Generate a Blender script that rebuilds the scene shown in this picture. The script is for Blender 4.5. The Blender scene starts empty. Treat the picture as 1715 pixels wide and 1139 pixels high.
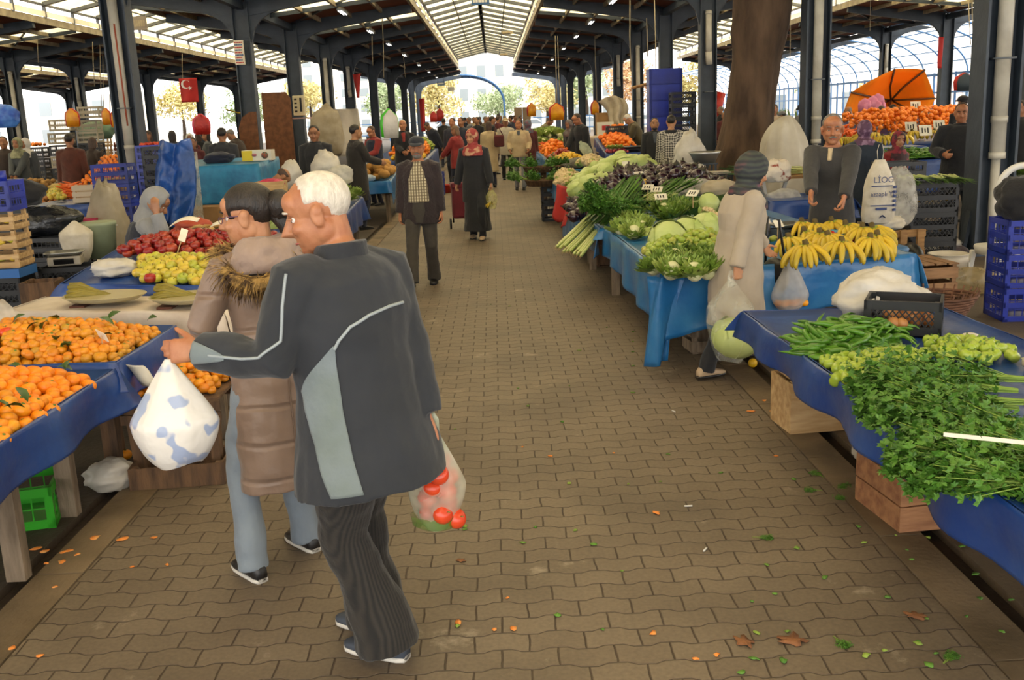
import bpy, math, random
import numpy as np
from mathutils import Vector, Matrix, Euler, noise as mnoise
V = Vector
PI = math.pi
rnd = random.Random(7)
SC = bpy.context.scene
COL = SC.collection
# ---------------------------------------------------------------- camera frame
IMW, IMH, FOC = 1715, 1139, 1662.0
CAMZ = 1.8
def _cv(px, py): return V(((px - 857.5) / FOC, (569.5 - py) / FOC, -1.0))
_d1 = _cv(826, 195).normalized(); _d2 = _cv(1826, 195 - 42)
_up = _d2.cross(_d1).normalized()
if _up.y < 0: _up = -_up
_rt = _d1.cross(_up)
RC = Matrix((_rt, _d1, _up))              # camera axes -> world axes
EYE = V((0, 0, CAMZ))
def ray(px, py): return (RC @ _cv(px, py)).normalized()
def G(px, py, z=0.0):
 d = ray(px, py); return EYE + d * ((z - CAMZ) / d.z)
def PY(px, py, y):
 d = ray(px, py); return EYE + d * (y / d.y)
# ---------------------------------------------------------------- materials
def srgb(h):
 if isinstance(h, str):
  h = h.lstrip('#'); h = [int(h[i:i + 2], 16) / 255 for i in (0, 2, 4)]
 return [c / 12.92 if c <= .04045 else ((c + .055) / 1.055) ** 2.4 for c in h] + [1.0]
_mats = {}
def mat(name, col, rough=.6, col2=None, scale=6.0, detail=4.0, bump=0.0, bscale=None, metal=0.0, objrand=None,
  spec=None, stretch=None, alpha=None, trans=None, sheen=0.0, lo=.35, hi=.65, coat=0, wave=None):
 """one principled material; col2 mixes in by noise, objrand = list of colours picked per object"""
 if name in _mats: return _mats[name]
 m = bpy.data.materials.new(name); m.use_nodes = True
 nt = m.node_tree; N = nt.nodes; L = nt.links; b = N['Principled BSDF']
 b.inputs['Roughness'].default_value = rough; b.inputs['Metallic'].default_value = metal
 if spec is not None: b.inputs['Specular IOR Level'].default_value = spec
 if coat: b.inputs['Coat Weight'].default_value = coat
 if sheen: b.inputs['Sheen Weight'].default_value = sheen
 if alpha is not None: b.inputs['Alpha'].default_value = alpha
 if trans is not None: b.inputs['Transmission Weight'].default_value = trans
 b.inputs['Base Color'].default_value = srgb(col)
 tc = N.new('ShaderNodeTexCoord'); mp = N.new('ShaderNodeMapping')
 L.new(tc.outputs['Object'], mp.inputs['Vector'])
 if stretch: mp.inputs['Scale'].default_value = stretch
 out = None
 if objrand:
  oi = N.new('ShaderNodeObjectInfo'); cr = N.new('ShaderNodeValToRGB'); cr.color_ramp.interpolation = 'LINEAR'
  el = cr.color_ramp.elements; n = len(objrand)
  while len(el) < n: el.new(.5)
  for i, c in enumerate(objrand):
   el[i].position = i / (n - 1); el[i].color = srgb(c)
  L.new(oi.outputs['Random'], cr.inputs['Fac']); out = cr.outputs['Color']
 if col2 is not None:
  nz = N.new('ShaderNodeTexNoise'); nz.inputs['Scale'].default_value = scale; nz.inputs['Detail'].default_value = detail
  L.new(mp.outputs['Vector'], nz.inputs['Vector'])
  rp = N.new('ShaderNodeMapRange'); rp.inputs[1].default_value = lo; rp.inputs[2].default_value = hi
  L.new(nz.outputs['Fac'], rp.inputs[0])
  mx = N.new('ShaderNodeMix'); mx.data_type = 'RGBA'
  L.new(rp.outputs[0], mx.inputs[0])
  if out: L.new(out, mx.inputs[6])
  else: mx.inputs[6].default_value = srgb(col)
  mx.inputs[7].default_value = srgb(col2); out = mx.outputs[2]
 if wave:
  wt = N.new('ShaderNodeTexWave'); wt.bands_direction = wave[0]; wt.inputs['Scale'].default_value = wave[1]; wt.inputs['Distortion'].default_value = wave[3] if len(wave) > 3 else 0
  L.new(mp.outputs['Vector'], wt.inputs['Vector'])
  mx = N.new('ShaderNodeMix'); mx.data_type = 'RGBA'; L.new(wt.outputs['Fac'], mx.inputs[0])
  if out: L.new(out, mx.inputs[6])
  else: mx.inputs[6].default_value = srgb(col)
  mx.inputs[7].default_value = srgb(wave[2]); out = mx.outputs[2]
 if out: L.new(out, b.inputs['Base Color'])
 if bump:
  bz = N.new('ShaderNodeTexNoise'); bz.inputs['Scale'].default_value = bscale or scale * 3; bz.inputs['Detail'].default_value = 3
  L.new(mp.outputs['Vector'], bz.inputs['Vector'])
  bp = N.new('ShaderNodeBump'); bp.inputs['Strength'].default_value = bump; bp.inputs['Distance'].default_value = .02
  L.new(bz.outputs['Fac'], bp.inputs['Height']); L.new(bp.outputs['Normal'], b.inputs['Normal'])
 _mats[name] = m
 return m
def clear_mat(name, col, opac=.35, rough=.25, trans=.5):
 """thin plastic film: part see-through, part translucent white"""
 if name in _mats: return _mats[name]
 m = bpy.data.materials.new(name); m.use_nodes = True
 nt = m.node_tree; N = nt.nodes; L = nt.links; b = N['Principled BSDF']
 b.inputs['Base Color'].default_value = srgb(col); b.inputs['Roughness'].default_value = rough
 tr = N.new('ShaderNodeBsdfTransparent'); tl = N.new('ShaderNodeBsdfTranslucent'); tl.inputs['Color'].default_value = srgb(col)
 m1 = N.new('ShaderNodeMixShader'); m1.inputs[0].default_value = trans
 L.new(b.outputs[0], m1.inputs[1]); L.new(tl.outputs[0], m1.inputs[2])
 m2 = N.new('ShaderNodeMixShader')
 tc = N.new('ShaderNodeTexCoord'); nz = N.new('ShaderNodeTexNoise'); nz.inputs['Scale'].default_value = 9
 L.new(tc.outputs['Object'], nz.inputs['Vector'])
 bp = N.new('ShaderNodeBump'); bp.inputs['Strength'].default_value = .6; bp.inputs['Distance'].default_value = .03
 L.new(nz.outputs['Fac'], bp.inputs['Height']); L.new(bp.outputs[0], b.inputs['Normal'])
 mr = N.new('ShaderNodeMapRange'); mr.inputs[3].default_value = max(0, opac - .15); mr.inputs[4].default_value = min(1, opac + .15); mr.inputs[1].default_value = .35; mr.inputs[2].default_value = .65
 L.new(nz.outputs['Fac'], mr.inputs[0]); L.new(mr.outputs[0], m2.inputs[0])
 L.new(tr.outputs[0], m2.inputs[1]); L.new(m1.outputs[0], m2.inputs[2])
 L.new(m2.outputs[0], N['Material Output'].inputs[0])
 _mats[name] = m
 return m
# ---------------------------------------------------------------- mesh collector
class MB:
 def __init__(s): s.v = []; s.f = []; s.mi = []; s.cur = 0
 def add(s, vs, fs):
  b = len(s.v); s.v.extend(tuple(p) for p in vs)
  for f in fs: s.f.append([b + i for i in f]); s.mi.append(s.cur)
  return s
 def box(s, c, d, rot=None, m=None):
  x, y, z = d[0] / 2, d[1] / 2, d[2] / 2
  P = [V((a, b, e)) for e in (-z, z) for a, b in ((-x, -y), (x, -y), (x, y), (-x, y))]
  if rot is not None:
   R = rot if isinstance(rot, Matrix) else Euler(rot).to_matrix()
   P = [R @ p for p in P]
  c = V(c); P = [p + c for p in P]
  if m is not None: s.cur = m
  return s.add(P, [(3, 2, 1, 0), (4, 5, 6, 7), (0, 1, 5, 4), (1, 2, 6, 5), (2, 3, 7, 6), (3, 0, 4, 7)])
 def beam(s, a, b, w, h, h2=None, up=V((0, 0, 1))):
  """box section from a to b, w wide, h high (h2 at b)"""
  a, b = V(a), V(b); d = (b - a).normalized()
  if abs(d.dot(up)) > .95: up = V((0, 1, 0))
  sx = d.cross(up).normalized(); uz = sx.cross(d).normalized(); h2 = h if h2 is None else h2
  P = []
  for p, hh in ((a, h), (b, h2)):
   P += [p - sx * w / 2 - uz * hh / 2, p + sx * w / 2 - uz * hh / 2, p + sx * w / 2 + uz * hh / 2, p - sx * w / 2 + uz * hh / 2]
  return s.add(P, [(0, 1, 2, 3), (7, 6, 5, 4), (0, 4, 5, 1), (1, 5, 6, 2), (2, 6, 7, 3), (3, 7, 4, 0)])
 def loft(s, secs, n=14, cap=True, closed=True, pw=2.0):
  """secs: (centre, xaxis, yaxis, rx, ry)"""
  b = len(s.v); vs = []; fs = []
  for c, xa, ya, rx, ry in secs:
   for i in range(n):
    a = 2 * PI * i / n; ca, sa = math.cos(a), math.sin(a)
    if pw != 2.0:
     ca = math.copysign(abs(ca) ** (2 / pw), ca); sa = math.copysign(abs(sa) ** (2 / pw), sa)
    vs.append(V(c) + V(xa) * (rx * ca) + V(ya) * (ry * sa))
  m = len(secs)
  for k in range(m - 1):
   for i in range(n):
    j = (i + 1) % n; fs.append((k * n + i, k * n + j, (k + 1) * n + j, (k + 1) * n + i))
  if cap:
   fs.append(tuple(range(n))[::-1]); fs.append(tuple((m - 1) * n + i for i in range(n)))
  return s.add(vs, fs)
 def tube(s, pts, r, n=8, cap=True, flat=1.0, up=None):
  pts = [V(p) for p in pts]; m = len(pts)
  if not hasattr(r, '__len__'): r = [r] * m
  secs = []; prev = None
  for k in range(m):
   t = (pts[min(k + 1, m - 1)] - pts[max(k - 1, 0)])
   t = t.normalized() if t.length > 1e-9 else V((0, 0, 1))
   if prev is None:
    u = V(up) if up is not None else (V((0, 0, 1)) if abs(t.z) < .9 else V((0, 1, 0)))
   else: u = prev
   x = t.cross(u)
   if x.length < 1e-6: x = t.orthogonal()
   x.normalize(); y = x.cross(t).normalized(); prev = y
   secs.append((pts[k], x, y, r[k], r[k] * flat))
  return s.loft(secs, n, cap)
 def ell(s, c, r, rot=None, seg=14, ring=8, fn=None):
  if not hasattr(r, '__len__'): r = (r, r, r)
  R = None if rot is None else (rot if isinstance(rot, Matrix) else Euler(rot).to_matrix())
  c = V(c); vs = []; fs = []
  def P(a, b):
   p = V((math.cos(a) * math.cos(b), math.sin(a) * math.cos(b), math.sin(b)))
   k = fn(p) if fn else 1.0
   p = V((p.x * r[0] * k, p.y * r[1] * k, p.z * r[2] * k))
   return c + (R @ p if R else p)
  vs.append(P(0, -PI / 2))
  for j in range(1, ring):
   for i in range(seg): vs.append(P(2 * PI * i / seg, -PI / 2 + PI * j / ring))
  vs.append(P(0, PI / 2)); top = len(vs) - 1
  for i in range(seg):
   k = (i + 1) % seg
   fs.append((0, 1 + k, 1 + i)); fs.append((top, top - seg + i, top - seg + k))
   for j in range(ring - 2):
    a = 1 + j * seg; fs.append((a + i, a + k, a + seg + k, a + seg + i))
  return s.add(vs, fs)
 def lathe(s, prof, c=(0, 0, 0), n=20, axis=None, cap=True):
  c = V(c); X, Y, Z = V((1, 0, 0)), V((0, 1, 0)), V((0, 0, 1))
  if axis is not None:
   Z = V(axis).normalized(); X = Z.orthogonal().normalized(); Y = Z.cross(X)
  return s.loft([(c + Z * z, X, Y, max(r, 1e-4), max(r, 1e-4)) for r, z in prof], n, cap)
 def prism(s, poly, z0, z1):
  n = len(poly); vs = [V((p[0], p[1], z0)) for p in poly] + [V((p[0], p[1], z1)) for p in poly]
  fs = [tuple(range(n))[::-1], tuple(range(n, 2 * n))] + [(i, (i + 1) % n, n + (i + 1) % n, n + i) for i in range(n)]
  return s.add(vs, fs)
 def slab(s, pts, nrm, th):
  """flat outline given by 3-d points, thickness th along nrm"""
  n = len(pts); nv = V(nrm).normalized() * th; vs = [V(p) for p in pts] + [V(p) + nv for p in pts]
  fs = [tuple(range(n))[::-1], tuple(range(n, 2 * n))] + [(i, (i + 1) % n, n + (i + 1) % n, n + i) for i in range(n)]
  return s.add(vs, fs)
 def grid(s, fn, nu, nv, closed=False):
  vs = [fn(i / nu, j / nv) for j in range(nv + 1) for i in range(nu + 1)]; w = nu + 1
  fs = [(j * w + i, j * w + i + 1, (j + 1) * w + i + 1, (j + 1) * w + i) for j in range(nv) for i in range(nu)]
  return s.add(vs, fs)
 def m(s, i): s.cur = i; return s
 def mesh(s, name, mats, smooth=True):
  me = bpy.data.meshes.new(name); me.from_pydata(s.v, [], s.f)
  for x in (mats if isinstance(mats, (list, tuple)) else [mats]): me.materials.append(x)
  me.polygons.foreach_set('material_index', s.mi)
  me.polygons.foreach_set('use_smooth', [smooth] * len(s.f))
  me.update(); return me
 def build(s, name, mats, parent=None, smooth=True, loc=None, rot=None, auto=None):
  return link(name, s.mesh(name, mats, smooth), parent, loc, rot)
def link(name, me, parent=None, loc=None, rot=None):
 o = bpy.data.objects.new(name, me); COL.objects.link(o)
 if parent is not None: o.parent = parent; _kids.setdefault(parent.name, []).append(o)
 if loc is not None: o.location = loc
 if rot is not None: o.rotation_euler = rot
 return o
_kids = {}
def tag(o, label=None, cat=None, group=None, kind=None):
 if label: o['label'] = label
 if cat: o['category'] = cat
 if group: o['group'] = group
 if kind: o['kind'] = kind
 return o
def thing(name, label, cat, loc=(0, 0, 0), rz=0, group=None):
 o = bpy.data.objects.new(name, None); COL.objects.link(o); o.empty_display_size = .1
 o.location = loc; o.rotation_euler = (0, 0, rz) if not hasattr(rz, '__len__') else rz
 return tag(o, label, cat, group)
def dup(o, loc=None, rot=None, label=None, group=None, scale=None, parent=None):
 """copy of a thing with copies of its parts and sub-parts"""
 c = o.copy(); COL.objects.link(c)
 if parent is not None: c.parent = parent; _kids.setdefault(parent.name, []).append(c)
 if loc is not None: c.location = loc
 if rot is not None: c.rotation_euler = rot if hasattr(rot, '__len__') or isinstance(rot, Euler) else (0, 0, rot)
 if scale is not None: c.scale = scale if hasattr(scale, '__len__') else (scale,) * 3
 if label: c['label'] = label
 if group: c['group'] = group
 for ch in _kids.get(o.name, ()): dup(ch, parent=c)
 return c
def kids(o): return _kids.get(o.name, ())
def struct(name, mb, mats, smooth=False):
 return tag(mb.build(name, mats, smooth=smooth), kind='structure')
def autosmooth(o, ang=40):
 me = o.data; me.polygons.foreach_set('use_smooth', [True] * len(me.polygons))
 me.set_sharp_from_angle(angle=math.radians(ang)); return o
def bevel(o, w=.01, seg=2):
 b = o.modifiers.new('bevel', 'BEVEL'); b.width = w; b.segments = seg; b.limit_method = 'ANGLE'; return o
def fbm(p, o=3):
 s = 0; a = .5; p = V(p)
 for _ in range(o): s += a * mnoise.noise(p); p = p * 2.03; a *= .5
 return s
def lerp(a, b, t): return a + (b - a) * t
def proto(o):
 """a model made only to be copied from: taken out of the scene again at the end"""
 protos.append(o); return o
protos = []
def drop_protos():
 def rm(o):
  for ch in _kids.get(o.name, ()): rm(ch)
  bpy.data.objects.remove(o)
 for o in protos: rm(o)
def text_mesh(txt, size, mt, name, parent=None, loc=(0, 0, 0), rot=(0, 0, 0), align='CENTER', ext=.001, bold=False):
 cu = bpy.data.curves.new(name, 'FONT'); cu.body = txt; cu.size = size; cu.extrude = ext; cu.align_x = align; cu.align_y = 'CENTER'
 if bold: cu.offset = size * .02
 ob = bpy.data.objects.new(name, cu); COL.objects.link(ob)
 dg = bpy.context.evaluated_depsgraph_get(); me = bpy.data.meshes.new_from_object(ob.evaluated_get(dg)); me.materials.clear(); me.materials.append(mt)
 bpy.data.objects.remove(ob)
 return link(name, me, parent, loc, rot)
# ================================================================ the hall
M_STEEL = mat('painted_steel', '#2b3440', .5, '#39434e', 2.5, bump=.15, bscale=20)
M_STEELG = mat('grey_steel', '#5b6168', .5, '#6f7478', 2.0)
M_BLUEST = mat('blue_steel', '#3f6fa6', .45, '#5a86b5', 3)
M_CREAMST = mat('cream_steel', '#b3a688', .5, '#8c7f68', 3)
M_DECK = mat('roof_deck', '#8a4c34', .7, '#5e3324', 1.2, bump=.3, bscale=8, wave=('Y', 3.2, '#6a3626'))
M_PIPE = mat('drain_pipe', '#cfcabb', .4, '#aaa496', 2.2)
M_PIPER = mat('pipe_stain', '#a8543a', .6)
M_WHITE = mat('white_paint', '#dcdad4', .5)
M_BLK = mat('black_plastic', '#131314', .42, '#1d1d1e', 5)
M_CARD = mat('white_card', '#e4ddca', .7, '#cfc6b2', 9)
M_INK = mat('dark_ink', '#26231f', .7)
def _panel(name, col, tr):
 m = bpy.data.materials.new(name); m.use_nodes = True; nt = m.node_tree; N = nt.nodes; L = nt.links
 N.remove(N['Principled BSDF']); t = N.new('ShaderNodeBsdfTranslucent'); d = N.new('ShaderNodeBsdfDiffuse'); x = N.new('ShaderNodeMixShader')
 tc = N.new('ShaderNodeTexCoord'); nz = N.new('ShaderNodeTexNoise'); nz.inputs['Scale'].default_value = .8; nz.inputs['Detail'].default_value = 5
 L.new(tc.outputs['Object'], nz.inputs['Vector']); mx = N.new('ShaderNodeMix'); mx.data_type = 'RGBA'
 mx.inputs[6].default_value = srgb(col); mx.inputs[7].default_value = [c * .75 for c in srgb(col)[:3]] + [1]
 mr = N.new('ShaderNodeMapRange'); mr.inputs[1].default_value = .4; mr.inputs[2].default_value = .7; L.new(nz.outputs['Fac'], mr.inputs[0]); L.new(mr.outputs[0], mx.inputs[0])
 L.new(mx.outputs[2], t.inputs['Color']); L.new(mx.outputs[2], d.inputs['Color']); x.inputs[0].default_value = tr
 L.new(d.outputs[0], x.inputs[1]); L.new(t.outputs[0], x.inputs[2]); L.new(x.outputs[0], N['Material Output'].inputs[0]); return m
M_SKYL = _panel('skylight_sheet', '#faf1d8', .9)
M_SKYW = _panel('white_skylight_sheet', '#f4f3ee', .9)
# ---- paving: interlocking wavy blocks
def paver_mat():
 m = bpy.data.materials.new('interlocking_pavers'); m.use_nodes = True; nt = m.node_tree; N = nt.nodes; L = nt.links; b = N['Principled BSDF']
 def n(t, **k):
  x = N.new(t)
  for a, v in k.items(): setattr(x, a, v)
  return x
 def ma(op, a, b2=None, c=None):
  x = n('ShaderNodeMath', operation=op)
  for i, v in enumerate((a, b2, c)):
   if v is None: continue
   if isinstance(v, (int, float)): x.inputs[i].default_value = v
   else: L.new(v, x.inputs[i])
  return x.outputs[0]
 tc = n('ShaderNodeTexCoord'); sp = n('ShaderNodeSeparateXYZ'); L.new(tc.outputs['Object'], sp.inputs[0]); X, Y = sp.outputs[0], sp.outputs[1]
 W, R = .193, .115
 w1 = n('ShaderNodeTexNoise'); w1.inputs['Scale'].default_value = 7; L.new(tc.outputs['Object'], w1.inputs['Vector'])
 wob = ma('MULTIPLY', ma('SUBTRACT', w1.outputs['Fac'], .5), .07)
 Xw = ma('ADD', X, ma('MULTIPLY', wob, .25)); u0 = ma('DIVIDE', Xw, W)
 def rowof(par):
  s = ma('SINE', ma('MULTIPLY', u0, 2 * PI)); s = ma('MINIMUM', ma('MAXIMUM', ma('MULTIPLY', s, 1.9), -1.0), 1.0)
  return ma('ADD', ma('ADD', ma('DIVIDE', Y, R), ma('MULTIPLY', s, .075)), wob)
 v = rowof(0); row = ma('FLOOR', v); fv = ma('SUBTRACT', v, row)
 half = ma('MULTIPLY', ma('FLOORED_MODULO', row, 2.0), .5); u = ma('ADD', u0, ma('ADD', half, .25)); cu = ma('FLOOR', u); fu = ma('SUBTRACT', u, cu)
 du = ma('MULTIPLY', ma('SUBTRACT', .5, ma('ABSOLUTE', ma('SUBTRACT', fu, .5))), W)
 dv = ma('MULTIPLY', ma('SUBTRACT', .5, ma('ABSOLUTE', ma('SUBTRACT', fv, .5))), R)
 d = ma('MINIMUM', du, dv)
 mr = n('ShaderNodeMapRange'); mr.interpolation_type = 'SMOOTHSTEP'; mr.inputs[1].default_value = .001; mr.inputs[2].default_value = .0045; L.new(d, mr.inputs[0]); blk = mr.outputs[0]
 cx = n('ShaderNodeCombineXYZ'); L.new(cu, cx.inputs[0]); L.new(row, cx.inputs[1]); wn = n('ShaderNodeTexWhiteNoise'); L.new(cx.outputs[0], wn.inputs['Vector'])
 nz = n('ShaderNodeTexNoise'); nz.inputs['Scale'].default_value = 1.3; nz.inputs['Detail'].default_value = 6; L.new(tc.outputs['Object'], nz.inputs['Vector'])
 nf = n('ShaderNodeTexNoise'); nf.inputs['Scale'].default_value = 60; nf.inputs['Detail'].default_value = 3; L.new(tc.outputs['Object'], nf.inputs['Vector'])
 c1 = n('ShaderNodeMix', data_type='RGBA'); c1.inputs[6].default_value = srgb('#6a5c4b'); c1.inputs[7].default_value = srgb('#726452'); L.new(wn.outputs['Value'], c1.inputs[0])
 c2 = n('ShaderNodeMix', data_type='RGBA'); L.new(c1.outputs[2], c2.inputs[6]); c2.inputs[7].default_value = srgb('#524638')
 m2 = n('ShaderNodeMapRange'); m2.inputs[1].default_value = .45; m2.inputs[2].default_value = .8; L.new(nz.outputs['Fac'], m2.inputs[0]); L.new(m2.outputs[0], c2.inputs[0])
 c3 = n('ShaderNodeMix', data_type='RGBA', blend_type='OVERLAY'); L.new(c2.outputs[2], c3.inputs[6]); L.new(nf.outputs['Fac'], c3.inputs[7]); c3.inputs[0].default_value = .35
 # pale trodden stains
 ns = n('ShaderNodeTexNoise'); ns.inputs['Scale'].default_value = 2.1; ns.inputs['Detail'].default_value = 8; ns.inputs['Roughness'].default_value = .7; L.new(tc.outputs['Object'], ns.inputs['Vector'])
 m3 = n('ShaderNodeMapRange'); m3.inputs[1].default_value = .61; m3.inputs[2].default_value = .72; L.new(ns.outputs['Fac'], m3.inputs[0])
 c4 = n('ShaderNodeMix', data_type='RGBA'); L.new(c3.outputs[2], c4.inputs[6]); c4.inputs[7].default_value = srgb('#b3a793'); L.new(ma('MULTIPLY', m3.outputs[0], .7), c4.inputs[0])
 c5 = n('ShaderNodeMix', data_type='RGBA'); L.new(blk, c5.inputs[0]); c5.inputs[6].default_value = srgb('#463829'); L.new(c4.outputs[2], c5.inputs[7])
 L.new(c5.outputs[2], b.inputs['Base Color']); b.inputs['Roughness'].default_value = .62
 bp = n('ShaderNodeBump'); bp.inputs['Strength'].default_value = .8; bp.inputs['Distance'].default_value = .006
 L.new(ma('ADD', blk, ma('MULTIPLY', nf.outputs['Fac'], .12)), bp.inputs['Height']); L.new(bp.outputs[0], b.inputs['Normal']); return m
M_CONC = mat('stained_concrete', '#64543f', .7, '#483e33', 1.6, detail=8, bump=.25, bscale=40)
M_CONCD = mat('dark_concrete', '#4a3d30', .75, '#30281f', 1.1, detail=8, bump=.3, bscale=30)
M_KERB = mat('kerb_concrete', '#7c6950', .7, '#54452f', 2.5, detail=7, bump=.2, bscale=40)
def floor_strip(name, x0, x1, y0, y1, m, z=0.0):
 mb = MB(); mb.box(((x0 + x1) / 2, (y0 + y1) / 2, z - .06), (x1 - x0, y1 - y0, .12)); return struct(name, mb, m)
floor_strip('floor', -1.8, 1.55, -4, 110, paver_mat())
floor_strip('floor', -45, -2.09, -4, 110, M_CONCD)
floor_strip('floor', 1.83, 40, -4, 110, M_CONC)
n_tr = [0]
def trim(mb, m, smooth=False): n_tr[0] += 1; return struct('trim_%d' % n_tr[0], mb, m, smooth)
for x0, x1 in ((-2.0, -1.805), (1.555, 1.735)):
 mb = MB(); y = -4.0
 while y < 80:
  mb.box(((x0 + x1) / 2, y + .49, -.055), (x1 - x0, .975, .12)); y += .985
 trim(mb, M_KERB)
mb = MB(); mb.box((-2.045, 38, -.09), (.1, 84, .1)); mb.box((1.785, 38, -.09), (.11, 84, .1)); trim(mb, M_CONCD)
floor_strip('ground', -160, 160, 110, 320, mat('far_ground', '#9a968c', .8, '#7f7c70', .3), -.03)
# ---- frames, roof
FR = [-2, 4.8, 11.5, 18, 27, 33.5, 40, 46.2, 55.5, 65, 74.5]
CX = [-30.6, -18.5, -6.4, 5.7, 17.8]
GCX = [-36.65, -24.55, -12.45, -.35, 11.75]
ZC, ZE, EW = 4.95, 5.42, 2.1
def column(x, y, pipe=0, red=False):
 t = thing('column', '', 'column', (x, y, 0)); t['kind'] = 'structure'
 del t['category']
 mb = MB()
 w = .5
 mb.box((-.2, 0, ZC / 2 - .05), (.03, .36, ZC + .1)); mb.box((.2, 0, ZC / 2 - .05), (.03, .36, ZC + .1)); mb.box((0, 0, ZC / 2), (.4, .05, ZC))
 mb.box((0, 0, .012), (.62, .5, .024))
 for sx, sy in ((-.25, -.2), (.25, -.2), (-.25, .2), (.25, .2)): mb.box((sx, sy, .045), (.05, .05, .05))
 mb.beam((-.27, 0, .03), (-.2, 0, .5), .04, .1); mb.beam((.27, 0, .03), (.2, 0, .5), .04, .1)
 mb.build('shaft', M_STEEL, t, False)
 for sx in (-1, 1):                                     # arms up to the eaves, with a rounded knee
  mb = MB(); mb.beam((sx * .15, 0, ZC - .1), (sx * 3.92, 0, ZE - .12), .18, .55, .26)
  pts = []
  mb.slab([(sx * .2, -.06, ZC - .3), (sx * 1.1, -.06, ZC - .22), (sx * .75, -.06, ZC - .32), (sx * .5, -.06, ZC - .47), (sx * .32, -.06, ZC - .7), (sx * .22, -.06, ZC - 1.05)], (0, 1, 0), .12)
  mb.build('roof_arm', M_STEEL, t, False)
 if pipe:
  mb = MB(); z0 = .25 if pipe == 1 else 3.2
  if pipe == 1: mb.tube([(0, -.12, .02), (0, -.12, 1.15)], .05, 12); z0 = 1.1
  mb.tube([(0, -.14, z0), (0, -.14, 4.25)], .082, 14)
  for z in ((1.1, 1.5, 4.15) if pipe == 1 else (4.15,)): mb.tube([(0, -.14, z), (0, -.14, z + .07)], .092, 14)
  if pipe == 2: mb.tube([(0, -.14, z0 + .02), (.02, -.1, z0 - .3)], .09, 12)
  p = mb.build('drain_pipe', M_PIPE, t)
  if red:
   mb = MB(); mb.tube([(.035, -.206, 1.9), (.02, -.214, 3.6)], .016, 6); mb.build('rust_streak', M_PIPER, p)
  mb = MB(); mb.box((0, -.13, 2.2), (.22, .2, .02)); mb.build('pipe_bracket', M_STEELG, p)
 return t
PIPES = {(-6.4, 18): (1, True), (-6.4, 40): (1, False), (-6.4, 46.2): (2, 0), (5.7, 11.5): (1, 0), (5.7, 18): (1, 0), (5.7, 27): (2, 0), (5.7, 40): (1, 0), (5.7, 46.2): (2, 0), (-18.5, 40): (1, 0), (-18.5, 46.2): (2, 0), (17.8, 46.2): (2, 0)}
for x in CX:
 for y in FR:
  p = PIPES.get((x, y), (0, 0)); column(x, y, p[0], p[1])
for y in (81.5, 89): column(-6.4, y); column(5.7, y)
# decks with translucent strips, purlins, eave beams
STR = [(0, 1.4), (7, 8.4), (14, 15.4), (20.6, 22.4), (24, 26), (28.6, 31.2), (36, 38), (61, 62), (78, 79)]
def deck(xa, za, xb, zb, yend):
 segs = []; y = -4
 for a, b in STR: segs += [(y, a, 0), (a, b, 1)]; y = b
 segs.append((y, yend, 0))
 for mi in (0, 1):
  mb = MB()
  for a, b, k in segs:
   if k != mi or a >= yend: continue
   b = min(b, yend); mb.slab([(xa, a, za), (xb, a, zb), (xb, b, zb), (xa, b, za)], (0, 0, 1), .04)
  struct('ceiling', mb, (M_DECK, M_SKYL)[mi])
 mb = MB()
 for k in range(1, 4):
  t = k / 4; x = lerp(xa, xb, t); z = lerp(za, zb, t); mb.box((x, (yend - 4) / 2, z - .07), (.07, yend + 4, .13))
 trim(mb, M_CREAMST)
 mb = MB()                                            # rafters and bracing between frames
 for i in range(len(FR) - 1):
  mb.beam((xa, FR[i], za - .05), (xb, FR[i + 1], zb - .05), .05, .05)
  ym = (FR[i] + FR[i + 1]) / 2; mb.beam((xa, ym, za - .1), (xb, ym, zb - .1), .07, .12)
 trim(mb, M_STEEL)
for gx in GCX:
 yend = 84 if gx == -.35 else 76
 for s in (-1, 1):
  xe = gx + s * EW; xc = gx + s * 6.05
  deck(xe, ZE, xc, ZC + .05, yend)
  mb = MB(); y0, y1 = -4, 76
  mb.box((xe - s * .02, (y0 + y1) / 2, ZE + .02), (.1, y1 - y0, .22)); trim(mb, M_CREAMST)
  mb = MB(); y = y0
  mb.box((xe - s * .06, (y0 + y1) / 2, ZE + .52), (.08, y1 - y0, .07))
  yy = y0
  while yy <= y1:
   mb.box((xe - s * .06, yy, ZE + .33), (.09, .09, .45)); yy += 2.25
  mb.box((gx + s * .02, (y0 + y1) / 2, 6.42), (.14, y1 - y0, .1))
  mb.box((gx + s * 1.0, (y0 + y1) / 2, 6.2), (.04, y1 - y0, .05))
  yy = y0
  while yy <= y1:
   mb.beam((xe - s * .06, yy, ZE + .55), (gx, yy, 6.42), .2, .12); yy += 2.25
  trim(mb, M_STEELG)
  mb = MB(); mb.slab([(xe - s * .1, y0, ZE + .14), (xe - s * .1, y1, ZE + .14), (xe - s * .1, y1, ZE + .32), (xe - s * .1, y0, ZE + .32)], (s, 0, 0), .01)
  tag(mb.build('window_%d' % (GCX.index(gx) * 2 + (s + 1) // 2), M_SKYL, smooth=False), kind='structure')
  mb = MB(); mb.slab([(xe + s * .05, y0, ZE + .6), (xe + s * .05, y1, ZE + .6), (gx, y1, 6.5), (gx, y0, 6.5)], (0, 0, 1), .012); struct('ceiling', mb, M_SKYL)
# valley gutters along the column heads
for x in CX:
 mb = MB(); mb.box((x, 42, ZC + .15), (.5, 70, .06)); mb.box((x, 42, ZC - .1), (.16, 70, .2)); trim(mb, M_STEEL)
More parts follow.
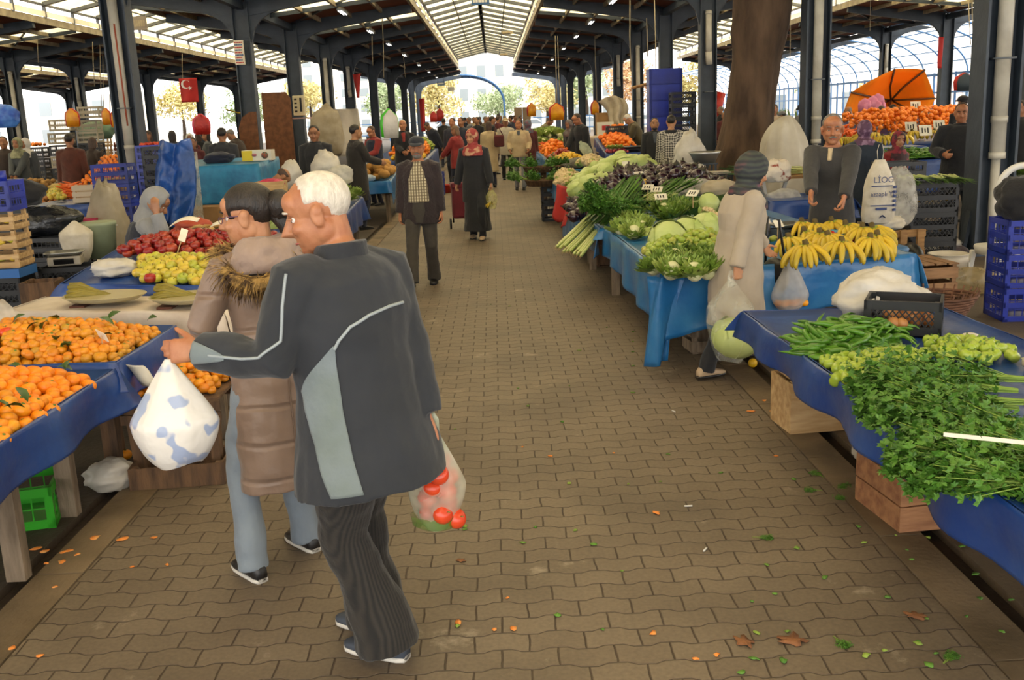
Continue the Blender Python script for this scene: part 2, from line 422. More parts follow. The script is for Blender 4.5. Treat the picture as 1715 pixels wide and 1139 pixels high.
# ---- vaulted side wall of arched ribs and white sheets
VX, VZ = 22.3, 3.2
def vault(x0, side, y0, y1, step, name):
 mb = MB(); P = lambda t, y, k=0: (x0 + side * ((4.3 - k) * math.sin(t * PI / 2)), y, VZ - .25 + (2.15 - k) * math.cos(t * PI / 2))
 y = y0
 while y <= y1:
  mb.tube([P(i / 12, y, .06) for i in range(13)], .04, 6); y += step
 for i in (0, 2, 4, 6, 8, 10, 12): mb.beam(P(i / 12, y0, .06), P(i / 12, y1, .06), .05, .05)
 trim(mb, M_BLUEST)
 mb = MB(); mb.grid(lambda u, v: P(u, lerp(y0, y1, v)), 12, 1); struct('ceiling', mb, M_SKYW, True)
 mb = MB(); y = y0
 while y <= y1:
  mb.box((x0 + side * 4.25, y, 1.5), (.08, .1, 3.0)); y += step / 2
 for z in (1.0, 2.05, 2.9): mb.box((x0 + side * 4.25, (y0 + y1) / 2, z), (.07, y1 - y0, .09))
 trim(mb, M_BLUEST)
vault(18.0, 1, 14, 100, 2.4, 'r')
# arched end canopy over the far mouth of the aisle
mb = MB(); Q = lambda t, y, k=0: (-2.6 + (3.6 - k) * math.sin(t * PI / 2), y, 2.6 + (2.65 - k) * math.cos(t * PI / 2) ** .8)
for y in (85, 87.5, 90): mb.tube([Q(i / 14, y) for i in range(15)] + [(1.0, y, 1.2), (1.0, y, 0)], .07, 6)
for i in range(0, 15, 2): mb.beam(Q(i / 14, 85), Q(i / 14, 90), .06, .06)
trim(mb, M_BLUEST)
mb = MB(); mb.grid(lambda u, v: Q(u, lerp(85, 90, v), -.05), 14, 1); struct('ceiling', mb, mat('blue_sheet', '#6f9cc9', .4, '#8ab0d6', 1.5), True)
# railings at the far mouth
mb = MB()
for xa, xb in ((-6.4, -3.2), (1.6, 5.7), (5.7, 17.8), (-18.5, -6.4)):
 for z in (.55, 1.55): mb.box(((xa + xb) / 2, 92, z), (xb - xa, .07, .07))
 k = xa
 while k <= xb + .01: mb.box((k, 92, .8), (.07, .07, 1.6)); k += (xb - xa) / max(1, round((xb - xa) / 1.6))
trim(mb, M_BLUEST)
# ---- lamps, signs and wires under the roof
M_TUBE = bpy.data.materials.new('lamp_tube'); M_TUBE.use_nodes = True
_b = M_TUBE.node_tree.nodes['Principled BSDF']; _b.inputs['Emission Color'].default_value = (1, .97, .9, 1); _b.inputs['Emission Strength'].default_value = 3.5
def tube_light(x, y, z, label):
 t = thing('tube_light', label, 'lamp', (x, y, z), 0, 'tube lights under the roof decks')
 mb = MB(); mb.box((0, 0, .05), (.16, 1.2, .05)); mb.build('lamp_housing', M_STEELG, t, False)
 for s in (-1, 1):
  mb = MB(); mb.tube([(s * .04, -.55, .01), (s * .04, .55, .01)], .016, 6); mb.build('lamp_tube', M_TUBE, t)
 return t
tl = tube_light(-4.2, 30, ZE - .55, 'twin tube lamp fixed under the brown roof deck beside the aisle')
for x in (-4.2, 3.6):
 for y in (36.6, 43, 50.5, 60, 69.5, 79): dup(tl, (x, y, ZE - .55))
dup(tl, (3.6, 30, ZE - .55))
for i, y in enumerate((36, 52, 70)):
 t = thing('flood_lamp', ('nearest', 'middle', 'farthest')[i] + ' flood lamp on an arm under the skylight of the aisle', 'lamp', (1.75, y, ZE + .45))
 mb = MB(); mb.beam((0, 0, .0), (-.6, 0, .02), .04, .04); mb.build('lamp_arm', M_STEELG, t, False)
 mb = MB(); mb.box((-.85, 0, 0), (.55, .3, .12)); bevel(mb.build('lamp_head', M_CREAMST, t, False), .03)
def sign(name, label, p0, p1, y, mcol, rows=0, ink=None, th=.04, edge=None, wires=False):
 a = PY(p0[0], p0[1], y); b = PY(p1[0], p1[1], y); w = abs(b.x - a.x); h = abs(a.z - b.z)
 t = thing(name, label, 'sign', ((a.x + b.x) / 2, y, min(a.z, b.z)))
 mb = MB(); mb.box((0, 0, h / 2), (w, th, h)); mb.build('board', mcol, t, False)
 for r in range(rows):
  mb = MB(); r0 = random.Random(r + 5); x = -w * .42
  while x < w * .3:
   l = w * r0.uniform(.05, .16); mb.box((x + l / 2, -th / 2 - .004, h * (1 - (r + .8) / (rows + .6))), (l, .008, h / rows * .45)); x += l + w * .03
  tag(mb.build('lettering', (ink[r % len(ink)]), t, False), kind='stuff')
 for s in (-1, 1) if wires else ():
  mb = MB(); mb.tube([(s * w * .4, 0, h), (s * w * .4, 0, h + .5)], .008, 4); mb.build('hanger', M_STEEL, t)
 return t
M_RED = mat('red_paint', '#b5281f', .5); M_BLUEP = mat('blue_paint', '#2f5c8e', .5)
sign('aisle_sign', 'blue sign with white numbers hanging under the aisle skylight', (789, -4), (820, 7), 31, M_BLUEP, 1, [M_WHITE], wires=True)
sign('hanging_sign', 'small blue sign hanging under the far left roof deck', (732, 137), (745, 143), 63, M_BLUEP, 1, [M_WHITE], wires=True)
sign('hanging_sign', 'small white sign hanging behind the blue one under the roof deck', (750, 146), (761, 152), 72, M_WHITE, 0, wires=True)
sign('poster', 'white notice with red and blue lines beside the tall dark column', (391, 68), (411, 108), 26.6, M_CARD, 9, [M_RED, M_BLUEP])
sign('hanging_sign', 'grey brown sign board high under the left skylight', (222, 28), (247, 50), 34, mat('sign_grey', '#8a8074', .6), 1, [M_CREAMST])
def wire(name, label, px, py0, py1, y):
 a, b = PY(px, py0, y), PY(px + rnd.uniform(1, 5), py1, y); mb = MB(); mb.tube([a, lerp(a, b, .5) + V((rnd.uniform(-.02, .02), 0, 0)), b], .014, 4)
 tag(mb.build('rope', M_CREAMST), label, 'cord', 'cords hanging from the roof')
for px, a, b, y in ((62, 45, 105, 38), (155, 70, 145, 38), (167, 70, 190, 40), (172, 90, 190, 42), (183, 70, 190, 41), (305, 90, 135, 40), (640, 30, 130, 34), (623, 60, 110, 36), (675, 90, 130, 50),
                     (930, 60, 185, 33), (934, 60, 180, 35), (996, 60, 190, 42), (1055, 0, 120, 25), (1096, 0, 140, 25), (1083, 30, 95, 28), (1622, 0, 75, 30), (1628, 0, 75, 30)):
 wire('hanging_cord', 'thin pale cord hanging down from the roof deck', px, a, b, y)
def chain(px, p0, p1, y, label):
 a, b = PY(px, p0, y), PY(px - 1, p1, y); mb = MB(); n = 26
 for i in range(n):
  c = lerp(a, b, (i + .5) / n); r = (b - a).length / n * .62
  pts = [V((math.cos(k * PI / 4) * r * .35, 0, math.sin(k * PI / 4) * r)) for k in range(9)]
  if i % 2: pts = [V((0, p.x, p.z)) for p in pts]
  mb.tube([c + p for p in pts], r * .14, 4)
 tag(mb.build('chain', M_CREAMST), label, 'chain')
chain(1458, 0, 52, 19, 'pale chain hanging from the right roof edge before the arched ribs')
chain(1324, 20, 105, 26, 'thin chain hanging between the tree trunk and the round pipe')
# ---- outside: buildings, trees, sky
M_BW = mat('pale_facade', '#e6e2dc', .8, '#dcd4c8', .2); M_BG = mat('grey_facade', '#cbd2d8', .8); M_BP = mat('pink_facade', '#dcb8a8', .8)  # far facades paled: distance haze is put into their colours
M_WIN = mat('dark_window', '#8d979d', .2); M_ROOFT = mat('tile_roof', '#9a5a45', .7)
def building(label, x, y, w, h, d, mt, nx, nz, roof=None):
 t = thing('apartment_block', label, 'building', (x, y, 0))
 mb = MB(); mb.box((0, d / 2, h / 2), (w, d, h)); mb.build('wall', mt, t, False)
 if roof: mb = MB(); mb.prism([(-w * .52, -.5), (w * .52, -.5), (w * .52, d), (-w * .52, d)], h, h + .5); mb.build('roof', roof, t, False)
 pr = None
 for i in range(nx):
  for k in range(nz):
   mb = MB(); cx = (i + .5) / nx * w - w / 2; cz = (k + .55) / nz * h
   if pr is None:
    mb.box((0, -.03, 0), (w / nx * .45, .1, h / nz * .5)); pr = mb.mesh('pane', M_WIN, False)
   link('window', pr, t, (cx, 0, cz))
 return t
building('tall white apartment block beyond the far mouth of the aisle', 2.5, 150, 16, 26, 10, M_BW, 6, 8)
building('pale grey tower block right of the white apartment block', 19, 170, 12, 34, 10, M_BG, 5, 10)
building('wide white housing block behind the trees on the left', -22, 190, 34, 14, 10, M_BW, 10, 5)
building('cream apartment block with balcony windows beyond the blue crates', 36, 110, 12, 14, 10, M_BW, 5, 4)
building('pink apartment block beside the cream one', 50, 112, 12, 13, 10, M_BP, 5, 4, M_ROOFT)
building('long pale building with red roof outside the left side of the hall', -66, 70, 20, 4.4, 20, M_BP, 6, 2, M_ROOFT)
building('low white building outside the left front of the hall', -52, 116, 24, 6, 8, M_BW, 8, 2)
mb = MB(); mb.box((-40, 50, .6), (.15, 60, 1.2)); mb.box((-40, 50, 2.05), (.15, 60, .12)); mb.box((-40, 50, 4.3), (.15, 60, .4)); [mb.box((-40, 20 + 2 * k, 2.4), (.12, .12, 4.2)) for k in range(31)]; struct('wall_left', mb, mat('wall_red', '#7a4a40', .7, '#5c3a34', .5))
mb = MB(); mb.box((-40.05, 50, 3.15), (.02, 60, 2.0)); tag(mb.build('window_20', M_SKYW, smooth=False), kind='structure')
M_AUT = [mat('autumn_leaves', '#cdbf80', .7, '#b3a468', .8), mat('green_leaves_far', '#a3b086', .7, '#8b9c72', .8), mat('rust_leaves', '#cfa87c', .7, '#b58d63', .8)]
M_BARK = mat('bark', '#4a3b2f', .9, '#33291f', 3)
def leafball(mb, r0, c, r, n, s):
 for _ in range(n):
  d = V((r0.gauss(0, 1), r0.gauss(0, 1), r0.gauss(0, 1))).normalized(); p = V(c) + V((d.x * r[0], d.y * r[1], d.z * r[2])) * r0.uniform(.45, 1)
  a = V((r0.gauss(0, 1), r0.gauss(0, 1), r0.gauss(0, 1))).normalized(); b = a.orthogonal().normalized() * s * .5; a = a * s
  mb.add([p - a, p + b, p + a, p - b], [(0, 1, 2, 3)])
def tree(label, x, y, h, w, mt, seed):
 t = thing('tree', label, 'tree', (x, y, -.03), 0, 'trees beyond the hall'); r0 = random.Random(seed)
 mb = MB(); mb.tube([(0, 0, 0), (.1, 0, h * .3), (0, .1, h * .6)], [.28, .2, .08], 8); mb.build('trunk', M_BARK, t)
 mb = MB()
 for k in range(7): leafball(mb, r0, (r0.uniform(-w, w) * .3, r0.uniform(-w, w) * .3, h * r0.uniform(.42, .82)), (w * .32, w * .32, h * .2), 240, h * .03)
 tag(mb.build('crown', mt, t, False), kind='stuff')
TL = ['yellow autumn tree beyond the railings at the far mouth', 'dull green tree outside the hall', 'rust coloured autumn tree outside the hall']
for i, (x, y, h, w, k) in enumerate(((-6, 112, 7.5, 6, 0), (.5, 119, 6.5, 6, 1), (6, 113, 6.5, 6, 0), (11, 120, 8, 6, 1), (15.5, 111, 8, 6, 2), (22, 114, 8, 6, 0), (28.5, 112, 7, 6, 0), (-12, 116, 7, 6, 1), (-20, 112, 7, 6, 0), (-27, 114, 7, 6, 1), (33, 104, 7, 5, 1), (40, 103, 6, 5, 0), (-34, 112, 7, 6, 0))):
 tree(TL[k], x, y, h, w, M_AUT[k], 40 + i)
M_CAR = [mat('white_car_paint', '#e6e6e4', .3), mat('silver_car_paint', '#aeb4b8', .3), mat('red_car_paint', '#9c2c25', .3)]
def car(label, x, y, mt, rz=0, L_=4.2, hh=1.45):
 t = thing('car', label, 'car', (x, y, -.03), rz); mb = MB()
 pr = [(-2.1, .35), (-2.1, .85), (-1.35, .95), (-.8, hh), (.75, hh), (1.4, .95), (2.1, .8), (2.1, .35)]
 mb.slab([(a * L_ / 4.2, -.8, b) for a, b in pr], (0, 1, 0), 1.6); bevel(mb.build('body', mt, t, False), .08)
 mb = MB(); mb.slab([(-1.2, -.82, .98), (-.75, -.82, hh - .08), (.7, -.82, hh - .08), (1.2, -.82, .98)], (0, 1, 0), 1.64); mb.build('window_glass', M_WIN, t, False)
 for a in (-1.3, 1.3):
  for s in (-.72, .72): mb = MB(); mb.tube([(a, s - .1, .32), (a, s + .1, .32)], .32, 14); mb.build('wheel', M_BLK, t)
for i, (x, y, k, l) in enumerate(((-4.5, 100, 0, 'white car parked outside the far railing on the left'), (3.6, 101, 0, 'white car parked behind the far right railing'), (9, 101, 1, 'silver car parked outside between the far columns'), (14.5, 101, 0, 'white car parked outside the right end of the railing'), (-11, 101, 1, 'silver car parked outside the left far columns'))): car(l, x, y, M_CAR[k])
t = thing('coach', 'long white coach with blue glass parked outside the arched side wall', 'bus', (27.5, 46, -.03), PI / 2)
mb = MB(); mb.box((0, 0, 1.75), (11, 2.5, 2.9)); bevel(mb.build('body', M_CAR[0], t, False), .15)
for k in range(5):
 mb = MB(); mb.box((-4.2 + k * 2.1, 1.26, 2.2), (1.7, .06, 1.0)); mb.build('window_glass', mat('blue_glass', '#6f96ad', .2), t, False)
for k in (-3.5, 3.5): mb = MB(); mb.tube([(k, 1.0, .5), (k, 1.3, .5)], .5, 16); mb.build('wheel', M_BLK, t)
# ---- light
W = bpy.data.worlds.new('sky'); SC.world = W; W.use_nodes = True
nt = W.node_tree; bg = nt.nodes['Background']; tc = nt.nodes.new('ShaderNodeTexCoord'); sp = nt.nodes.new('ShaderNodeSeparateXYZ'); cr = nt.nodes.new('ShaderNodeValToRGB')
nt.links.new(tc.outputs['Generated'], sp.inputs[0]); nt.links.new(sp.outputs[2], cr.inputs[0]); nt.links.new(cr.outputs[0], bg.inputs[0])
cr.color_ramp.elements[0].position = .0; cr.color_ramp.elements[0].color = (1, .975, .93, 1)
cr.color_ramp.elements[1].position = .55; cr.color_ramp.elements[1].color = (.95, .92, .86, 1)
bg.inputs['Strength'].default_value = 5.0
ld = bpy.data.lights.new('sun', 'SUN'); ld.energy = 3.0; ld.angle = .02; ld.color = (1, .93, .82)
lo = bpy.data.objects.new('sun', ld); COL.objects.link(lo); lo.rotation_euler = V((-.75, -.45, -.55)).to_track_quat('-Z', 'Y').to_euler()
cam = bpy.data.cameras.new('camera'); co = bpy.data.objects.new('camera', cam); COL.objects.link(co); SC.camera = co
cam.sensor_width = 36; cam.lens = FOC / IMW * 36; cam.clip_end = 600; cam.clip_start = .05
co.matrix_world = Matrix.Translation(EYE) @ RC.to_4x4()
vs = SC.view_settings; vs.view_transform = 'Standard'; vs.look = 'None'; vs.gamma = 1; vs.use_curve_mapping = False; vs.exposure = -.3
cy = SC.cycles; cy.max_bounces = 7; cy.diffuse_bounces = 4; cy.glossy_bounces = 2; cy.transmission_bounces = 4; cy.transparent_max_bounces = 12
cy.use_denoising = True; cy.use_adaptive_sampling = True; cy.adaptive_threshold = .03; cy.sample_clamp_indirect = 6; cy.caustics_reflective = False; cy.caustics_refractive = False
# ================================================================ people
SKIN = {k: mat('skin_' + k, c, .5, c2, 14, bump=.08, bscale=160) for k, c, c2 in (('fair', '#bd8a66', '#ad7552'), ('tan', '#a0704f', '#8b5c40'), ('ruddy', '#b47c58', '#a06443'), ('young', '#b1805c', '#a06f4c'))}
M_EYEW = mat('eye_white', '#d8d2ca', .25); M_EYEB = mat('iris', '#2b1c14', .2); M_LIP = mat('lips', '#a1584c', .45)
HAIR = {k: mat('hair_' + k, c, .5, c2, 60, bump=.35, bscale=170, stretch=(1, 1, .35)) for k, c, c2 in (('black', '#17120f', '#2a211b'), ('white', '#d6cec0', '#bfb6a8'), ('grey', '#7e7770', '#5d5751'), ('brown', '#33231a', '#4a3427'), ('light', '#7a5b3e', '#5f452f'))}
def cloth(name, c, c2=None, rough=.85, scale=5, bump=.35, bscale=22, **k):
 return mat('cloth_' + name, c, rough, c2 or [x * .8 for x in [int(c[i:i + 2], 16) / 255 for i in (1, 3, 5)]], scale, bump=bump, bscale=bscale, sheen=.15, **k)
X3, Y3, Z3 = V((1, 0, 0)), V((0, 1, 0)), V((0, 0, 1))
def ik(a, b, l1, l2, pole):
 d = b - a; L = min(d.length, (l1 + l2) * .999); dn = d.normalized(); b = a + dn * L
 x = (l1 * l1 - l2 * l2 + L * L) / (2 * L); h = math.sqrt(max(l1 * l1 - x * x, 0)); p = pole - dn * pole.dot(dn)
 if p.length < 1e-4: p = dn.orthogonal()
 return a + dn * x + p.normalized() * h, b
def remesh(o, vox, it=4, fac=.5, wr=0, wscale=.12):
 r = o.modifiers.new('merge', 'REMESH'); r.mode = 'VOXEL'; r.voxel_size = vox; r.use_smooth_shade = True
 s = o.modifiers.new('smooth', 'SMOOTH'); s.iterations = it; s.factor = fac
 if wr:
  t = bpy.data.textures.new('folds', 'CLOUDS'); t.noise_scale = wscale; t.noise_depth = 1
  d = o.modifiers.new('folds', 'DISPLACE'); d.texture = t; d.strength = wr; d.mid_level = .5; d.texture_coords = 'LOCAL'
 return o
def bake(o):
 dg = bpy.context.evaluated_depsgraph_get(); dg.update()
 me = bpy.data.meshes.new_from_object(o.evaluated_get(dg)); o.modifiers.clear(); o.data = me
 me.polygons.foreach_set('use_smooth', [True] * len(me.polygons)); return o
def hand(mb, w, d, n, thumb, s=1.0, curl=.5, spread=.12, thumbout=.6, sub=1):
 """palm and five fingers: w wrist, d towards the fingers, n palm side, thumb = +1/-1 picks the thumb side"""
 d = d.normalized(); n = (n - d * n.dot(d)).normalized(); u = d.cross(n) * thumb
 mb.loft([(w - d * .03 * s, u, n, .027 * s, .02 * s), (w + d * .012 * s, u, n, .029 * s, .018 * s), (w + d * .045 * s, u, n, .038 * s, .017 * s), (w + d * .085 * s, u, n, .042 * s, .0145 * s), (w + d * .1 * s, u, n, .038 * s, .011 * s)], 12, pw=2.6)
 for k, (off, ln, r) in enumerate(((.031, .074, .0088), (.0105, .083, .0092), (-.0105, .077, .0088), (-.03, .06, .0078))):
  p = w + (d * (.092 - .006 * abs(k - 1.2)) + u * off) * s; a = 0; fd = (d + u * off * spread * 18 * .3).normalized(); pts = [p - fd * .02 * s, p]; rr = [r * s, r * 1.05 * s]
  for q, seg in enumerate((.45, .31, .24)):
   a += curl * (.75, .95, .7)[q] * (1 + .08 * k); dd = fd * math.cos(a) + n * math.sin(a); p = p + dd * ln * seg * s; pts.append(p); rr.append(r * s * (.95, .86, .66)[q])
  pts.append(p + dd * .004 * s); rr.append(r * s * .35)
  mb.tube(pts, rr, 8)
 t0 = w + (d * .022 + u * .022 + n * .006) * s; td = (d * .75 + u * thumbout * 1.1 + n * .25).normalized(); t1 = t0 + td * .042 * s
 td2 = (td + d * .35 + n * curl * .35).normalized(); t2 = t1 + td2 * .032 * s; t3 = t2 + (td2 + n * .2 * curl).normalized() * .022 * s
 mb.tube([t0 - td * .01 * s, t0, t1, t2, t3, t3 + td2 * .003 * s], [.014 * s, .0145 * s, .0115 * s, .0105 * s, .0075 * s, .003 * s], 8)
def head_mesh(mb, c, R, k=1.0, nose=1.0, fat=1.0, jaw=1.0):
 """face and skull around c; R columns = right, forward, up"""
 P = lambda x, y, z: c + R @ (V((x, y, z)) * k)
 E = lambda p, r, rot=None: mb.ell(P(*p), [q * k for q in r], R if rot is None else R @ Euler(rot).to_matrix(), 18, 12)
 E((0, -.012, .033), (.076, .098, .085)); E((0, .022, -.04), (.062 * fat, .07, .082)); E((0, .058, -.094), (.03 * jaw, .03, .024))
 E((0, .03, -.085), (.046 * fat * jaw, .052, .032)); E((0, .073, .027), (.05, .018, .016)); E((0, .06, .05), (.058, .036, .04))
 for s in (-1, 1):
  E((s * .034, .062, -.03), (.026 * fat, .026, .024)); E((s * .0115, .096, -.034), (.009 * nose, .01, .008))
  E((s * .08, -.008, -.012), (.009, .021, .034), (0, 0, -s * .35)); E((s * .084, -.016, .006), (.008, .017, .018), (0, 0, -s * .5)); E((s * .05, -.005, -.05), (.022, .04, .04))
 mb.tube([P(0, .084, .018), P(0, .098, -.01), P(0, .109 + .008 * (nose - 1) * 3, -.031), P(0, .093, -.042)], [.009 * k, .0105 * k * nose, .0135 * k * nose, .008 * k], 10)
 E((0, .08, -.062), (.023, .0125, .0075)); E((0, .078, -.074), (.02, .0125, .0075))
def hairfn(style):
 def f(p):                                               # p on the unit sphere (x right, y front, z up)
  x, y, z = p
  if style == 'bald': top = z < .5 and y < .45
  elif style == 'receding': top = y < .52 - .2 * abs(x) + .25 * max(0, z - .75)
  elif style in ('long', 'bob', 'tied'): top = y < (1.2 if z > .42 else .74)
  else: top = y < .66 - .12 * abs(x)
  low = z > -.42 - .42 * max(0, min(1, (-y - .1) / .3)) + (.35 if (abs(x) > .75 and -.35 < y) else 0)
  if style == 'bald' and z > .55: top = False
  return 1.0 if (top and low) else .86
 return f
def face_bits(par, c, R, k, hairm, brow=1.0, eyes=True, glasses=None, stache=None, stubble=None):
 P = lambda x, y, z: c + R @ (V((x, y, z)) * k)
 for s in (-1, 1):
  if eyes:
   mb = MB(); mb.ell(P(s * .0295, .0688, .002), .0106 * k, R, 12, 8); mb.m(1).ell(P(s * .0295, .0764, .0015), [.0056 * k, .0040 * k, .0064 * k], R, 10, 6)
   mb.build('eye', [M_EYEW, M_EYEB], par)
   mb = MB(); mb.tube([P(s * .015, .083, .006), P(s * .031, .0845, .009), P(s * .046, .076, .005)], [.003 * k, .0048 * k, .003 * k], 6); mb.build('eyelid', par.data.materials[0], par)
  mb = MB(); mb.tube([P(s * .013, .092, .025), P(s * .03, .093, .032), P(s * .05, .078, .026)], [.003 * k * brow, .0046 * k * brow, .0025 * k * brow], 6); mb.build('eyebrow', hairm, par)
 mb = MB(); mb.tube([P(-.021, .083, -.068), P(-.008, .0935, -.067), P(0, .0945, -.068), P(.008, .0935, -.067), P(.021, .083, -.068)], [.002 * k, .004 * k, .0045 * k, .004 * k, .002 * k], 6); mb.build('lips', M_LIP, par)
 if stache:
  mb = MB(); mb.tube([P(-.032, .08, -.06), P(-.015, .098, -.053), P(0, .102, -.051), P(.015, .098, -.053), P(.032, .08, -.06)], [.003 * k, .007 * k, .0075 * k, .007 * k, .003 * k], 8); mb.build('moustache', stache, par)
 if stubble:
  mb = MB(); mb.ell(P(0, .045, -.088), [.051 * k, .052 * k, .037 * k], R, 16, 10); mb.build('beard', stubble, par)
 if glasses:
  g = None
  mb = MB()
  for s in (-1, 1):
   mb.tube([P(s * .033 + .02 * math.cos(a), .098, .0 + .014 * math.sin(a)) for a in [q * PI / 8 for q in range(17)]], .0014 * k, 5)
   mb.tube([P(s * .053, .097, .006), P(s * .076, .05, .008), P(s * .082, -.01, .004)], .0016 * k, 5)
  mb.tube([P(-.013, .099, .003), P(.013, .099, .003)], .0014 * k, 5); mb.build('spectacles', glasses, par)
def person(label, pos, face, H=1.72, fem=False, skin='tan', vox=.012, lean=0, side=0, twist=0, head=(0, 0, 0), lh=None, rh=None, lf=None, rf=None, hipz=None,
           top=None, hem=-.22, flare=1.0, sleeve=1.0, bulk=1.0, collar=True, hood=None, shirt=None, vest=None, tie=None, bottom=None, skirt=None, skirt_len=.9, shoe=None, sole=None, hair=('short', 'black'),
           cap=None, scarf=None, scarfdrape=True, lpole=None, rpole=None, lcurl=.5, rcurl=.5, lpalm=None, rpalm=None, lhd=None, rhd=None, near=False, face_kw=None, wr=.012, group=None, baggy=1.0, nose=1.0, beard=None, stache=None, glasses=None, fat=1.0, name='person', zbase=0, belt=False, kh=1.0):
 """one figure; local frame: +y forward, +x right. face = heading in degrees (0 looks along +Y, away from the camera)"""
 s = H / 1.75; sw = (.148 if fem else .166) * s; hw = .085 * s
 rz = math.radians(face)
 hz = hipz if hipz is not None else .92 * s
 hip = V((0, 0, hz))
 lf = V(lf) if lf else V((-.1 * s, 0, 0)); rf = V(rf) if rf else V((.1 * s, 0, 0))
 if hipz is None: hip.y += (lf.y + rf.y) * .35 - math.sin(math.radians(lean)) * .12
 TR = (Matrix.Rotation(math.radians(-lean), 3, 'X') @ Matrix.Rotation(math.radians(side), 3, 'Y') @ Matrix.Rotation(math.radians(twist), 3, 'Z'))
 T = lambda x, y, z: hip + TR @ V((x, y, z))
 tx, ty, tz = TR @ X3, TR @ Y3, TR @ Z3
 L_ = .5 * s                                              # hip to shoulder line
 neck = T(0, -.01, L_ + .045 * s)
 HR = TR @ Matrix.Rotation(math.radians(head[0]), 3, 'Z') @ Matrix.Rotation(math.radians(head[1]), 3, 'X') @ Matrix.Rotation(math.radians(head[2]), 3, 'Y')
 k = s * (.98 if fem else 1.0) * kh; b = bulk * s
 hc = neck + (TR @ V((0, .02, .055)) + HR @ V((0, .02, .085))) * s
 sh = {-1: T(-sw, -.005, L_), 1: T(sw, -.005, L_)}
 ua, fa = .29 * s, .262 * s
 arms = {}
 for sd, tgt, pole, hd, pm in ((-1, lh, lpole, lhd, lpalm), (1, rh, rpole, rhd, rpalm)):
  t = V(tgt) if tgt is not None else T(sd * (sw + .07 * s), .02, -.06 * s)
  pl = V(pole) if pole else V((sd * .45, -1, -.15))
  e, w = ik(sh[sd], t, ua, fa, pl)
  d = V(hd) if hd else (w - e).normalized()
  n = V(pm) if pm else (V((-sd, .15, 0)))
  arms[sd] = (sh[sd], e, w, d, n)
 legs = {}
 for sd, f in ((-1, lf), (1, rf)):
  a = V((f.x, f.y, f.z + .085 * s)); h0 = hip + V((sd * hw, 0, -.02))
  kn, a2 = ik(h0, a, .425 * s, .42 * s, V((sd * .12, 1, 0)))
  legs[sd] = (h0, kn, a2)
 # body: one continuous skin surface
 mb = MB(); head_mesh(mb, hc, HR, k, nose, fat, .85 if fem else 1.0)
 mb.tube([hc + HR @ (V((0, -.025, -.03)) * k), hc + HR @ (V((0, -.022, -.1)) * k), neck + tz * .01, neck - tz * .06], [.056 * k, .054 * k, .06 * k, .075 * k], 14)
 mb.loft([(T(0, 0, z * L_), tx, ty, rx * s, ry * s) for z, rx, ry in ((-.1, .13, .09), (.3, .13, .09), (.7, .15, .1), (.95, .14, .08), (1.08, .07, .06))], 16)
 for sd in (-1, 1):
  a, e, w, d, n = arms[sd]; mb.tube([a - tz * .03 * s, lerp(a, e, .5), e, lerp(e, w, .35), w], [.043 * s, .043 * s, .038 * s, .038 * s, .028 * s], 10)
  hand(mb, w, d, n, sd * 1, s * (1.0 if not fem else .92) * 1.02, lcurl if sd < 0 else rcurl)
  h0, kn, an = legs[sd]; mb.tube([h0, lerp(h0, kn, .5), kn, lerp(kn, an, .35), an], [.075 * s, .068 * s, .05 * s, .05 * s, .034 * s], 10); mb.ell(an + V((0, .03, -.05)) * s, (.026 * s, .06 * s, .022 * s))
 root = mb.build(name, SKIN[skin]); remesh(root, min(vox, .0055 if near else vox), 3 if near else 2, .4)
 root.location = (pos[0], pos[1], zbase); root.rotation_euler = (0, 0, rz); tag(root, label, 'person', group)
 face_bits(root, hc, HR, k, HAIR[hair[1]] if hair else M_EYEB, glasses=glasses, stache=HAIR[stache] if stache else None, stubble=HAIR[beard] if beard else None, **(face_kw or {})) if vox < .011 else None
 def child(nm, mb, m, **kw): return mb.build(nm, m, root, **kw)
 # hair, cap, scarf
 HP = lambda x, y, z: hc + HR @ (V((x, y, z)) * k)
 if hair and not scarf:
  mb = MB(); st = hair[0]
  kv = 1.07 if st == 'tied' else 1.0; mb.ell(HP(0, -.0155, .036), [.0812 * k * kv, .1005 * k * kv, .0875 * k * kv], HR, 40, 30, hairfn(st))
  if st in ('long', 'bob'):
   mb.loft([(HP(0, -.045, .05), HR @ X3, HR @ Y3, .08 * k, .065 * k), (HP(0, -.05, -.04), HR @ X3, HR @ Y3, .086 * k, .06 * k), (HP(0, -.055, -.12), HR @ X3, HR @ Y3, .08 * k, .05 * k), (HP(0, -.06, -.15), HR @ X3, HR @ Y3, .05 * k, .03 * k)], 16)
  h = child('hair', mb, HAIR[hair[1]])
  if st in ('long', 'bob'): remesh(h, vox * .8, 3)
  else: sb = h.modifiers.new('s', 'SMOOTH'); sb.iterations = 2
 if belt:
  mb = MB(); mb.loft([(T(0, (y - .05) * b, z * L_), tx, ty, x * b, .058 * b) for z, x, y in ((.16, .08, .136), (.02, .085, .142), (-.12, .088, .143), (-.32, .09, .143))], 16); remesh(child('trouser_front', mb, bottom), vox * .8, 3, .5, 0)
 if cap:
  mb = MB(); mb.ell(HP(0, -.01, .06), [.09 * k, .112 * k, .072 * k], HR, 22, 14, lambda p: 1.0 if p.z > -.25 else .9)
  mb.loft([(HP(0, .08, .052), HR @ X3, HR @ Z3, .075 * k, .012 * k), (HP(0, .12, .045), HR @ X3, HR @ Z3, .07 * k, .006 * k), (HP(0, .158, .03), HR @ X3, HR @ Z3, .04 * k, .004 * k)], 16)
  child('cap', mb, cap)
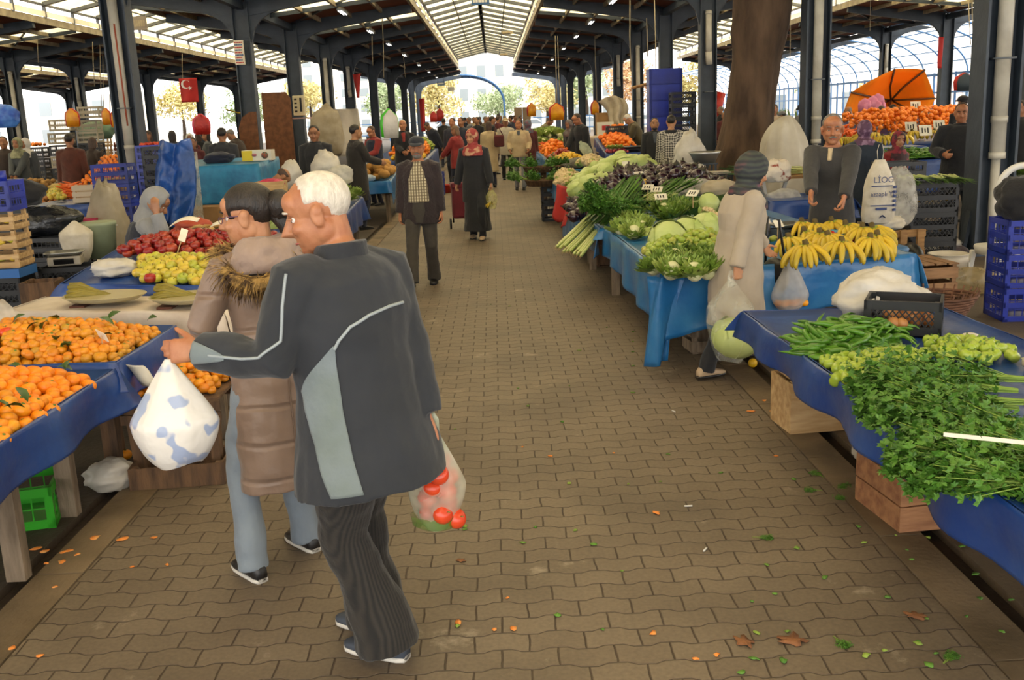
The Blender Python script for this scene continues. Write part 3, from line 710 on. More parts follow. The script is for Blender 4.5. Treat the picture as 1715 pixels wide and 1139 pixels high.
 if scarf:
  mb = MB()
  def sf(p):
   x, y, z = p; return .58 if (y > .2 and (x / .66) ** 2 + ((z + .16) / .68) ** 2 < 1) else 1.0
  mb.ell(HP(0, -.012, .012), [.101 * k, .122 * k, .128 * k], HR, 30, 22, sf)
  hx, hy = HR @ X3, HR @ Y3
  secs = [(HP(0, -.005, -.075), hx, hy, .075 * k, .085 * k), (HP(0, .0, -.125), hx, hy, .088 * k, .098 * k)]
  if scarfdrape: secs += [(neck + tz * .01 + ty * .015, tx, ty, .13 * s, .115 * s), (T(0, .02, L_ * .93), tx, ty, .185 * s, .14 * s), (T(0, .045, L_ * .8), tx, ty, .16 * s, .135 * s)]
  else: secs += [(neck - tz * .02, tx, ty, .09 * s, .09 * s)]
  mb.loft(secs, 20); remesh(child('headscarf', mb, scarf), vox * .75, 3, .5, wr * .5, .06)
 if hood:
  mb = MB(); mb.ell(HP(0, -.02, .01), [.108 * k, .128 * k, .14 * k], HR, 30, 22, lambda p: .72 if (p.y > .2 and (p.x / .7) ** 2 + ((p.z + .05) / .75) ** 2 < 1) else 1.0)
  mb.loft([(HP(0, -.02, -.07), HR @ X3, HR @ Y3, .085 * k, .1 * k), (neck, tx, ty, .12 * s, .11 * s), (T(0, 0, L_ * .93), tx, ty, .16 * s, .12 * s)], 18)
  remesh(child('hood', mb, hood), vox * .8, 3, .5, wr * .6, .07)
 # upper garment: torso and sleeves as one cloth
 b = bulk * s
 if top:
  mb = MB(); hm = hem * s
  prof = [(1.06, .085, .075), (1.0, .135, .095), (.9, .172, .118), (.7, .182, .135), (.45, .17, .132), (.2, .166, .135), (0, .175, .142), (-.05, .178, .143)]
  if fem: prof = [(1.06, .08, .07), (1.0, .125, .09), (.9, .155, .112), (.7, .165, .14), (.45, .15, .125), (.2, .165, .135), (0, .178, .145), (-.05, .18, .147)]
  secs = [(T(0, 0, z * L_), tx, ty, rx * b * fat ** .5, ry * b * fat) for z, rx, ry in prof]
  if hm < -.03:
   v1 = TR @ V((0, 0, -1)); n_ = max(2, int(-hm / .12))
   for q in range(1, n_ + 1):
    t = q / n_; dn = (v1 * (1 - min(1, t * 1.2)) + V((0, 0, -1)) * min(1, t * 1.2)).normalized() if hm < -.4 else v1
    c0 = hip + dn * (.025 + (-hm - .025) * t); kk = 1 + (flare - 1) * t
    secs.append((c0, tx, ty, .187 * b * kk, .15 * b * kk * fat))
  cl_, xl_, yl_, rl_, sl_ = secs[-1]; secs.append((cl_ - tz * .012, xl_, yl_, rl_ * 1.01, sl_ * 1.01))
  mb.loft(secs, 22)
  for sd in (-1, 1):
   a, e, w, d, n = arms[sd]; we = lerp(e, w, sleeve) if sleeve <= 1 else w + (w - e).normalized() * .02
   a0 = T(sd * sw * .55, 0, L_ * .93)
   mb.tube([a0 - tz * .012 * s, lerp(a0, a, .6) - tz * .018 * s, a + (e - a).normalized() * .035 * s, lerp(a, e, .45), e, lerp(e, we, .45), we], [.07 * b, .074 * b, .076 * b, .069 * b, .061 * b, .056 * b, .05 * b], 14)
  if collar: mb.loft([(neck - tz * .07, tx, ty, .105 * s, .095 * s), (neck + tz * .015 * s - ty * .005, tx, ty, .083 * s, .083 * s)], 16)
  jk = child('coat' if hem < -.4 else 'jacket', mb, top); remesh(jk, vox * .9, 5 if near else 4, .5, wr, .13 if near else .2)
  root['_top'] = jk.name
 if vest:
  mb = MB(); mb.loft([(T(0, 0, z * L_), tx, ty, rx * b * 1.1, ry * b * 1.12) for z, rx, ry in ((1.0, .125, .085), (.92, .155, .115), (.7, .172, .138), (.4, .17, .135), (.1, .172, .138), (-.2, .182, .15))], 22)
  remesh(child('vest', mb, vest), vox * .9, 4, .5, wr, .12)
 if shirt:                                              # strip of shirt that shows where the jacket is open
  mb = MB(); w0 = shirt[1] if isinstance(shirt, tuple) else .07; sm = shirt[0] if isinstance(shirt, tuple) else shirt; lowz = shirt[2] if isinstance(shirt, tuple) and len(shirt) > 2 else .0
  rows = [(1.06, min(.05, .025 + w0), .082), (.97, min(.055, .018 + w0 * 1.3), .108), (.85, .6 * w0 + .02, .132), (.65, w0, .146), (.4, w0 * 1.05, .143), (.15, w0 * 1.1, .147), (0, w0 * 1.1, .153)]
  secs = [(T(0, (y - .05) * b, z * L_), tx, ty, x * b, .058 * b) for z, x, y in rows if z >= lowz]
  mb.loft(secs, 16); remesh(child('shirt', mb, sm), vox * .8, 3, .5, wr * .5, .08)
 # lower garment
 if bottom:
  mb = MB(); g = baggy * s * .97
  mb.loft([(hip + V((0, 0, z)) * s, X3, Y3, rx * g, ry * g) for z, rx, ry in ((.1, .148, .11), (0, .16, .122), (-.08, .158, .12))], 18)
  for sd in (-1, 1):
   h0, kn, an = legs[sd]
   mb.tube([h0 + V((0, 0, .03)), lerp(h0, kn, .35), kn, lerp(kn, an, .4), lerp(kn, an, .85), an + V((0, -.0, -.035)) * s], [.086 * g, .083 * g, .066 * g, .064 * g, .06 * g * baggy, .062 * g * baggy], 14)
  remesh(child('trousers', mb, bottom), vox * .9, 4, .5, wr * 1.2, .12)
 if skirt:
  mb = MB(); z1 = hz - skirt_len * s; c1 = (lf + rf) / 2
  secs = [(hip + V((0, 0, .12 * s)), X3, Y3, .15 * s, .12 * s), (hip, X3, Y3, .175 * s, .15 * s)]
  for t, kx in ((.35, .185), (.7, .2), (1, .225)): secs.append((V((c1.x * t, lerp(hip.y, c1.y, t), lerp(hz, max(z1, .05), t))), X3, Y3, kx * s, (kx * .85 + abs(lf.y - rf.y) * .25 * t) * s))
  mb.loft(secs, 22); remesh(child('skirt', mb, skirt), vox, 3, .5, wr * 1.3, .12)
 if shoe:
  for sd, f in ((-1, lf), (1, rf)):
   a = legs[sd][2]; o = V((a.x, a.y, a.z - .085 * s)); q = s * 1.0
   mb = MB(); rows = [(-.075, .026, .05, .04), (-.05, .036, .07, .045), (0, .038, .075, .05), (.06, .043, .05, .035), (.12, .044, .035, .026), (.165, .034, .026, .02), (.185, .014, .018, .01)]
   mb.loft([(o + V((0, y, .012 + hh * .5)) * q, X3, Z3, rx * q, hh * .62 * q) for y, rx, hh, _ in rows], 16, pw=2.5)
   sh_ = child('shoe', mb, shoe)
   mb = MB(); mb.loft([(o + V((0, y, .011)) * q, X3, Z3, rx * 1.06 * q, .011 * q) for y, rx, hh, _ in rows], 16, pw=3.5); mb.build('sole', sole or M_BLK, sh_)
 info = dict(root=root, arms=arms, hip=hip, T=T, hc=hc, HR=HR, rz=rz, pos=V((pos[0], pos[1], zbase)), s=s, legs=legs, tx=tx, ty=ty, tz=tz, neck=neck, L=L_, k=k)
 info['w'] = lambda p: V((pos[0], pos[1], zbase)) + Matrix.Rotation(rz, 3, 'Z') @ V(p)
 if '_top' in root: del root['_top']
 return info
def loc_of(pos, face, p, z0=0):
 """world point -> a figure's own frame"""
 return Matrix.Rotation(-math.radians(face), 3, 'Z') @ (V(p) - V((pos[0], pos[1], z0)))
# ================================================================ goods
M_WOOD = mat('crate_wood', '#a9814f', .75, '#84603a', 4, detail=6, bump=.2, bscale=30, stretch=(1, 6, 6))
M_WOODP = mat('pale_crate_wood', '#c9a97a', .75, '#a98556', 4, detail=6, bump=.2, bscale=30, stretch=(1, 6, 6))
M_WOODD = mat('old_wood', '#6f5238', .85, '#4b3727', 4, detail=6, bump=.3, bscale=25, stretch=(6, 6, 1))
M_WOODG = mat('grey_wood', '#8d7b66', .85, '#655644', 4, detail=6, bump=.3, bscale=25, stretch=(6, 6, 1))
M_NAIL = mat('nail_plate', '#b9b9b4', .35, metal=.7)
M_BLUEC = mat('blue_crate_plastic', '#1c2f9c', .35, '#16257c', 3); M_GREENC = mat('green_crate_plastic', '#2f9a1d', .35); M_GREYC = mat('grey_crate_plastic', '#3b4350', .5)
M_CARDB = mat('cardboard', '#a07a4d', .85, '#8a683f', 3)
M_TARPN = mat('navy_tarp', '#1b3b7d', .33, '#2c4f8f', 3.5, detail=8, bump=.45, bscale=7, lo=.4, hi=.75)
M_TARPL = mat('light_blue_tarp', '#1f639c', .3, '#3f7fae', 4, detail=8, bump=.35, bscale=9, lo=.45, hi=.8)
M_TARPC = mat('faded_blue_tarp', '#2d86b3', .45, '#1c6a99', 5, detail=8, bump=.6, bscale=8)
M_TARPW = mat('white_sheet', '#cfc3b4', .6, '#b7a797', 4, detail=6, bump=.5, bscale=9)
M_CANVAS = mat('beige_canvas', '#b0a48f', .8, '#93876f', 3, bump=.5, bscale=6)
M_BAGW = clear_mat('thin_white_bag', '#e2dfd8', .6, .3, .45)
M_BAGC = clear_mat('clear_bag', '#e8e6e0', .36, .2, .4)
M_BAGS = mat('sack_cloth', '#d8d0c0', .75, '#c2b8a4', 8, bump=.5, bscale=12)
M_BAGP = mat('white_plastic_bag', '#c9c3b8', .4, '#b5aea2', 5, bump=.7, bscale=9)
def tarp(label, poly, z, drops, m, lip=.0, name='tarpaulin', n=26, seed=1, fold=.025, group=None, back=None, parent=None, hemw=.04):
 """cloth over a table: poly = four corners (ccw from above), z = heights, drops = how far it hangs on each side"""
 P = [V((p[0], p[1], (z[i] if hasattr(z, '__len__') else z))) for i, p in enumerate(poly)]
 c0 = sum(P, V()) / 4; r0 = random.Random(seed)
 mb = MB()
 def topf(u, v):
  p = lerp(lerp(P[0], P[1], u), lerp(P[3], P[2], u), v); e = min(u, 1 - u, v, 1 - v)
  return p + V((0, 0, .008 * fbm(p * 2.5 + V((seed, 0, 0))) + lip * math.exp(-(e / .022) ** 2)))
 mb.grid(topf, n, n)
 outs = []
 for i in range(4):
  d = P[(i + 1) % 4] - P[i]; outs.append(V((d.y, -d.x, 0)).normalized())
 for i in range(4):
  d0, d1 = drops[i] if hasattr(drops[i], '__len__') else (drops[i], drops[i])
  if d0 <= 0 and d1 <= 0: continue
  A, B = P[i], P[(i + 1) % 4]; pv = drops[i - 1]; nx = drops[(i + 1) % 4]
  hasp = (max(pv) if hasattr(pv, '__len__') else pv) > 0; hasn = (max(nx) if hasattr(nx, '__len__') else nx) > 0
  Ln = (B - A).length; ns = max(8, int(Ln / .06)); ph = r0.uniform(0, 6)
  def sk(u, v):
   p = lerp(A, B, u); o = outs[i].copy(); ex = 0.0
   if hasp: w = max(0, 1 - u * Ln / .22); o = o + outs[i - 1] * w; ex += w * .05
   if hasn: w = max(0, 1 - (1 - u) * Ln / .22); o = o + outs[(i + 1) % 4] * w; ex += w * .05
   dr = lerp(d0, d1, u) * (1 + hemw * fbm(V((u * Ln * 2.2, seed, i))) * 2)
   f = fold * (math.sin(u * Ln * 9 + ph + 1.3 * fbm(V((u * Ln * 1.5, seed, 3)))) + .6 * fbm(V((u * Ln * 5, v * 1.2, seed)))) * v ** .7
   a = min(1, v * dr / .05)
   return p + o * (.016 * math.sin(a * PI / 2) + f + ex * v + .01) + V((0, 0, lip * math.exp(-(v * dr / .03) ** 2) - max(0, dr * v)))
  mb.grid(sk, ns, 14)
 o = mb.build(name, m, parent); so = o.modifiers.new('thick', 'SOLIDIFY'); so.thickness = .004
 if parent is None: tag(o, label, 'tarpaulin', group)
 return o
def table(label, poly, z, legs=None, m=None, board=.03, group=None):
 """plank table under a tarp: top board and legs, each a part"""
 zs = z if hasattr(z, '__len__') else [z] * 4
 P = [V((p[0], p[1], zs[i])) for i, p in enumerate(poly)]; c = sum(P, V()) / 4
 t = thing('market_table', label, 'table', (c.x, c.y, 0), 0, group); o = V((c.x, c.y, 0))
 mb = MB(); vs = [lerp(p, c + V((0, 0, p.z - c.z)), .012) - o - V((0, 0, .012)) for p in P]; mb.add([v - V((0, 0, board)) for v in vs] + vs, [(3, 2, 1, 0), (4, 5, 6, 7), (0, 1, 5, 4), (1, 2, 6, 5), (2, 3, 7, 6), (3, 0, 4, 7)]); mb.build('tabletop', m or M_WOODG, t, False)
 for p in (legs if legs is not None else [lerp(q, c, .14) for q in P]):
  mb = MB(); mb.box((p[0] - o.x, p[1] - o.y, (min(zs) - board - .015) / 2), (.08, .06, min(zs) - board - .015)); mb.build('leg', m or M_WOODG, t, False)
 return t
def lattice(mb, a, u, v, w, h, nx, nz, th, nrm, diag=True):
 """open mesh wall in the plane a + u*w, v*h"""
 if diag:
  n = nx
  for k in range(-nz, n):
   for sgn in (1, -1):
    x0, x1 = k / n, (k + nz) / n; t0 = max(0, (0 - x0) / (x1 - x0)); t1 = min(1, (1 - x0) / (x1 - x0))
    if t1 <= t0: continue
    X0, X1 = lerp(x0, x1, t0), lerp(x0, x1, t1)
    if sgn < 0: X0, X1 = 1 - X0, 1 - X1
    mb.beam(a + u * (w * X0) + v * (h * t0), a + u * (w * X1) + v * (h * t1), th, th, up=nrm)
 else:
  for k in range(1, nx): mb.beam(a + u * (w * k / nx), a + u * (w * k / nx) + v * h, th, th, up=nrm)
  for k in range(1, nz): mb.beam(a + v * (h * k / nz), a + u * w + v * (h * k / nz), th, th, up=nrm)
def crate_plastic(label, m, w=.5, d=.34, h=.26, diag=True, grp=None, loc=(0, 0, 0), rz=0, low=False, nx=11):
 t = thing('plastic_crate', label, 'crate', loc, rz, grp)
 mb = MB(); mb.box((0, 0, .012), (w, d, .02))
 for sx in (-1, 1):
  for sy in (-1, 1): mb.box((sx * (w / 2 - .018), sy * (d / 2 - .018), h / 2), (.036, .036, h))
 for z in (.03, h - .022) + ((h * .5,) if h > .2 else ()):
  hh = .045 if z > .1 else .03
  for sy in (-1, 1): mb.box((0, sy * (d / 2 - .008), z), (w, .014, hh))
  for sx in (-1, 1): mb.box((sx * (w / 2 - .008), 0, z), (.014, d, hh))
 mb.build('frame', m, t, False)
 for sx, sy in ((0, -1), (0, 1), (1, 0), (-1, 0)):
  mb = MB(); L_ = w if sy else d
  if sy: a, u, n = V((-w / 2 + .03, sy * (d / 2 - .008), .03)), X3, Y3
  else: a, u, n = V((sx * (w / 2 - .008), -d / 2 + .03, .03)), Y3, X3
  k = nx if sy else max(3, int(nx * d / w)); (lattice(mb, a, u, Z3, L_ - .06, h - .06, k, max(2, int(k * (h - .06) / (L_ - .06))), .006, n, diag) if diag is not None else mb.box(a + u * (L_ / 2 - .03) + Z3 * (h / 2 - .03) - n * .004, (L_ - .04 if sy else .008, .008 if sy else L_ - .04, h - .02))); mb.build('lattice_side' if diag is not None else 'side_wall', m, t, False)
 return t
def crate_wood(label, w=.5, d=.32, h=.2, m=None, grp=None, loc=(0, 0, 0), rz=0, slats=2, posts=.0, end=True, rot=None, gap=.35):
 m = m or M_WOODP
 t = thing('wooden_crate', label, 'crate', loc, rot or rz, grp)
 for sy in (-1, 1):
  for k in range(slats):
   mb = MB(); sh = h / slats; mb.box((0, sy * (d / 2 - .006), sh * (k + .5)), (w, .011, sh * (1 - gap if slats > 1 else .97))); mb.build('side_slat', m, t, False)
 for sx in (-1, 1):
  for k in range(slats):
   mb = MB(); sh = h / slats; mb.box((sx * (w / 2 - .006), 0, sh * (k + .5)), (.011, d - .024, sh * (1 - gap if slats > 1 else .97))); mb.build('end_slat', m, t, False)
  for sy in (-1, 1):
   mb = MB(); mb.box((sx * (w / 2 - .028), sy * (d / 2 - .028), (h + posts) / 2), (.034, .034, h + posts)); mb.build('corner_post', m, t, False)
 mb = MB(); mb.box((0, 0, .006), (w - .03, d - .03, .01)); mb.build('base', m, t, False)
 return t
def card(label, p, rz, w=.12, h=.07, tilt=.9, stick=.2, m=None, marks=True, lean=0):
 """price card on a stick"""
 t = thing('price_card', label, 'card', p, (0, lean, rz)); mb = MB()
 q = Euler((tilt - PI / 2, 0, 0)).to_matrix()
 mb.box(V((0, 0, stick + h / 2)), (w, .003, h), q); mb.build('card', m or M_CARD, t, False)
 if stick > .02: mb = MB(); mb.beam((0, .006, 0), (0, .004, stick + h * .5), .008, .004); mb.build('stick', M_WOODP, t, False)
 if marks:
  mb = MB()
  for k in range(3): mb.box(q @ V((-w * .25 + k * w * .22, -.003, 0)) + V((0, 0, stick + h / 2)), (w * .1, .002, h * (.5 - .12 * (k % 2))), q)
  mb.build('handwriting', M_INK, t, False)
 return t
def bag(label, p, top, h, w, m, seed=1, dpt=.8, name='shopping_bag', handles=True, flat=.0, rz=0, sharp=0, cat='bag', n=28, low=.55, group=None):
 """knotted bag hanging from a grip at the top (p = base point, h high)"""
 r0 = random.Random(seed); mb = MB()
 def prof(t):                                           # t 0 bottom .. 1 grip
  if t < low: return math.sin(min(1, (t / low) * .9 + .1) * PI / 2) ** .38
  return lerp(1, .07, ((t - low) / (1 - low)) ** 1.1)
 def f(u, v):
  a = 2 * PI * u; r = prof(v); pl = 1 + .07 * math.sin(a * 7 + seed) * v * (1.2 - v) * 2 + .12 * fbm(V((math.cos(a) * 1.5, math.sin(a) * 1.5, v * 2 + seed)))
  z = v * h + (.035 * w * math.sin(a * 2 + seed) * (1 - v))
  return V((math.cos(a) * r * w / 2 * pl, math.sin(a) * r * w / 2 * dpt * pl, z))
 mb.grid(f, n, 22); k = len(mb.v); mb.add([f(i / n, 0) for i in range(n)] + [V((0, 0, .005))], [(n, (i + 1) % n, i) for i in range(n)])
 o = mb.build(name, m, None, True, p, (0, 0, rz)); tag(o, label, cat, group)
 if handles:
  for s in (-1, 1):
   mb = MB(); mb.tube([(s * .012, s * .01, h * .9), (s * .016, s * .012, h * 1.02), (s * .006, 0, h * 1.09)], [.014, .009, .007], 7); mb.build('handle', m, o)
 return o
def heap_bag(label, p, w, d, h, m, seed=1, rz=0, name='plastic_bag', ear=.0, cat='bag', amp=.35, group=None):
 """a slumped bag or bundle"""
 mb = MB()
 def fn(q):
  n = fbm(V((q.x * 1.6 + seed * 3.1, q.y * 1.6, q.z * 1.6)), 4); k = 1 + amp * n + .1 * abs(mnoise.noise(V((q.x * 5, q.y * 5 + seed, q.z * 5))))
  if q.z < -.2: k *= 1 + .25 * (-q.z - .2)
  if ear and q.z > .5: k += ear * (q.z - .5) * (1 if mnoise.noise(V((q.x * 3, q.y * 3, seed))) > 0 else .2)
  return k
 mb.ell((0, 0, h * .5), (w / 2, d / 2, h * .5), None, 30, 20, fn)
 mb.v = [(x, y, max(z, .002)) for x, y, z in mb.v]
 return tag(mb.build(name, m, None, True, p, (0, 0, rz)), label, cat, group)
# ---- fruit and vegetables: one of each kind, copied later
def fruit(name, r, m, squash=.86, dent=.12, stemm=None, seg=18, ring=12, bump=0, sd=1):
 mb = MB()
 def fn(q):
  k = 1 - dent * math.exp(-((1 - abs(q.z)) / .1)) * (1 if q.z > 0 else .6)
  if bump: k += bump * mnoise.noise(q * 3 + V((sd, 0, 0)))
  return k
 mb.ell((0, 0, r * squash), (r, r, r * squash), None, seg, ring, fn); o = mb.build(name, m)
 if stemm: mb = MB(); mb.tube([(0, 0, 2 * r * squash * .9), (r * .06, 0, 2 * r * squash * 1.02), (r * .16, 0, 2 * r * squash * 1.1)], [r * .05, r * .04, r * .05], 5); mb.build('stem', stemm, o)
 return proto(o)
def leaf_mb(mb, p, d, n, L_, w):
 d = V(d).normalized(); n = V(n); s = d.cross(n).normalized(); n = s.cross(d).normalized(); p = V(p); vs = []
 for t, k in ((0, .08), (.3, .85), (.6, 1), (.85, .5), (1, .03)):
  c = p + d * L_ * t + n * (L_ * .12 * math.sin(t * PI)); vs += [c - s * w * k / 2 + n * w * .18 * k, c, c + s * w * k / 2 + n * w * .18 * k]
 mb.add(vs, [(3 * i + j, 3 * i + j + 1, 3 * i + j + 4, 3 * i + j + 3) for i in range(4) for j in (0, 1)])
M_MAND = mat('mandarin_peel', '#f08a10', .42, '#e07408', 3, bump=.12, bscale=130, objrand=['#f59a12', '#ee7f0c', '#f4960f', '#d98a12', '#f28a0c', '#e9a01c'], lo=.5, hi=.9)
M_MANDG = mat('clementine_peel', '#d98a14', .42, '#c0861c', 4, bump=.12, bscale=130, objrand=['#e28d14', '#d8801a', '#c9891c', '#e8920f', '#b58a22', '#dd7a12'], lo=.45, hi=.8)
M_LEAF = mat('citrus_leaf', '#2f4a1a', .4, '#45622a', 9); M_STEM = mat('brown_stem', '#5a4a2a', .8); M_GSTEM = mat('green_stem', '#5d7a2c', .6)
P_MAND = [fruit('mandarin', r, M_MAND, .84, .1, None) for r in (.034, .031)]
P_CLEM = [fruit('clementine', r, M_MANDG, .86, .1, None) for r in (.027, .03, .024)]
for o in P_MAND[:1] + P_CLEM[:1]:
 mb = MB(); r = .034 if o is P_MAND[0] else .027; mb.lathe([(.006, 1.6 * r), (.0065, 1.66 * r), (.002, 1.68 * r)], (0, 0, 0), 8); mb.build('stem_scar', M_GSTEM, o)
M_APR = mat('red_apple_skin', '#a3201c', .3, '#c8662e', 5, objrand=['#7a1616', '#982019', '#861a19', '#a8432a'], lo=.5, hi=.72); M_APY = mat('yellow_apple_skin', '#c6ae38', .32, '#b3a53a', 5, objrand=['#cfb83c', '#b3b03a', '#d4b03e', '#9ca536'], lo=.5, hi=.8)
P_APR = fruit('red_apple', .041, M_APR, .9, .25, M_STEM); P_APY = fruit('yellow_apple', .038, M_APY, .92, .25, M_STEM)
M_TOM = mat('tomato_skin', '#c8321c', .25, '#d8582c', 4); P_TOM = fruit('tomato', .036, M_TOM, .85, .15, M_GSTEM)
M_GTOM = mat('green_tomato_skin', '#869f33', .3, '#9bab45', 4, objrand=['#7d9a30', '#97a83c', '#8aa136', '#a39a42']); P_GTOM = fruit('green_tomato', .031, M_GTOM, .85, .1, None)
M_LEM = mat('lemon_peel', '#e0b61e', .4, '#d0a018', 4, objrand=['#e6bd22', '#dcae18', '#e2b93a']); P_LEM = fruit('yellow_fruit', .03, M_LEM, 1.0, .0, None, 12, 8)
M_ORF = mat('orange_peel_far', '#ee7d12', .45, objrand=['#f28a14', '#e8720c', '#f59420']); P_ORF = fruit('orange', .04, M_ORF, .9, .0, None, 10, 7)
M_POT = mat('potato_skin', '#b18a4e', .8, '#947040', 5, objrand=['#b8914f', '#a8824a', '#c19c60']); P_POT = fruit('potato', .055, M_POT, .7, .0, None, 12, 8, .25)
M_BPOT = mat('big_potato_skin', '#b7863f', .7, '#a57636', 5); P_BPOT = fruit('melon', .09, M_BPOT, .72, .0, None, 16, 10, .12)
M_ONI = mat('onion_skin', '#b0713a', .45, '#8f5628', 6, objrand=['#b87a40', '#a4652f', '#c08a4e']); P_ONI = fruit('onion', .034, M_ONI, .9, -.15, None, 12, 8)
M_CARR = mat('carrot_skin', '#e0661a', .5, objrand=['#e66c1c', '#d65a12'])
mb = MB(); mb.tube([(0, 0, .02), (.05, 0, .021), (.12, 0, .02), (.17, .004, .018)], [.014, .02, .014, .003], 8); P_CARR = proto(mb.build('carrot', M_CARR))
M_EGG = mat('eggplant_skin', '#22121a', .22, '#341b28', 4, objrand=['#190e14', '#2a1520', '#21121b', '#331a24'], coat=.3)
def eggp(name, L_, r):
 mb = MB(); mb.lathe([(.01, 0), (r * .7, r * .25), (r, r * .95), (r * .92, r * 1.5), (r * .6, L_ * .85), (r * .3, L_ * .97), (.01, L_)], (0, 0, 0), 16); o = mb.build(name, M_EGG)
 mb = MB(); mb.lathe([(r * .62, L_ * .83), (r * .42, L_ * .96), (r * .16, L_ * 1.02), (r * .13, L_ * 1.2)], (0, 0, 0), 10); mb.build('calyx', mat('calyx', '#3a2d26', .7, '#3c4426', 8), o); return proto(o)
P_EGG = eggp('eggplant', .15, .062)
M_CABB = mat('cabbage_leaf', '#a3b35c', .45, '#b7c47e', 3.5, detail=6, bump=.45, bscale=14, stretch=(1, 1, .45), objrand=['#a4b664', '#b0bd74', '#98ab56'])
def cabbage(name, r, L_, seed=1, wrap=5, m=None, hi=1):
 m = m or M_CABB; mb = MB(); r0 = random.Random(seed)
 mb.ell((0, 0, L_ / 2), (r, r, L_ / 2), None, 26 if hi else 14, 18 if hi else 9, lambda q: 1 + .05 * fbm(q * 2.2 + V((seed, 0, 0))) - .1 * max(0, q.z) ** 3 + .012 * math.sin(math.atan2(q.y, q.x) * 9 + q.z * 4))
 o = mb.build(name, m)
 for k in range(wrap):
  mb = MB(); a0 = k * 2 * PI / wrap + r0.uniform(-.3, .3); wd = r0.uniform(.9, 1.35); tp = r0.uniform(.55, .95)
  def f(u, v):
   a = a0 + (u - .5) * 2 * wd * math.sin(PI * min(.97, .12 + v * .8)) ** .7; b = -PI / 2 * .95 + v * PI * tp * .93; rr = 1.045 + .05 * v * abs(u - .5) * 2 + .03 * mnoise.noise(V((u * 6, v * 6, k + seed)))
   return V((math.cos(a) * math.cos(b) * r * rr, math.sin(a) * math.cos(b) * r * rr, L_ / 2 + math.sin(b) * L_ / 2 * rr))
  mb.grid(f, 12, 12); q = mb.build('wrapper_leaf', m, o)
  mb = MB(); mb.tube([f(.5, t / 8) * 1.0 for t in range(1, 8)], [r * .035 * (1 - t / 9) for t in range(7)], 5); mb.build('leaf_rib', mat('leaf_rib', '#c3cc93', .5), q)
 return proto(o)
P_CABB = [cabbage('pointed_cabbage', .115, .3, 3), cabbage('pointed_cabbage', .105, .27, 5)]; P_CABF = cabbage('flat_cabbage', .16, .24, 7, 6); P_CABS = cabbage('round_cabbage', .085, .15, 9, 4)
P_CABFAR = cabbage('long_cabbage', .11, .29, 4, 3, None, 0)
M_CAUL = mat('cauliflower_head', '#d9c59a', .75, '#c7ae80', 9, bump=.6, bscale=60); M_LETT = mat('lettuce_leaf', '#76903a', .45, '#a3b65c', 6, bump=.5, bscale=25, objrand=['#86a03e', '#749033', '#94aa4c']); M_DKLEAF = mat('dark_leaf', '#3f5d24', .5, '#557538', 8, bump=.4, bscale=30)
def cauli(name, r, seed=1, hi=1):
 mb = MB(); r0 = random.Random(seed); n = 46 if hi else 18
 mb.ell((0, 0, r * .6), (r * .82, r * .82, r * .6), None, 14, 8)
 for k in range(n):
  t = (k + .5) / n; b = math.asin(1 - t * 1.05) if t < .95 else 0; a = k * 2.39996; q = V((math.cos(a) * math.cos(b), math.sin(a) * math.cos(b), math.sin(b))); rr = r * r0.uniform(.13, .2) * (1 if hi else 1.5)
  mb.ell((q.x * r * .85, q.y * r * .85, r * .6 + q.z * r * .62), rr, None, 8, 6, lambda p: 1 + .18 * mnoise.noise(p * 4 + V((k, 0, 0))))
 o = mb.build(name, M_CAUL)
 for k in range(6 if hi else 3):
  mb = MB(); a = k * PI / 3 + .3
  mb.grid(lambda u, v: V((math.cos(a) * r * (.5 + .55 * math.sin(v * 1.9)) - math.sin(a) * (u - .5) * r * (.5 + v * .5), math.sin(a) * r * (.5 + .55 * math.sin(v * 1.9)) + math.cos(a) * (u - .5) * r * (.5 + v * .5), v * r * .95 + .02 * r * math.sin(u * 14))), 6, 6); mb.build('outer_leaf', M_LETT, o)
 return proto(o)
P_CAUL = cauli('cauliflower', .1, 2); P_CAULF = cauli('cauliflower', .1, 3, 0)
def lettuce(name, r, seed=1, m=None, n=15, tall=1.0, white=True):
 m = m or M_LETT; r0 = random.Random(seed); mb = MB()
 mb.ell((0, 0, r * .45 * tall), (r * .56, r * .56, r * .62 * tall), None, 12, 8); o = mb.build(name, mat('lettuce_heart', '#c3c68f', .5, '#d8d6b0', 8, bump=.5, bscale=30) if white else m)
 for k in range(n):
  a = k * 2.39996 + r0.uniform(-.2, .2); ring = k / n; open_ = .35 + .75 * ring; L_ = r * r0.uniform(1.0, 1.3); mb = MB(); w = r * r0.uniform(.55, .8)
  def f(u, v):
   rad = r * .12 + L_ * (v * math.sin(open_) + .16 * v * v * ring); z = L_ * v * math.cos(open_) * tall * .95 + .02 * r - .1 * r * v * v * ring; lat = (u - .5) * w * (.35 + 1.1 * math.sin(PI * min(.9, v * .8 + .1)))
   ru = .1 * r * v * math.sin(u * 24 + k) + .08 * r * v * math.cos(u * 13 + v * 13)
   return V((math.cos(a) * (rad + ru) - math.sin(a) * lat, math.sin(a) * (rad + ru) + math.cos(a) * lat, z + ru * .8 + abs(u - .5) * r * .3 * v))
  mb.grid(f, 10, 6); mb.build('lettuce_leaf', m, o)
 return proto(o)
P_LETT = lettuce('lettuce', .12, 2, None, 20); P_LETT2 = lettuce('curly_lettuce', .13, 5, mat('curly_leaf', '#54701f', .5, '#7f9a3c', 7, bump=.5, bscale=30, objrand=['#5c7a24', '#4f6b1d', '#6f8a30']), 28)
M_PARS = mat('parsley_leaf', '#38621a', .5, '#527d26', 14, objrand=['#38621a', '#42701e', '#305716']); M_PSTEM = mat('parsley_stem', '#7f9a3c', .5)
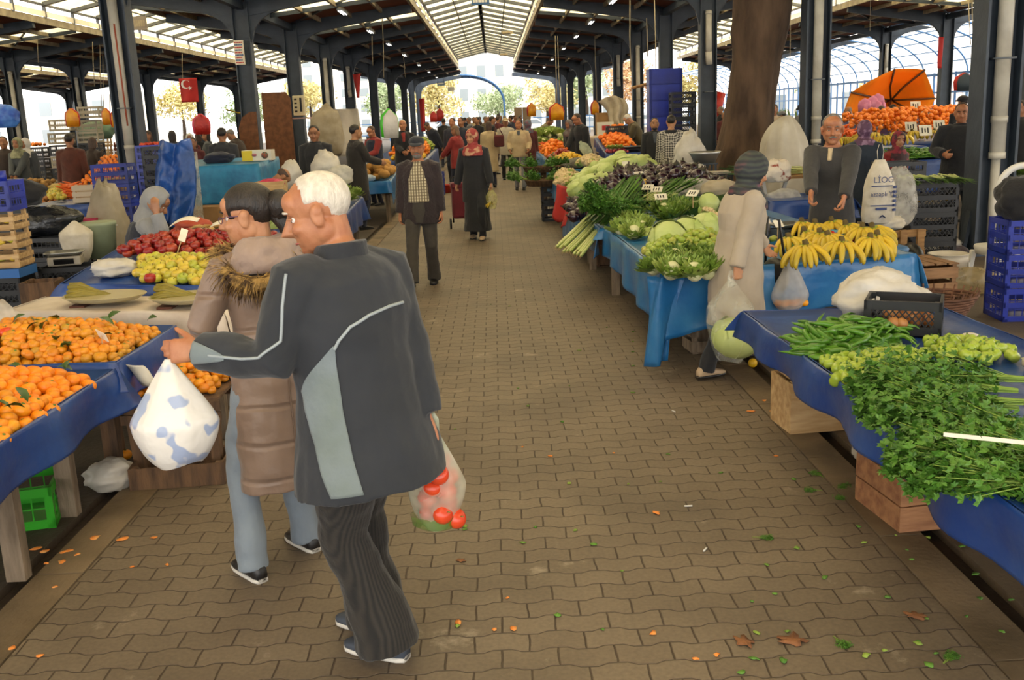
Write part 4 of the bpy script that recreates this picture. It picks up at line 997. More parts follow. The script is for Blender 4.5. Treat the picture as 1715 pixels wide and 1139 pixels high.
def leafbunch(name, L_, spread, n, s, seed, m, stems=22, lobes=3, stemlen=.5, tipdroop=.25):
 """bunch lying along +x: stems from the origin, leafy head at the far end"""
 r0 = random.Random(seed); mb = MB(); st = MB()
 for k in range(stems):
  y = r0.uniform(-.3, .3) * spread; z = r0.uniform(.1, .45) * spread; y2 = r0.gauss(0, .5) * spread; z2 = abs(r0.gauss(.4, .35)) * spread
  st.tube([(0, y * .25, .012 + z * .2), (L_ * stemlen * .6, y * .5, .015 + z * .5), (L_ * r0.uniform(.7, .95), y2, max(.01, z2))], [.0028, .0024, .0012], 4)
 for _ in range(n):
  t = r0.random() ** .8; x = L_ * lerp(stemlen * .75, 1.06, t); env = spread * (.55 + .6 * math.sin(min(1, t * 1.1) * PI * .75))
  p = V((x, r0.gauss(0, .42) * env, abs(r0.gauss(.25, .34)) * env - tipdroop * max(0, t - .75) * spread))
  if p.z < .004 and t < .75: p.z = .004
  d = V((r0.gauss(.5, .6), r0.gauss(0, .8), r0.gauss(.2, .6))).normalized(); nn = V((r0.gauss(0, .5), r0.gauss(0, .5), 1)).normalized(); q = s * r0.uniform(.7, 1.25); sd = d.cross(nn).normalized(); up = sd.cross(d)
  for li in range(lobes):
   a = (li - (lobes - 1) / 2) * .95; dd = (d * math.cos(a) + sd * math.sin(a)); s2 = dd.cross(up); e = p + dd * q
   mb.add([p, p + dd * q * .55 + s2 * q * .3 + up * q * .1, e, p + dd * q * .55 - s2 * q * .3 + up * q * .1], [(0, 1, 2, 3)])
 o = st.build(name, M_PSTEM); f = mb.build('foliage', m, o, False); tag(f, kind='stuff'); return proto(o)
P_PARS = [leafbunch('parsley_bunch', .42, .11, 650, .02, k, M_PARS) for k in (1, 2)]
P_PARSF = leafbunch('parsley_bunch', .36, .11, 260, .03, 3, M_PARS, 8)
M_LEEKW = mat('leek_shaft', '#c2c486', .4, '#93a855', 3, stretch=(.8, 4, 4)); M_LEEKG = mat('leek_leaf', '#5f8630', .45, '#43682a', 5, stretch=(.8, 5, 5)); M_ROOT = mat('roots', '#b9a075', .9)
def leek(name, L_, r, seed=1, hi=1):
 """along +x: roots at the origin, leaves at the far end"""
 r0 = random.Random(seed); mb = MB()
 mb.tube([(0, 0, 0), (.01, 0, 0), (L_ * .12, 0, 0), (L_ * .36, 0, .004)], [r * .8, r * 1.15, r, r * .95], 8); o = mb.build(name, M_LEEKW)
 for k in range(5 if hi else 3):
  mb = MB(); dy = r0.uniform(-.05, .05) * L_ * 1.2; dz = r0.uniform(-.03, .05) * L_; ln = L_ * r0.uniform(.82, 1.05); w = r * r0.uniform(.8, 1.2)
  mb.grid(lambda u, v: V((lerp(L_ * .3, ln, v), dy * v * v + (u - .5) * 2 * w * (1 - .75 * v ** 3), .004 + dz * v * v + abs(u - .5) * w * .9)), 2, 6); mb.build('green_leaf', M_LEEKG, o)
 mb = MB()
 for k in range(7): mb.tube([(0, r0.uniform(-1, 1) * r * .6, r0.uniform(-1, 1) * r * .6), (-r0.uniform(.01, .03) * (1 if hi < 2 else 2), r0.uniform(-1, 1) * r * 1.2, r0.uniform(-1, 1) * r * 1.2)], .0012, 3)
 mb.build('roots', M_ROOT, o); return proto(o)
P_LEEK = [leek('leek', .95, .016, k) for k in (1, 2, 3)]; P_SPON = [leek('spring_onion', .62, .009, k, 0) for k in (4, 5)]
M_BAN = mat('banana_peel', '#d9b422', .45, '#b9a030', 5, objrand=['#deb924', '#d2ac1e', '#e0bf30']); M_BANT = mat('banana_tip', '#5a4a20', .8); M_BANG = mat('banana_green', '#8f9a2c', .5)
def banana_bunch(name, n, seed):
 r0 = random.Random(seed); mb = MB(); mb.tube([(0, 0, .115), (0, 0, .15), (.005, 0, .17)], [.026, .02, .016], 8); o = mb.build(name, M_BANT)
 for k in range(n):
  lay = k % 2; a = (k / (n - 1) - .5) * 2.5 + r0.uniform(-.08, .08) + PI / 2; R = .105 + .02 * lay; mb = MB(); pts = []; rr = []
  for j in range(9):
   t = j / 8; th = t * 1.75; rad = .012 + R * math.sin(th) * (1.12 + .15 * lay); z = .135 - lay * .008 - .125 * (1 - math.cos(th)) * .88
   pts.append((math.cos(a) * rad, math.sin(a) * rad, max(.017, z))); rr.append((.007, .013, .018, .0195, .0195, .019, .0165, .011, .004)[j])
  mb.tube(pts[:2], rr[:2], 6); mb.cur = 0; b = mb.build('banana_stalk', M_BANG, o)
  mb = MB(); mb.tube(pts[1:], rr[1:], 6); mb.m(1).tube([pts[-1], V(pts[-1]) + (V(pts[-1]) - V(pts[-2])).normalized() * .006], [.005, .003], 5)
  mb.build('banana', [M_BAN, M_BANT], o, True)
 return proto(o)
P_BAN = [banana_bunch('banana_bunch', 7, 2), banana_bunch('banana_bunch', 9, 3)]
M_PEP = mat('green_pepper_skin', '#3f7018', .28, '#5a8a26', 5, objrand=['#3c6a18', '#4c7e20', '#335f14', '#5f8a2c'])
def pepper_long(name, seed):
 r0 = random.Random(seed); mb = MB(); c = r0.uniform(.5, 1.3); pts = []; rr = []
 for j in range(8): t = j / 7; pts.append((.15 * t, .06 * math.sin(t * PI * c) * r0.uniform(.9, 1.1), .013 + .012 * math.sin(t * 3))); rr.append((.009, .0135, .0135, .0125, .0115, .0095, .006, .0015)[j])
 mb.tube(pts, rr, 8); o = mb.build(name, M_PEP); mb = MB(); mb.tube([pts[0], (-.012, -.002, .017), (-.03, .004, .024)], [.007, .003, .003], 5); mb.build('stalk', M_GSTEM, o); return proto(o)
P_PEPL = [pepper_long('long_green_pepper', k) for k in range(4)]
M_PEPR = mat('pale_pepper_skin', '#8aa12c', .28, '#a3b440', 5, objrand=['#86a02a', '#9bb03a', '#6f8f22', '#a8b648'])
mb = MB(); mb.ell((0, 0, .027), (.031, .031, .027), None, 20, 12, lambda q: (1 + .08 * math.cos(4 * math.atan2(q.y, q.x))) * (1 - .28 * math.exp(-(1 - abs(q.z)) / .09))); P_PEPR = mb.build('bell_pepper', M_PEPR); mb = MB(); mb.tube([(0, 0, .042), (.004, 0, .062)], [.005, .004], 5); mb.build('stalk', M_GSTEM, P_PEPR); proto(P_PEPR)
def inpoly(p, poly):
 c = False; n = len(poly)
 for i in range(n):
  a, b = poly[i], poly[i - 1]
  if (a[1] > p[1]) != (b[1] > p[1]) and p[0] < (b[0] - a[0]) * (p[1] - a[1]) / (b[1] - a[1]) + a[0]: c = not c
 return c
def edged(p, poly):
 return min(((V((p[0], p[1])) - (lambda a, b: a + (b - a) * max(0, min(1, (V((p[0], p[1])) - a).dot(b - a) / (b - a).length_squared)))(V(poly[i][:2]), V(poly[i - 1][:2]))).length) for i in range(len(poly)))
def pile(protos_, poly, zf, pitch, mound, label, group, seed=1, jit=.25, tilt=.5, rise=.25, most=400, scale=(.92, 1.08), rotf=None, zjit=.1, skip=0, labels=None, ind=None, fill=True):
 """heap of single pieces over an outline; zf(x,y) = surface below, mound = height in the middle"""
 r0 = random.Random(seed); xs = [p[0] for p in poly]; ys = [p[1] for p in poly]; y = min(ys); k = 0; out = []
 pts = []
 while y <= max(ys):
  x = min(xs) + (pitch / 2 if k % 2 else 0)
  while x <= max(xs):
   q = (x + r0.uniform(-jit, jit) * pitch, y + r0.uniform(-jit, jit) * pitch)
   if inpoly(q, poly) and r0.random() >= skip: pts.append(q)
   x += pitch
  y += pitch * .87; k += 1
 if len(pts) > most: r0.shuffle(pts); pts = pts[:most]
 extra = []
 if ind is not None and len(pts) > ind: pts.sort(key=lambda q: q[1]); extra = pts[ind:]; pts = pts[:ind]
 if extra or (mound > .85 * pitch and fill):
  mb = MB(); pm = protos_[0].data; vs_ = [v.co for v in pm.vertices]; lo_ = V([min(v[i] for v in vs_) for i in range(3)]); hi_ = V([max(v[i] for v in vs_) for i in range(3)])
  if fill and mound > .85 * pitch:
   for q in pts + extra:
    top = mound * min(1, edged(q, poly) / rise) ** .75; h = 0.0; zz = hi_.z - lo_.z
    while h < top - .3 * zz: mb.ell((q[0] + r0.uniform(-.3, .3) * pitch, q[1] + r0.uniform(-.3, .3) * pitch, zf(*q) + h + zz / 2), ((hi_.x - lo_.x) / 2, (hi_.y - lo_.y) / 2, zz / 2), None, 8, 5); h += zz * .8
  for q in extra:
   e = edged(q, poly); z = zf(*q) + mound * min(1, e / rise) ** .75; b0 = len(mb.v); sc_ = r0.uniform(*scale); ang = r0.uniform(0, 6)
   R_ = Euler((r0.uniform(-tilt, tilt), r0.uniform(-tilt, tilt), ang)).to_matrix()
   mb.add([R_ @ v.co * sc_ + V((q[0], q[1], z)) for v in pm.vertices], [tuple(p.vertices) for p in pm.polygons])
  tag(mb.build(protos_[0].name.split('.')[0] + '_heap', list(pm.materials)), 'the rest of the ' + group + ' in the same heap', (labels or 'fruit'), None, 'stuff')
 for q in pts:
  e = edged(q, poly); z = zf(*q) + mound * min(1, e / rise) ** .75 + r0.uniform(0, zjit) * pitch
  pr = r0.choice(protos_); rot = rotf(r0, q) if rotf else (r0.uniform(-tilt, tilt), r0.uniform(-tilt, tilt), r0.uniform(0, 6.28))
  o = dup(pr, (q[0], q[1], z), rot, label, group, r0.uniform(*scale)); o['category'] = labels or pr.name.split('.')[0].split('_')[-1]; out.append(o)
 return out
def put(pr, loc, rot, label, cat, group=None, scale=None):
 o = dup(pr, loc, rot, label, group, scale); o['category'] = cat; return o
# ================================================================ near stalls, left of the aisle
def gp(pts, z): return [tuple(G(x, y, z)[:2]) for x, y in pts]
RR = random.Random(3)
# -- bin of big mandarins at the aisle corner
b1 = [(-3.0, 2.3), (-1.89, 2.3), (-1.86, 4.6), (-3.0, 4.62)]
table('plank table under the navy tarp of the nearest mandarin bin', b1, .64, legs=[(-2.06, 3.86), (-2.13, 5.0 - .45), (-2.9, 2.5), (-2.9, 4.5)])
tarp('navy tarp under the big leafy mandarins at the near left corner', b1, [.66, .655, .655, .66], [.14, .15, .13, 0], M_TARPN, lip=.05, seed=2)
pile(P_MAND, [(-2.7, 2.95), (-1.9, 2.95), (-1.88, 4.42), (-2.1, 4.56), (-2.75, 4.56)], lambda x, y: .66, .0555, .15, 'big glossy orange mandarin in the nearest heap at the aisle corner', 'big mandarins in the nearest bin', 3, most=420, rise=.45, labels='mandarin', ind=320)
# -- clementines in the bin behind
b2 = [(-3.1, 4.72), (-1.86, 4.64), (-1.83, 5.45), (-3.1, 5.7)]
table('plank table under the clementine bin behind the big mandarins', b2, .66, legs=[(-2.14, 5.16), (-2.9, 4.9), (-2.9, 5.5), (-2.2, 5.35)], m=M_WOODD)
tarp('navy tarp under the small dull clementines with a raised rim', b2, [.68, .68, .69, .69], [.08, .15, .0, .06], M_TARPN, lip=.05, seed=5)
pile(P_CLEM, [(-2.95, 4.78), (-1.9, 4.7), (-1.87, 5.4), (-2.5, 5.52), (-2.95, 5.6)], lambda x, y: .685, .047, .14, 'small greenish orange clementine in the second bin behind the big mandarins', 'clementines in the second bin', 4, most=420, rise=.35, labels='clementine', ind=320)
# leaves lying among the fruit
lp = []
for k in range(2):
 mb = MB(); leaf_mb(mb, (0, 0, 0), (1, 0, 0), (0, 0, 1), .085 - .015 * k, .042); lp.append(proto(mb.build('citrus_leaf', M_LEAF)))
for k in range(46):
 f = k < 24
 x, y = (RR.uniform(-2.9, -1.9), RR.uniform(3.2, 4.5)) if f else (RR.uniform(-3, -1.9), RR.uniform(4.8, 5.5))
 z = (.665 + .13 * min(1, min(-1.85 - x, 4.55 - y) / .5) ** .75 if f else .69 + .12 * min(1, max(.05, min(-1.85 - x, 5.45 - y, y - 4.76)) / .4) ** .75) + .062
 put(lp[k % 2], (x, y, z), (RR.uniform(-.5, .5), RR.uniform(-.7, .2), RR.uniform(0, 6.3)), 'dark green citrus leaf lying on the %s' % ('big mandarins at the aisle corner' if f else 'clementines in the second bin'), 'leaf', 'citrus leaves on the ' + ('big mandarins' if f else 'clementines'))
put(P_TOM, (-2.55, 5.03, .79), 0, 'lone red tomato at the back edge of the clementines', 'tomato')
card('cream price card lying on the front rim of the clementines', (-1.98, 4.83, .76), 2.2, .17, .045, 1.25, .04, marks=False)
mb = MB(); A = [PY(201, 606, 4.75), PY(240, 612, 4.72), PY(262, 640, 4.75), PY(238, 642, 4.78)]
mb.grid(lambda u, v: lerp(lerp(A[0], A[1], u), lerp(A[3], A[2], u), v) + V((0, -.03 * math.sin(u * PI), .012 * math.sin(v * 4))), 8, 6); o = mb.build('paper_scrap', M_CARD); tag(o, 'curled cream paper hanging at the corner of the navy tarp', 'paper'); o.modifiers.new('t', 'SOLIDIFY').thickness = .003
# -- low crate of mandarins on the aisle side
c3 = [(-1.98, 4.98), (-1.5, 4.98), (-1.5, 5.5), (-1.98, 5.5)]
t = thing('wooden_stand', 'old wooden stand of slats under the low tray of mandarins', 'stand', (-1.74, 5.24, 0))
for sx in (-1, 1):
 for sy in (-1, 1): mb = MB(); mb.beam((sx * .2, sy * .22, 0), (sx * .22, sy * .24, .42), .045, .06); mb.build('leg', M_WOODD, t, False)
for sy in (-1, 1):
 for z in (.4, .34): mb = MB(); mb.box((0, sy * .27, z), (.52, .02, .05)); mb.build('rail', M_WOODD, t, False)
mb = MB(); mb.box((0, 0, .43), (.5, .52, .015)); mb.build('tray_board', M_WOODD, t, False)
pile(P_CLEM + P_MAND, [(-1.97, 5.02), (-1.52, 5.02), (-1.5, 5.45), (-1.95, 5.45)], lambda x, y: .44, .058, .12, 'leafy orange mandarin in the low wooden tray behind the white bag', 'mandarins in the low tray', 5, most=90, rise=.25, labels='mandarin')
for k in range(8): put(lp[k % 2], (RR.uniform(-1.92, -1.55), RR.uniform(5.05, 5.4), .6), (RR.uniform(-.5, .5), RR.uniform(-.5, .5), RR.uniform(0, 6.3)), 'green citrus leaf in the low wooden tray of mandarins', 'leaf', 'citrus leaves in the low tray')
crate_wood('flat old wooden crate standing on the pavers under the low tray', .48, .3, .12, M_WOODD, loc=(-1.72, 5.0, 0), rz=.1, slats=1)
heap_bag('crumpled white bag with red print dropped on the ground under the table', (-2.06, 4.9, 0), .26, .2, .15, M_BAGP, 4, .4, amp=.5)
t = crate_plastic('green plastic crate under the nearest mandarin table', M_GREENC, .5, .34, .2, False, loc=(-2.42, 4.5, 0), rz=.25, nx=7)
put(P_MAND[0], (-2.15, 5.35, .0), 0, 'fallen mandarin lying on the ground behind the white crumpled bag', 'mandarin')
# -- white-clothed table with two plates of pickled leaves
b4 = [(-3.0, 5.95), (-1.6, 5.62), (-1.55, 6.12), (-2.95, 6.42)]
table('plank table under the creased white sheet', b4, .755)
tarp('creased pinkish white sheet under the two oval plates', b4, .775, [.2, .2, 0, .1], M_TARPW, seed=9, fold=.03)
M_PLATE = mat('cream_enamel', '#d2cca6', .3, '#c4bd96', 3); M_VINE = mat('pickled_leaf', '#8a7a24', .5, '#6f641c', 20, stretch=(1, 1, 12), objrand=['#8f7f28', '#7f7020', '#99882e'])
for i, (x, y, lab) in enumerate(((-2.42, 6.02, 'left'), (-1.84, 5.85, 'right'))):
 t = thing('oval_plate', 'cream oval plate on the white sheet, %s' % ('one beside the clear bag and green cup' if i == 0 else 'half hidden by the puffer coat'), 'plate', (x, y, .80), -.12)
 mb = MB(); mb.loft([(V((0, 0, z)), X3, Y3, a * .255, a * .185) for a, z in ((.55, .0), (.8, .006), (.97, .03), (1, .036), (.97, .036), (.78, .014), (.5, .009))], 40); mb.build('dish', M_PLATE, t)
 mb = MB(); mb.loft([(V((0, 0, z)), X3, Y3, a * .255, a * .185) for a, z in ((.985, .031), (1.005, .034), (1.005, .038), (.985, .038))], 40); mb.build('rim', mat('plate_rim', '#a89c74', .35), t)
 mb = MB(); mb.box((-.12, 0, -.012), (.09, .12, .024)); o = mb.build('brick', mat('brick_red', '#5b3626', .85), None, False, (x - .02, y - .03, .787)); tag(o, 'dark brick propping up the %s oval plate' % lab, 'brick')
 for k in list(range(9)) * 2:
  mb = MB(); r0 = random.Random(RR.random())
  q_ = 4 - abs(k - 4); mb.tube([(0, (k - 4) * .021, .035 + .014 * q_ + r0.uniform(-.008, .008)), (.06, (k - 4) * .018, .042 + .013 * q_), (.14, (k - 4) * .01, .03 + .006 * q_), (.23 + .01 * r0.random(), (k - 4) * .004, .012 + .003 * q_)], [.012, .0145, .011, .005], 8, flat=.9)
  put(proto(mb.build('leaf_bundle', M_VINE)), (x - .21 + .006 * (k % 3), y + .01, .812), (r0.uniform(-.1, .1), 0, r0.uniform(-.05, .05)), 'rolled bundle of olive brown pickled leaves on the %s oval plate' % lab, 'bundle', 'pickled leaf bundles on the %s plate' % lab)
heap_bag('clear crumpled bag with white contents beside the green cup', (-2.84, 5.48, .70), .26, .2, .2, M_BAGW, 6, ear=.4)
mb = MB(); mb.lathe([(.03, 0), (.036, .09), (.04, .1), (.035, .1), (.03, .02)], n=18); tag(mb.build('cup', mat('green_cup', '#4f8a1c', .35), None, True, (-2.6, 5.5, .70)), 'small green plastic cup at the end of the white sheet', 'cup')
# -- apples
b5 = [(-2.95, 6.68), (-1.72, 6.25), (-1.6, 7.85), (-2.9, 8.0)]; zb = lambda x, y: .80 + max(0, y - 6.5) * .1
table('plank table under the navy tarp of the apple stall', b5, [.76, .76, .9, .9])
tarp('navy tarp under the rows of yellow and red apples', b5, [.79, .79, .94, .94], [.1, .15, 0, .06], M_TARPN, lip=.03, seed=12)
pile([P_APY], [(-2.42, 6.55), (-1.8, 6.33), (-1.72, 7.0), (-2.6, 7.2)], zb, .074, .07, 'yellow green apple in the front rows of the apple stall', 'yellow apples', 7, jit=.1, most=150, rise=.25, tilt=.6, labels='apple')
pile([P_APR], [(-2.85, 7.35), (-1.72, 7.08), (-1.7, 7.75), (-2.5, 7.85), (-2.75, 7.75)], zb, .085, .1, 'red apple in the heap behind the yellow apples', 'red apples', 8, jit=.14, most=170, rise=.3, tilt=.6, labels='apple')
put(P_APR, (-2.3, 6.5, .82), 0, 'single red apple in the front row of yellow apples', 'apple')
card('white price card stuck between the yellow and the red apples', (-2.33, 7.2, .93), .3, .05, .11, .9, .08, marks=False, lean=.4)
for q, (a, b, l) in enumerate((((-2.5, 7.6, 1.08), (-2.3, 7.66, 1.1), 'left'), ((-2.15, 7.45, 1.08), (-1.95, 7.38, 1.06), 'right'))):
 mb = MB(); mb.grid(lambda u, v: lerp(V(a), V(b), u) + V((0, v * .09, .035 * math.sin(u * 3) + .02 * v)), 10, 4); o = mb.build('paper_strip', M_CARD); o.modifiers.new('t', 'SOLIDIFY').thickness = .003; tag(o, 'curled white paper strip on the red apples, the %s one' % l, 'paper')
heap_bag('crumpled white plastic bag lying beside the yellow apples', (-2.68, 6.88, .82), .3, .22, .13, M_BAGP, 8, amp=.5)
heap_bag('folded pale green cloth behind the red apples', (-2.2, 7.86, .95), .42, .16, .07, mat('mint_cloth', '#9cc4ae', .8, bump=.4), 3, name='cloth', cat='cloth')
# ================================================================ near stalls, right of the aisle
# -- T3: peppers and parsley
b6 = [(1.43, 1.7), (2.5, 1.7), (2.4, 5.35), (1.36, 5.42)]
table('long plank table under the dark blue tarp at the near right', b6, .635, legs=[(1.75, 2.0), (2.3, 2.0), (2.25, 5.2), (2.3, 3.6)])
tarp('dark blue tarp under the peppers and the parsley, sagging at the aisle side', b6, .655, [0, .12, .1, (.13, .19)], M_TARPN, lip=.025, seed=21, fold=.03, hemw=.1, n=40)
def flat_z(z): return lambda x, y: z
pile(P_PEPL, gp([(1332, 578), (1380, 605), (1490, 592), (1490, 560), (1400, 552)], .67), flat_z(.665), .036, .055, 'thin curved green pepper in the heap at the far end of the dark blue tarp', 'long green peppers', 9, tilt=.35, rise=.12, most=200, labels='pepper')
pile([P_PEPR], gp([(1375, 612), (1420, 650), (1460, 640), (1560, 622), (1545, 596), (1480, 598)], .67), flat_z(.662), .047, .035, 'pale green bell pepper in the heap between the long peppers and the parsley', 'bell peppers beside the parsley', 10, tilt=.9, rise=.12, most=140, labels='pepper')
pile([P_PEPR], gp([(1540, 578), (1590, 612), (1690, 606), (1690, 588), (1610, 575)], .67), flat_z(.662), .05, .03, 'green bell pepper in the small heap in front of the black crate', 'bell peppers by the black crate', 11, tilt=.9, rise=.12, most=70, labels='pepper')
t = crate_plastic('black lattice crate of brown onions on the dark blue tarp', M_BLK, .36, .27, .17, True, loc=(2.02, 4.86, .664), rz=-.45, nx=10)
pile([P_ONI], [(1.9, 4.78), (2.1, 4.72), (2.16, 4.92), (1.94, 4.97)], flat_z(.69), .055, .03, 'brown onion inside the black lattice crate on the tarp', 'onions in the black crate', 12, rise=.1, most=30)
heap_bag('big crumpled white bundle lying behind the black crate of onions', (2.03, 5.22, .665), .5, .36, .23, M_BAGP, 11, .2, ear=.25, amp=.45)
heap_bag('small crumpled white bag beside the bell peppers', (2.2, 4.52, .665), .1, .07, .05, M_BAGP, 12)
heap_bag('white bag with red print at the back edge of the dark blue tarp', (2.32, 3.98, .665), .26, .3, .06, M_BAGP, 14, amp=.3)
for k, (px, py, rz) in enumerate(((1560, 640, 2.9), (1590, 668, 2.75), (1640, 700, 2.95), (1560, 690, 2.8), (1660, 745, 2.9), (1600, 735, 2.75), (1700, 790, 2.85), (1650, 800, 2.9), (1530, 660, 3.05), (1590, 690, 2.7), (1700, 830, 2.95), (1640, 660, 2.9), (1690, 720, 3.0), (1715, 760, 2.8))):
 p = G(px + 62, py, .68); put(P_PARS[k % 2], (p.x + .12, p.y, .668 + .02 * (k % 3)), (RR.uniform(-.2, .2), .05, rz + PI * 0), 'leafy bunch of parsley in the heap that spills over the aisle edge', 'parsley', 'parsley bunches at the near right', 1.12)
for k in range(3): put(P_PARS[k % 2], (1.95 - .12 * k, 2.6 + .16 * k, .7), (0, .1, 2.9), 'leafy bunch of parsley at the very front of the heap', 'parsley', 'parsley bunches at the front end', 1.1)
card('cream price card lying across the parsley', tuple(G(1650, 738, .84)), -.5, .22, .012, 1.4, .0, marks=False)
# crates and boards that carry it
crate_wood('raw wooden box standing on end under the far end of the dark blue tarp', .42, .3, .3, M_WOODP, loc=(1.77, 5.42, 0), rz=.1, slats=1)
crate_wood('upper pale box carrying the far corner of the dark blue tarp', .32, .26, .29, M_WOODP, loc=(1.72, 5.42, .312), rz=.05, slats=2, gap=.12)
crate_wood('small white fruit box with red net under the middle of the tarp', .3, .3, .22, mat('whitewashed_wood', '#cfc4b4', .7, '#b3a794', 5), loc=(1.94, 4.72, 0), rz=.08, slats=2)
crate_wood('sturdy reddish wooden crate lying on the kerb under the parsley', .36, .4, .24, mat('red_wood', '#a87850', .75, '#84573a', 4, bump=.2, stretch=(1, 6, 6)), loc=(1.8, 4.12, 0), rz=.12, slats=2, gap=.06)
crate_wood('upright board box between the reddish crate and the tarp', .3, .22, .33, M_WOOD, loc=(1.9, 4.22, .25), rz=.1, slats=3, gap=.04)
# -- T2: cabbages, green tomatoes, lettuces, bananas
b7 = [(1.13, 6.78), (3.0, 7.1), (2.86, 8.35), (1.05, 9.6)]
table('long plank table under the light blue tarp of the cabbage and banana stall', b7, .665, legs=[(1.6, 7.15), (2.8, 7.3), (2.6, 8.2), (1.5, 9.0)])
tarp('light blue tarp of the cabbage and banana stall, twisted at its corner', b7, .685, [(.45, .26), .3, 0, (.25, .42)], M_TARPL, lip=.02, seed=31, fold=.03, hemw=.12, n=36)
mb = MB(); C_ = V((1.1, 6.76, .68))                        # hanging twist of tarp at the corner, same sheet
mb.grid(lambda u, v: C_ + V((-.05 - .03 * v + .26 * (u - .15) * (1 - .45 * v) + .02 * math.sin(u * 9 + v * 4), -.05 + .1 * (u - .4) ** 2 + .03 * math.cos(u * 8), -.64 * v + .04 * u * v)), 14, 14)
o = mb.build('tarpaulin', M_TARPL); o.modifiers.new('t', 'SOLIDIFY').thickness = .004; tag(o, 'long loose light blue tarp end hanging almost to the ground at the table corner', 'tarpaulin')
for i, (px, py, z, rot, sc, pr) in enumerate(((1098, 398, .69, (1.15, .25, .5), 1.12, P_CABF), (1152, 388, .69, (.9, -.35, -.3), 1.0, P_CABF), (1188, 380, .69, (.75, -.5, -.7), 1.02, P_CABF))):
 p = G(px, py + 30, z); put(pr, (p.x + .05, p.y + .16, z + .03), rot, 'big pale green cabbage on the light blue tarp, %s' % ('nearest the aisle', 'the middle of three', 'nearest the cauliflower')[i], 'cabbage', None, sc)
put(P_CABS, tuple(G(1183, 350, .84)), (.6, .3, 0), 'small round cabbage behind the three big cabbages', 'cabbage', None, 1.15)
for i, (px, py) in enumerate(((1198, 372), (1180, 362), (1203, 352), (1215, 370))): put(P_CAUL, tuple(G(px, py + 8, .74)), (.5, .2, i), 'cream cauliflower with leaf stalks behind the woman in the beige coat', 'cauliflower', 'cauliflowers by the big cabbages')
pile([P_GTOM], gp([(1078, 418), (1090, 440), (1130, 428), (1210, 420), (1210, 402), (1165, 400), (1120, 408)], .72), flat_z(.71), .056, .1, 'unripe green tomato heaped in front of the big cabbages', 'green tomatoes', 13, rise=.15, most=110, labels='tomato')
pile([P_GTOM], gp([(1195, 412), (1210, 416), (1330, 408), (1330, 400), (1200, 404)], .72), flat_z(.69), .06, .03, 'unripe green tomato behind the woman in the beige coat', 'green tomatoes behind the woman', 14, rise=.15, most=30, labels='tomato')
for i, (px, py, sc, pr) in enumerate(((1098, 445, 1, P_LETT2), (1110, 432, 1, P_LETT), (1128, 428, .95, P_LETT2), (1122, 452, 1.1, P_LETT), (1145, 448, 1.05, P_LETT2), (1155, 435, 1, P_LETT), (1165, 455, 1.1, P_LETT), (1178, 442, 1.0, P_LETT2), (1188, 452, 1.05, P_LETT2), (1190, 432, 1.05, P_LETT), (1140, 418, .9, P_LETT2), (1172, 424, .9, P_LETT2))):
 p = G(px, py + 3, .74); put(pr, (p.x, p.y + .02, .7), (RR.uniform(-.3, .5), RR.uniform(-.3, .3), RR.uniform(0, 6)), ('%s lettuce with a pale heart at the near corner of the light blue tarp' % ('frilly dark', 'pale'))[0:] % () if False else ('dark frilly lettuce at the near corner of the light blue tarp' if pr is P_LETT2 else 'pale hearted lettuce at the near corner of the light blue tarp'), 'lettuce', 'dark lettuces' if pr is P_LETT2 else 'pale lettuces', sc * .82)
for i, (px, py) in enumerate(((1078, 382), (1060, 390), (1050, 372), (1068, 372), (1042, 384))): put(P_LETT, tuple(G(px, py + 8, .7)), (.3, -.3, i), 'loose pale lettuce at the aisle edge behind the big cabbages', 'lettuce', 'lettuces at the aisle edge', .95)
for i, (px, py) in enumerate(((1135, 352), (1150, 358), (1128, 362), (1110, 356))): put(P_LETT2, tuple(G(px, py + 8, .72)), (.2, .2, i * 2), 'bright frilly lettuce between the parsley and the big cabbages', 'lettuce', 'frilly lettuces behind the cabbages', 1.1)
for i, (px, py, rz) in enumerate(((1322, 425, .2), (1352, 438, -.4), (1337, 395, .5), (1372, 415, 0), (1360, 398, .6), (1392, 420, -.3), (1393, 393, .2), (1418, 400, .5), (1405, 432, -.2), (1448, 425, .3), (1466, 420, -.5), (1440, 405, .1), (1345, 412, .9), (1460, 404, .6))):
 p = G(px, py + 2, .72); b = put(P_BAN[i % 2], (p.x, p.y, .692), (RR.uniform(-.15, .15), RR.uniform(-.2, .2), rz + PI), 'bunch of yellow bananas on the light blue tarp', 'banana', 'banana bunches on the light blue tarp', 1.12)
card('cream price card stuck among the bananas by the woman', tuple(G(1303, 402, .72)), .5, .09, .07, .9, .1, marks=False)
o = thing('stainless_scale', 'silver weighing scale on the banana table in front of the seller', 'scale', (2.45, 8.32, .69), .3)
def scale_parts(o, body, w=.3, d=.24):
 mb = MB(); mb.box((0, 0, .05), (w * .85, d * .85, .09)); bevel(mb.build('body', body, o, False), .015)
 mb = MB(); mb.loft([(V((0, 0, z)), X3, Y3, w / 2 * k, d / 2 * k) for k, z in ((.8, .105), (1, .125), (1.02, .135), (.97, .135), (.78, .112))], 24, pw=6); mb.build('weighing_pan', mat('steel_pan', '#b0b0aa', .3, metal=.8), o)
 mb = MB(); mb.box((0, -d * .48, .05), (w * .5, .02, .05), (.5, 0, 0)); mb.build('display', M_BLK, o, False)
scale_parts(o, mat('scale_dark', '#3f4a57', .4))
mb = MB(); mb.lathe([(.1, 0), (.17, .1), (.18, .105), (.165, .1), (.095, .01)], n=28); tag(mb.build('basin', mat('blue_basin', '#4f9cc4', .4), None, True, (2.6, 7.85, .69)), 'light blue plastic basin between the bananas and the scale', 'basin')
heap_bag('red plastic bag lying behind the bananas in front of the seller', (2.78, 7.98, .69), .34, .15, .1, mat('red_bag', '#c8322c', .35, bump=.6), 21)
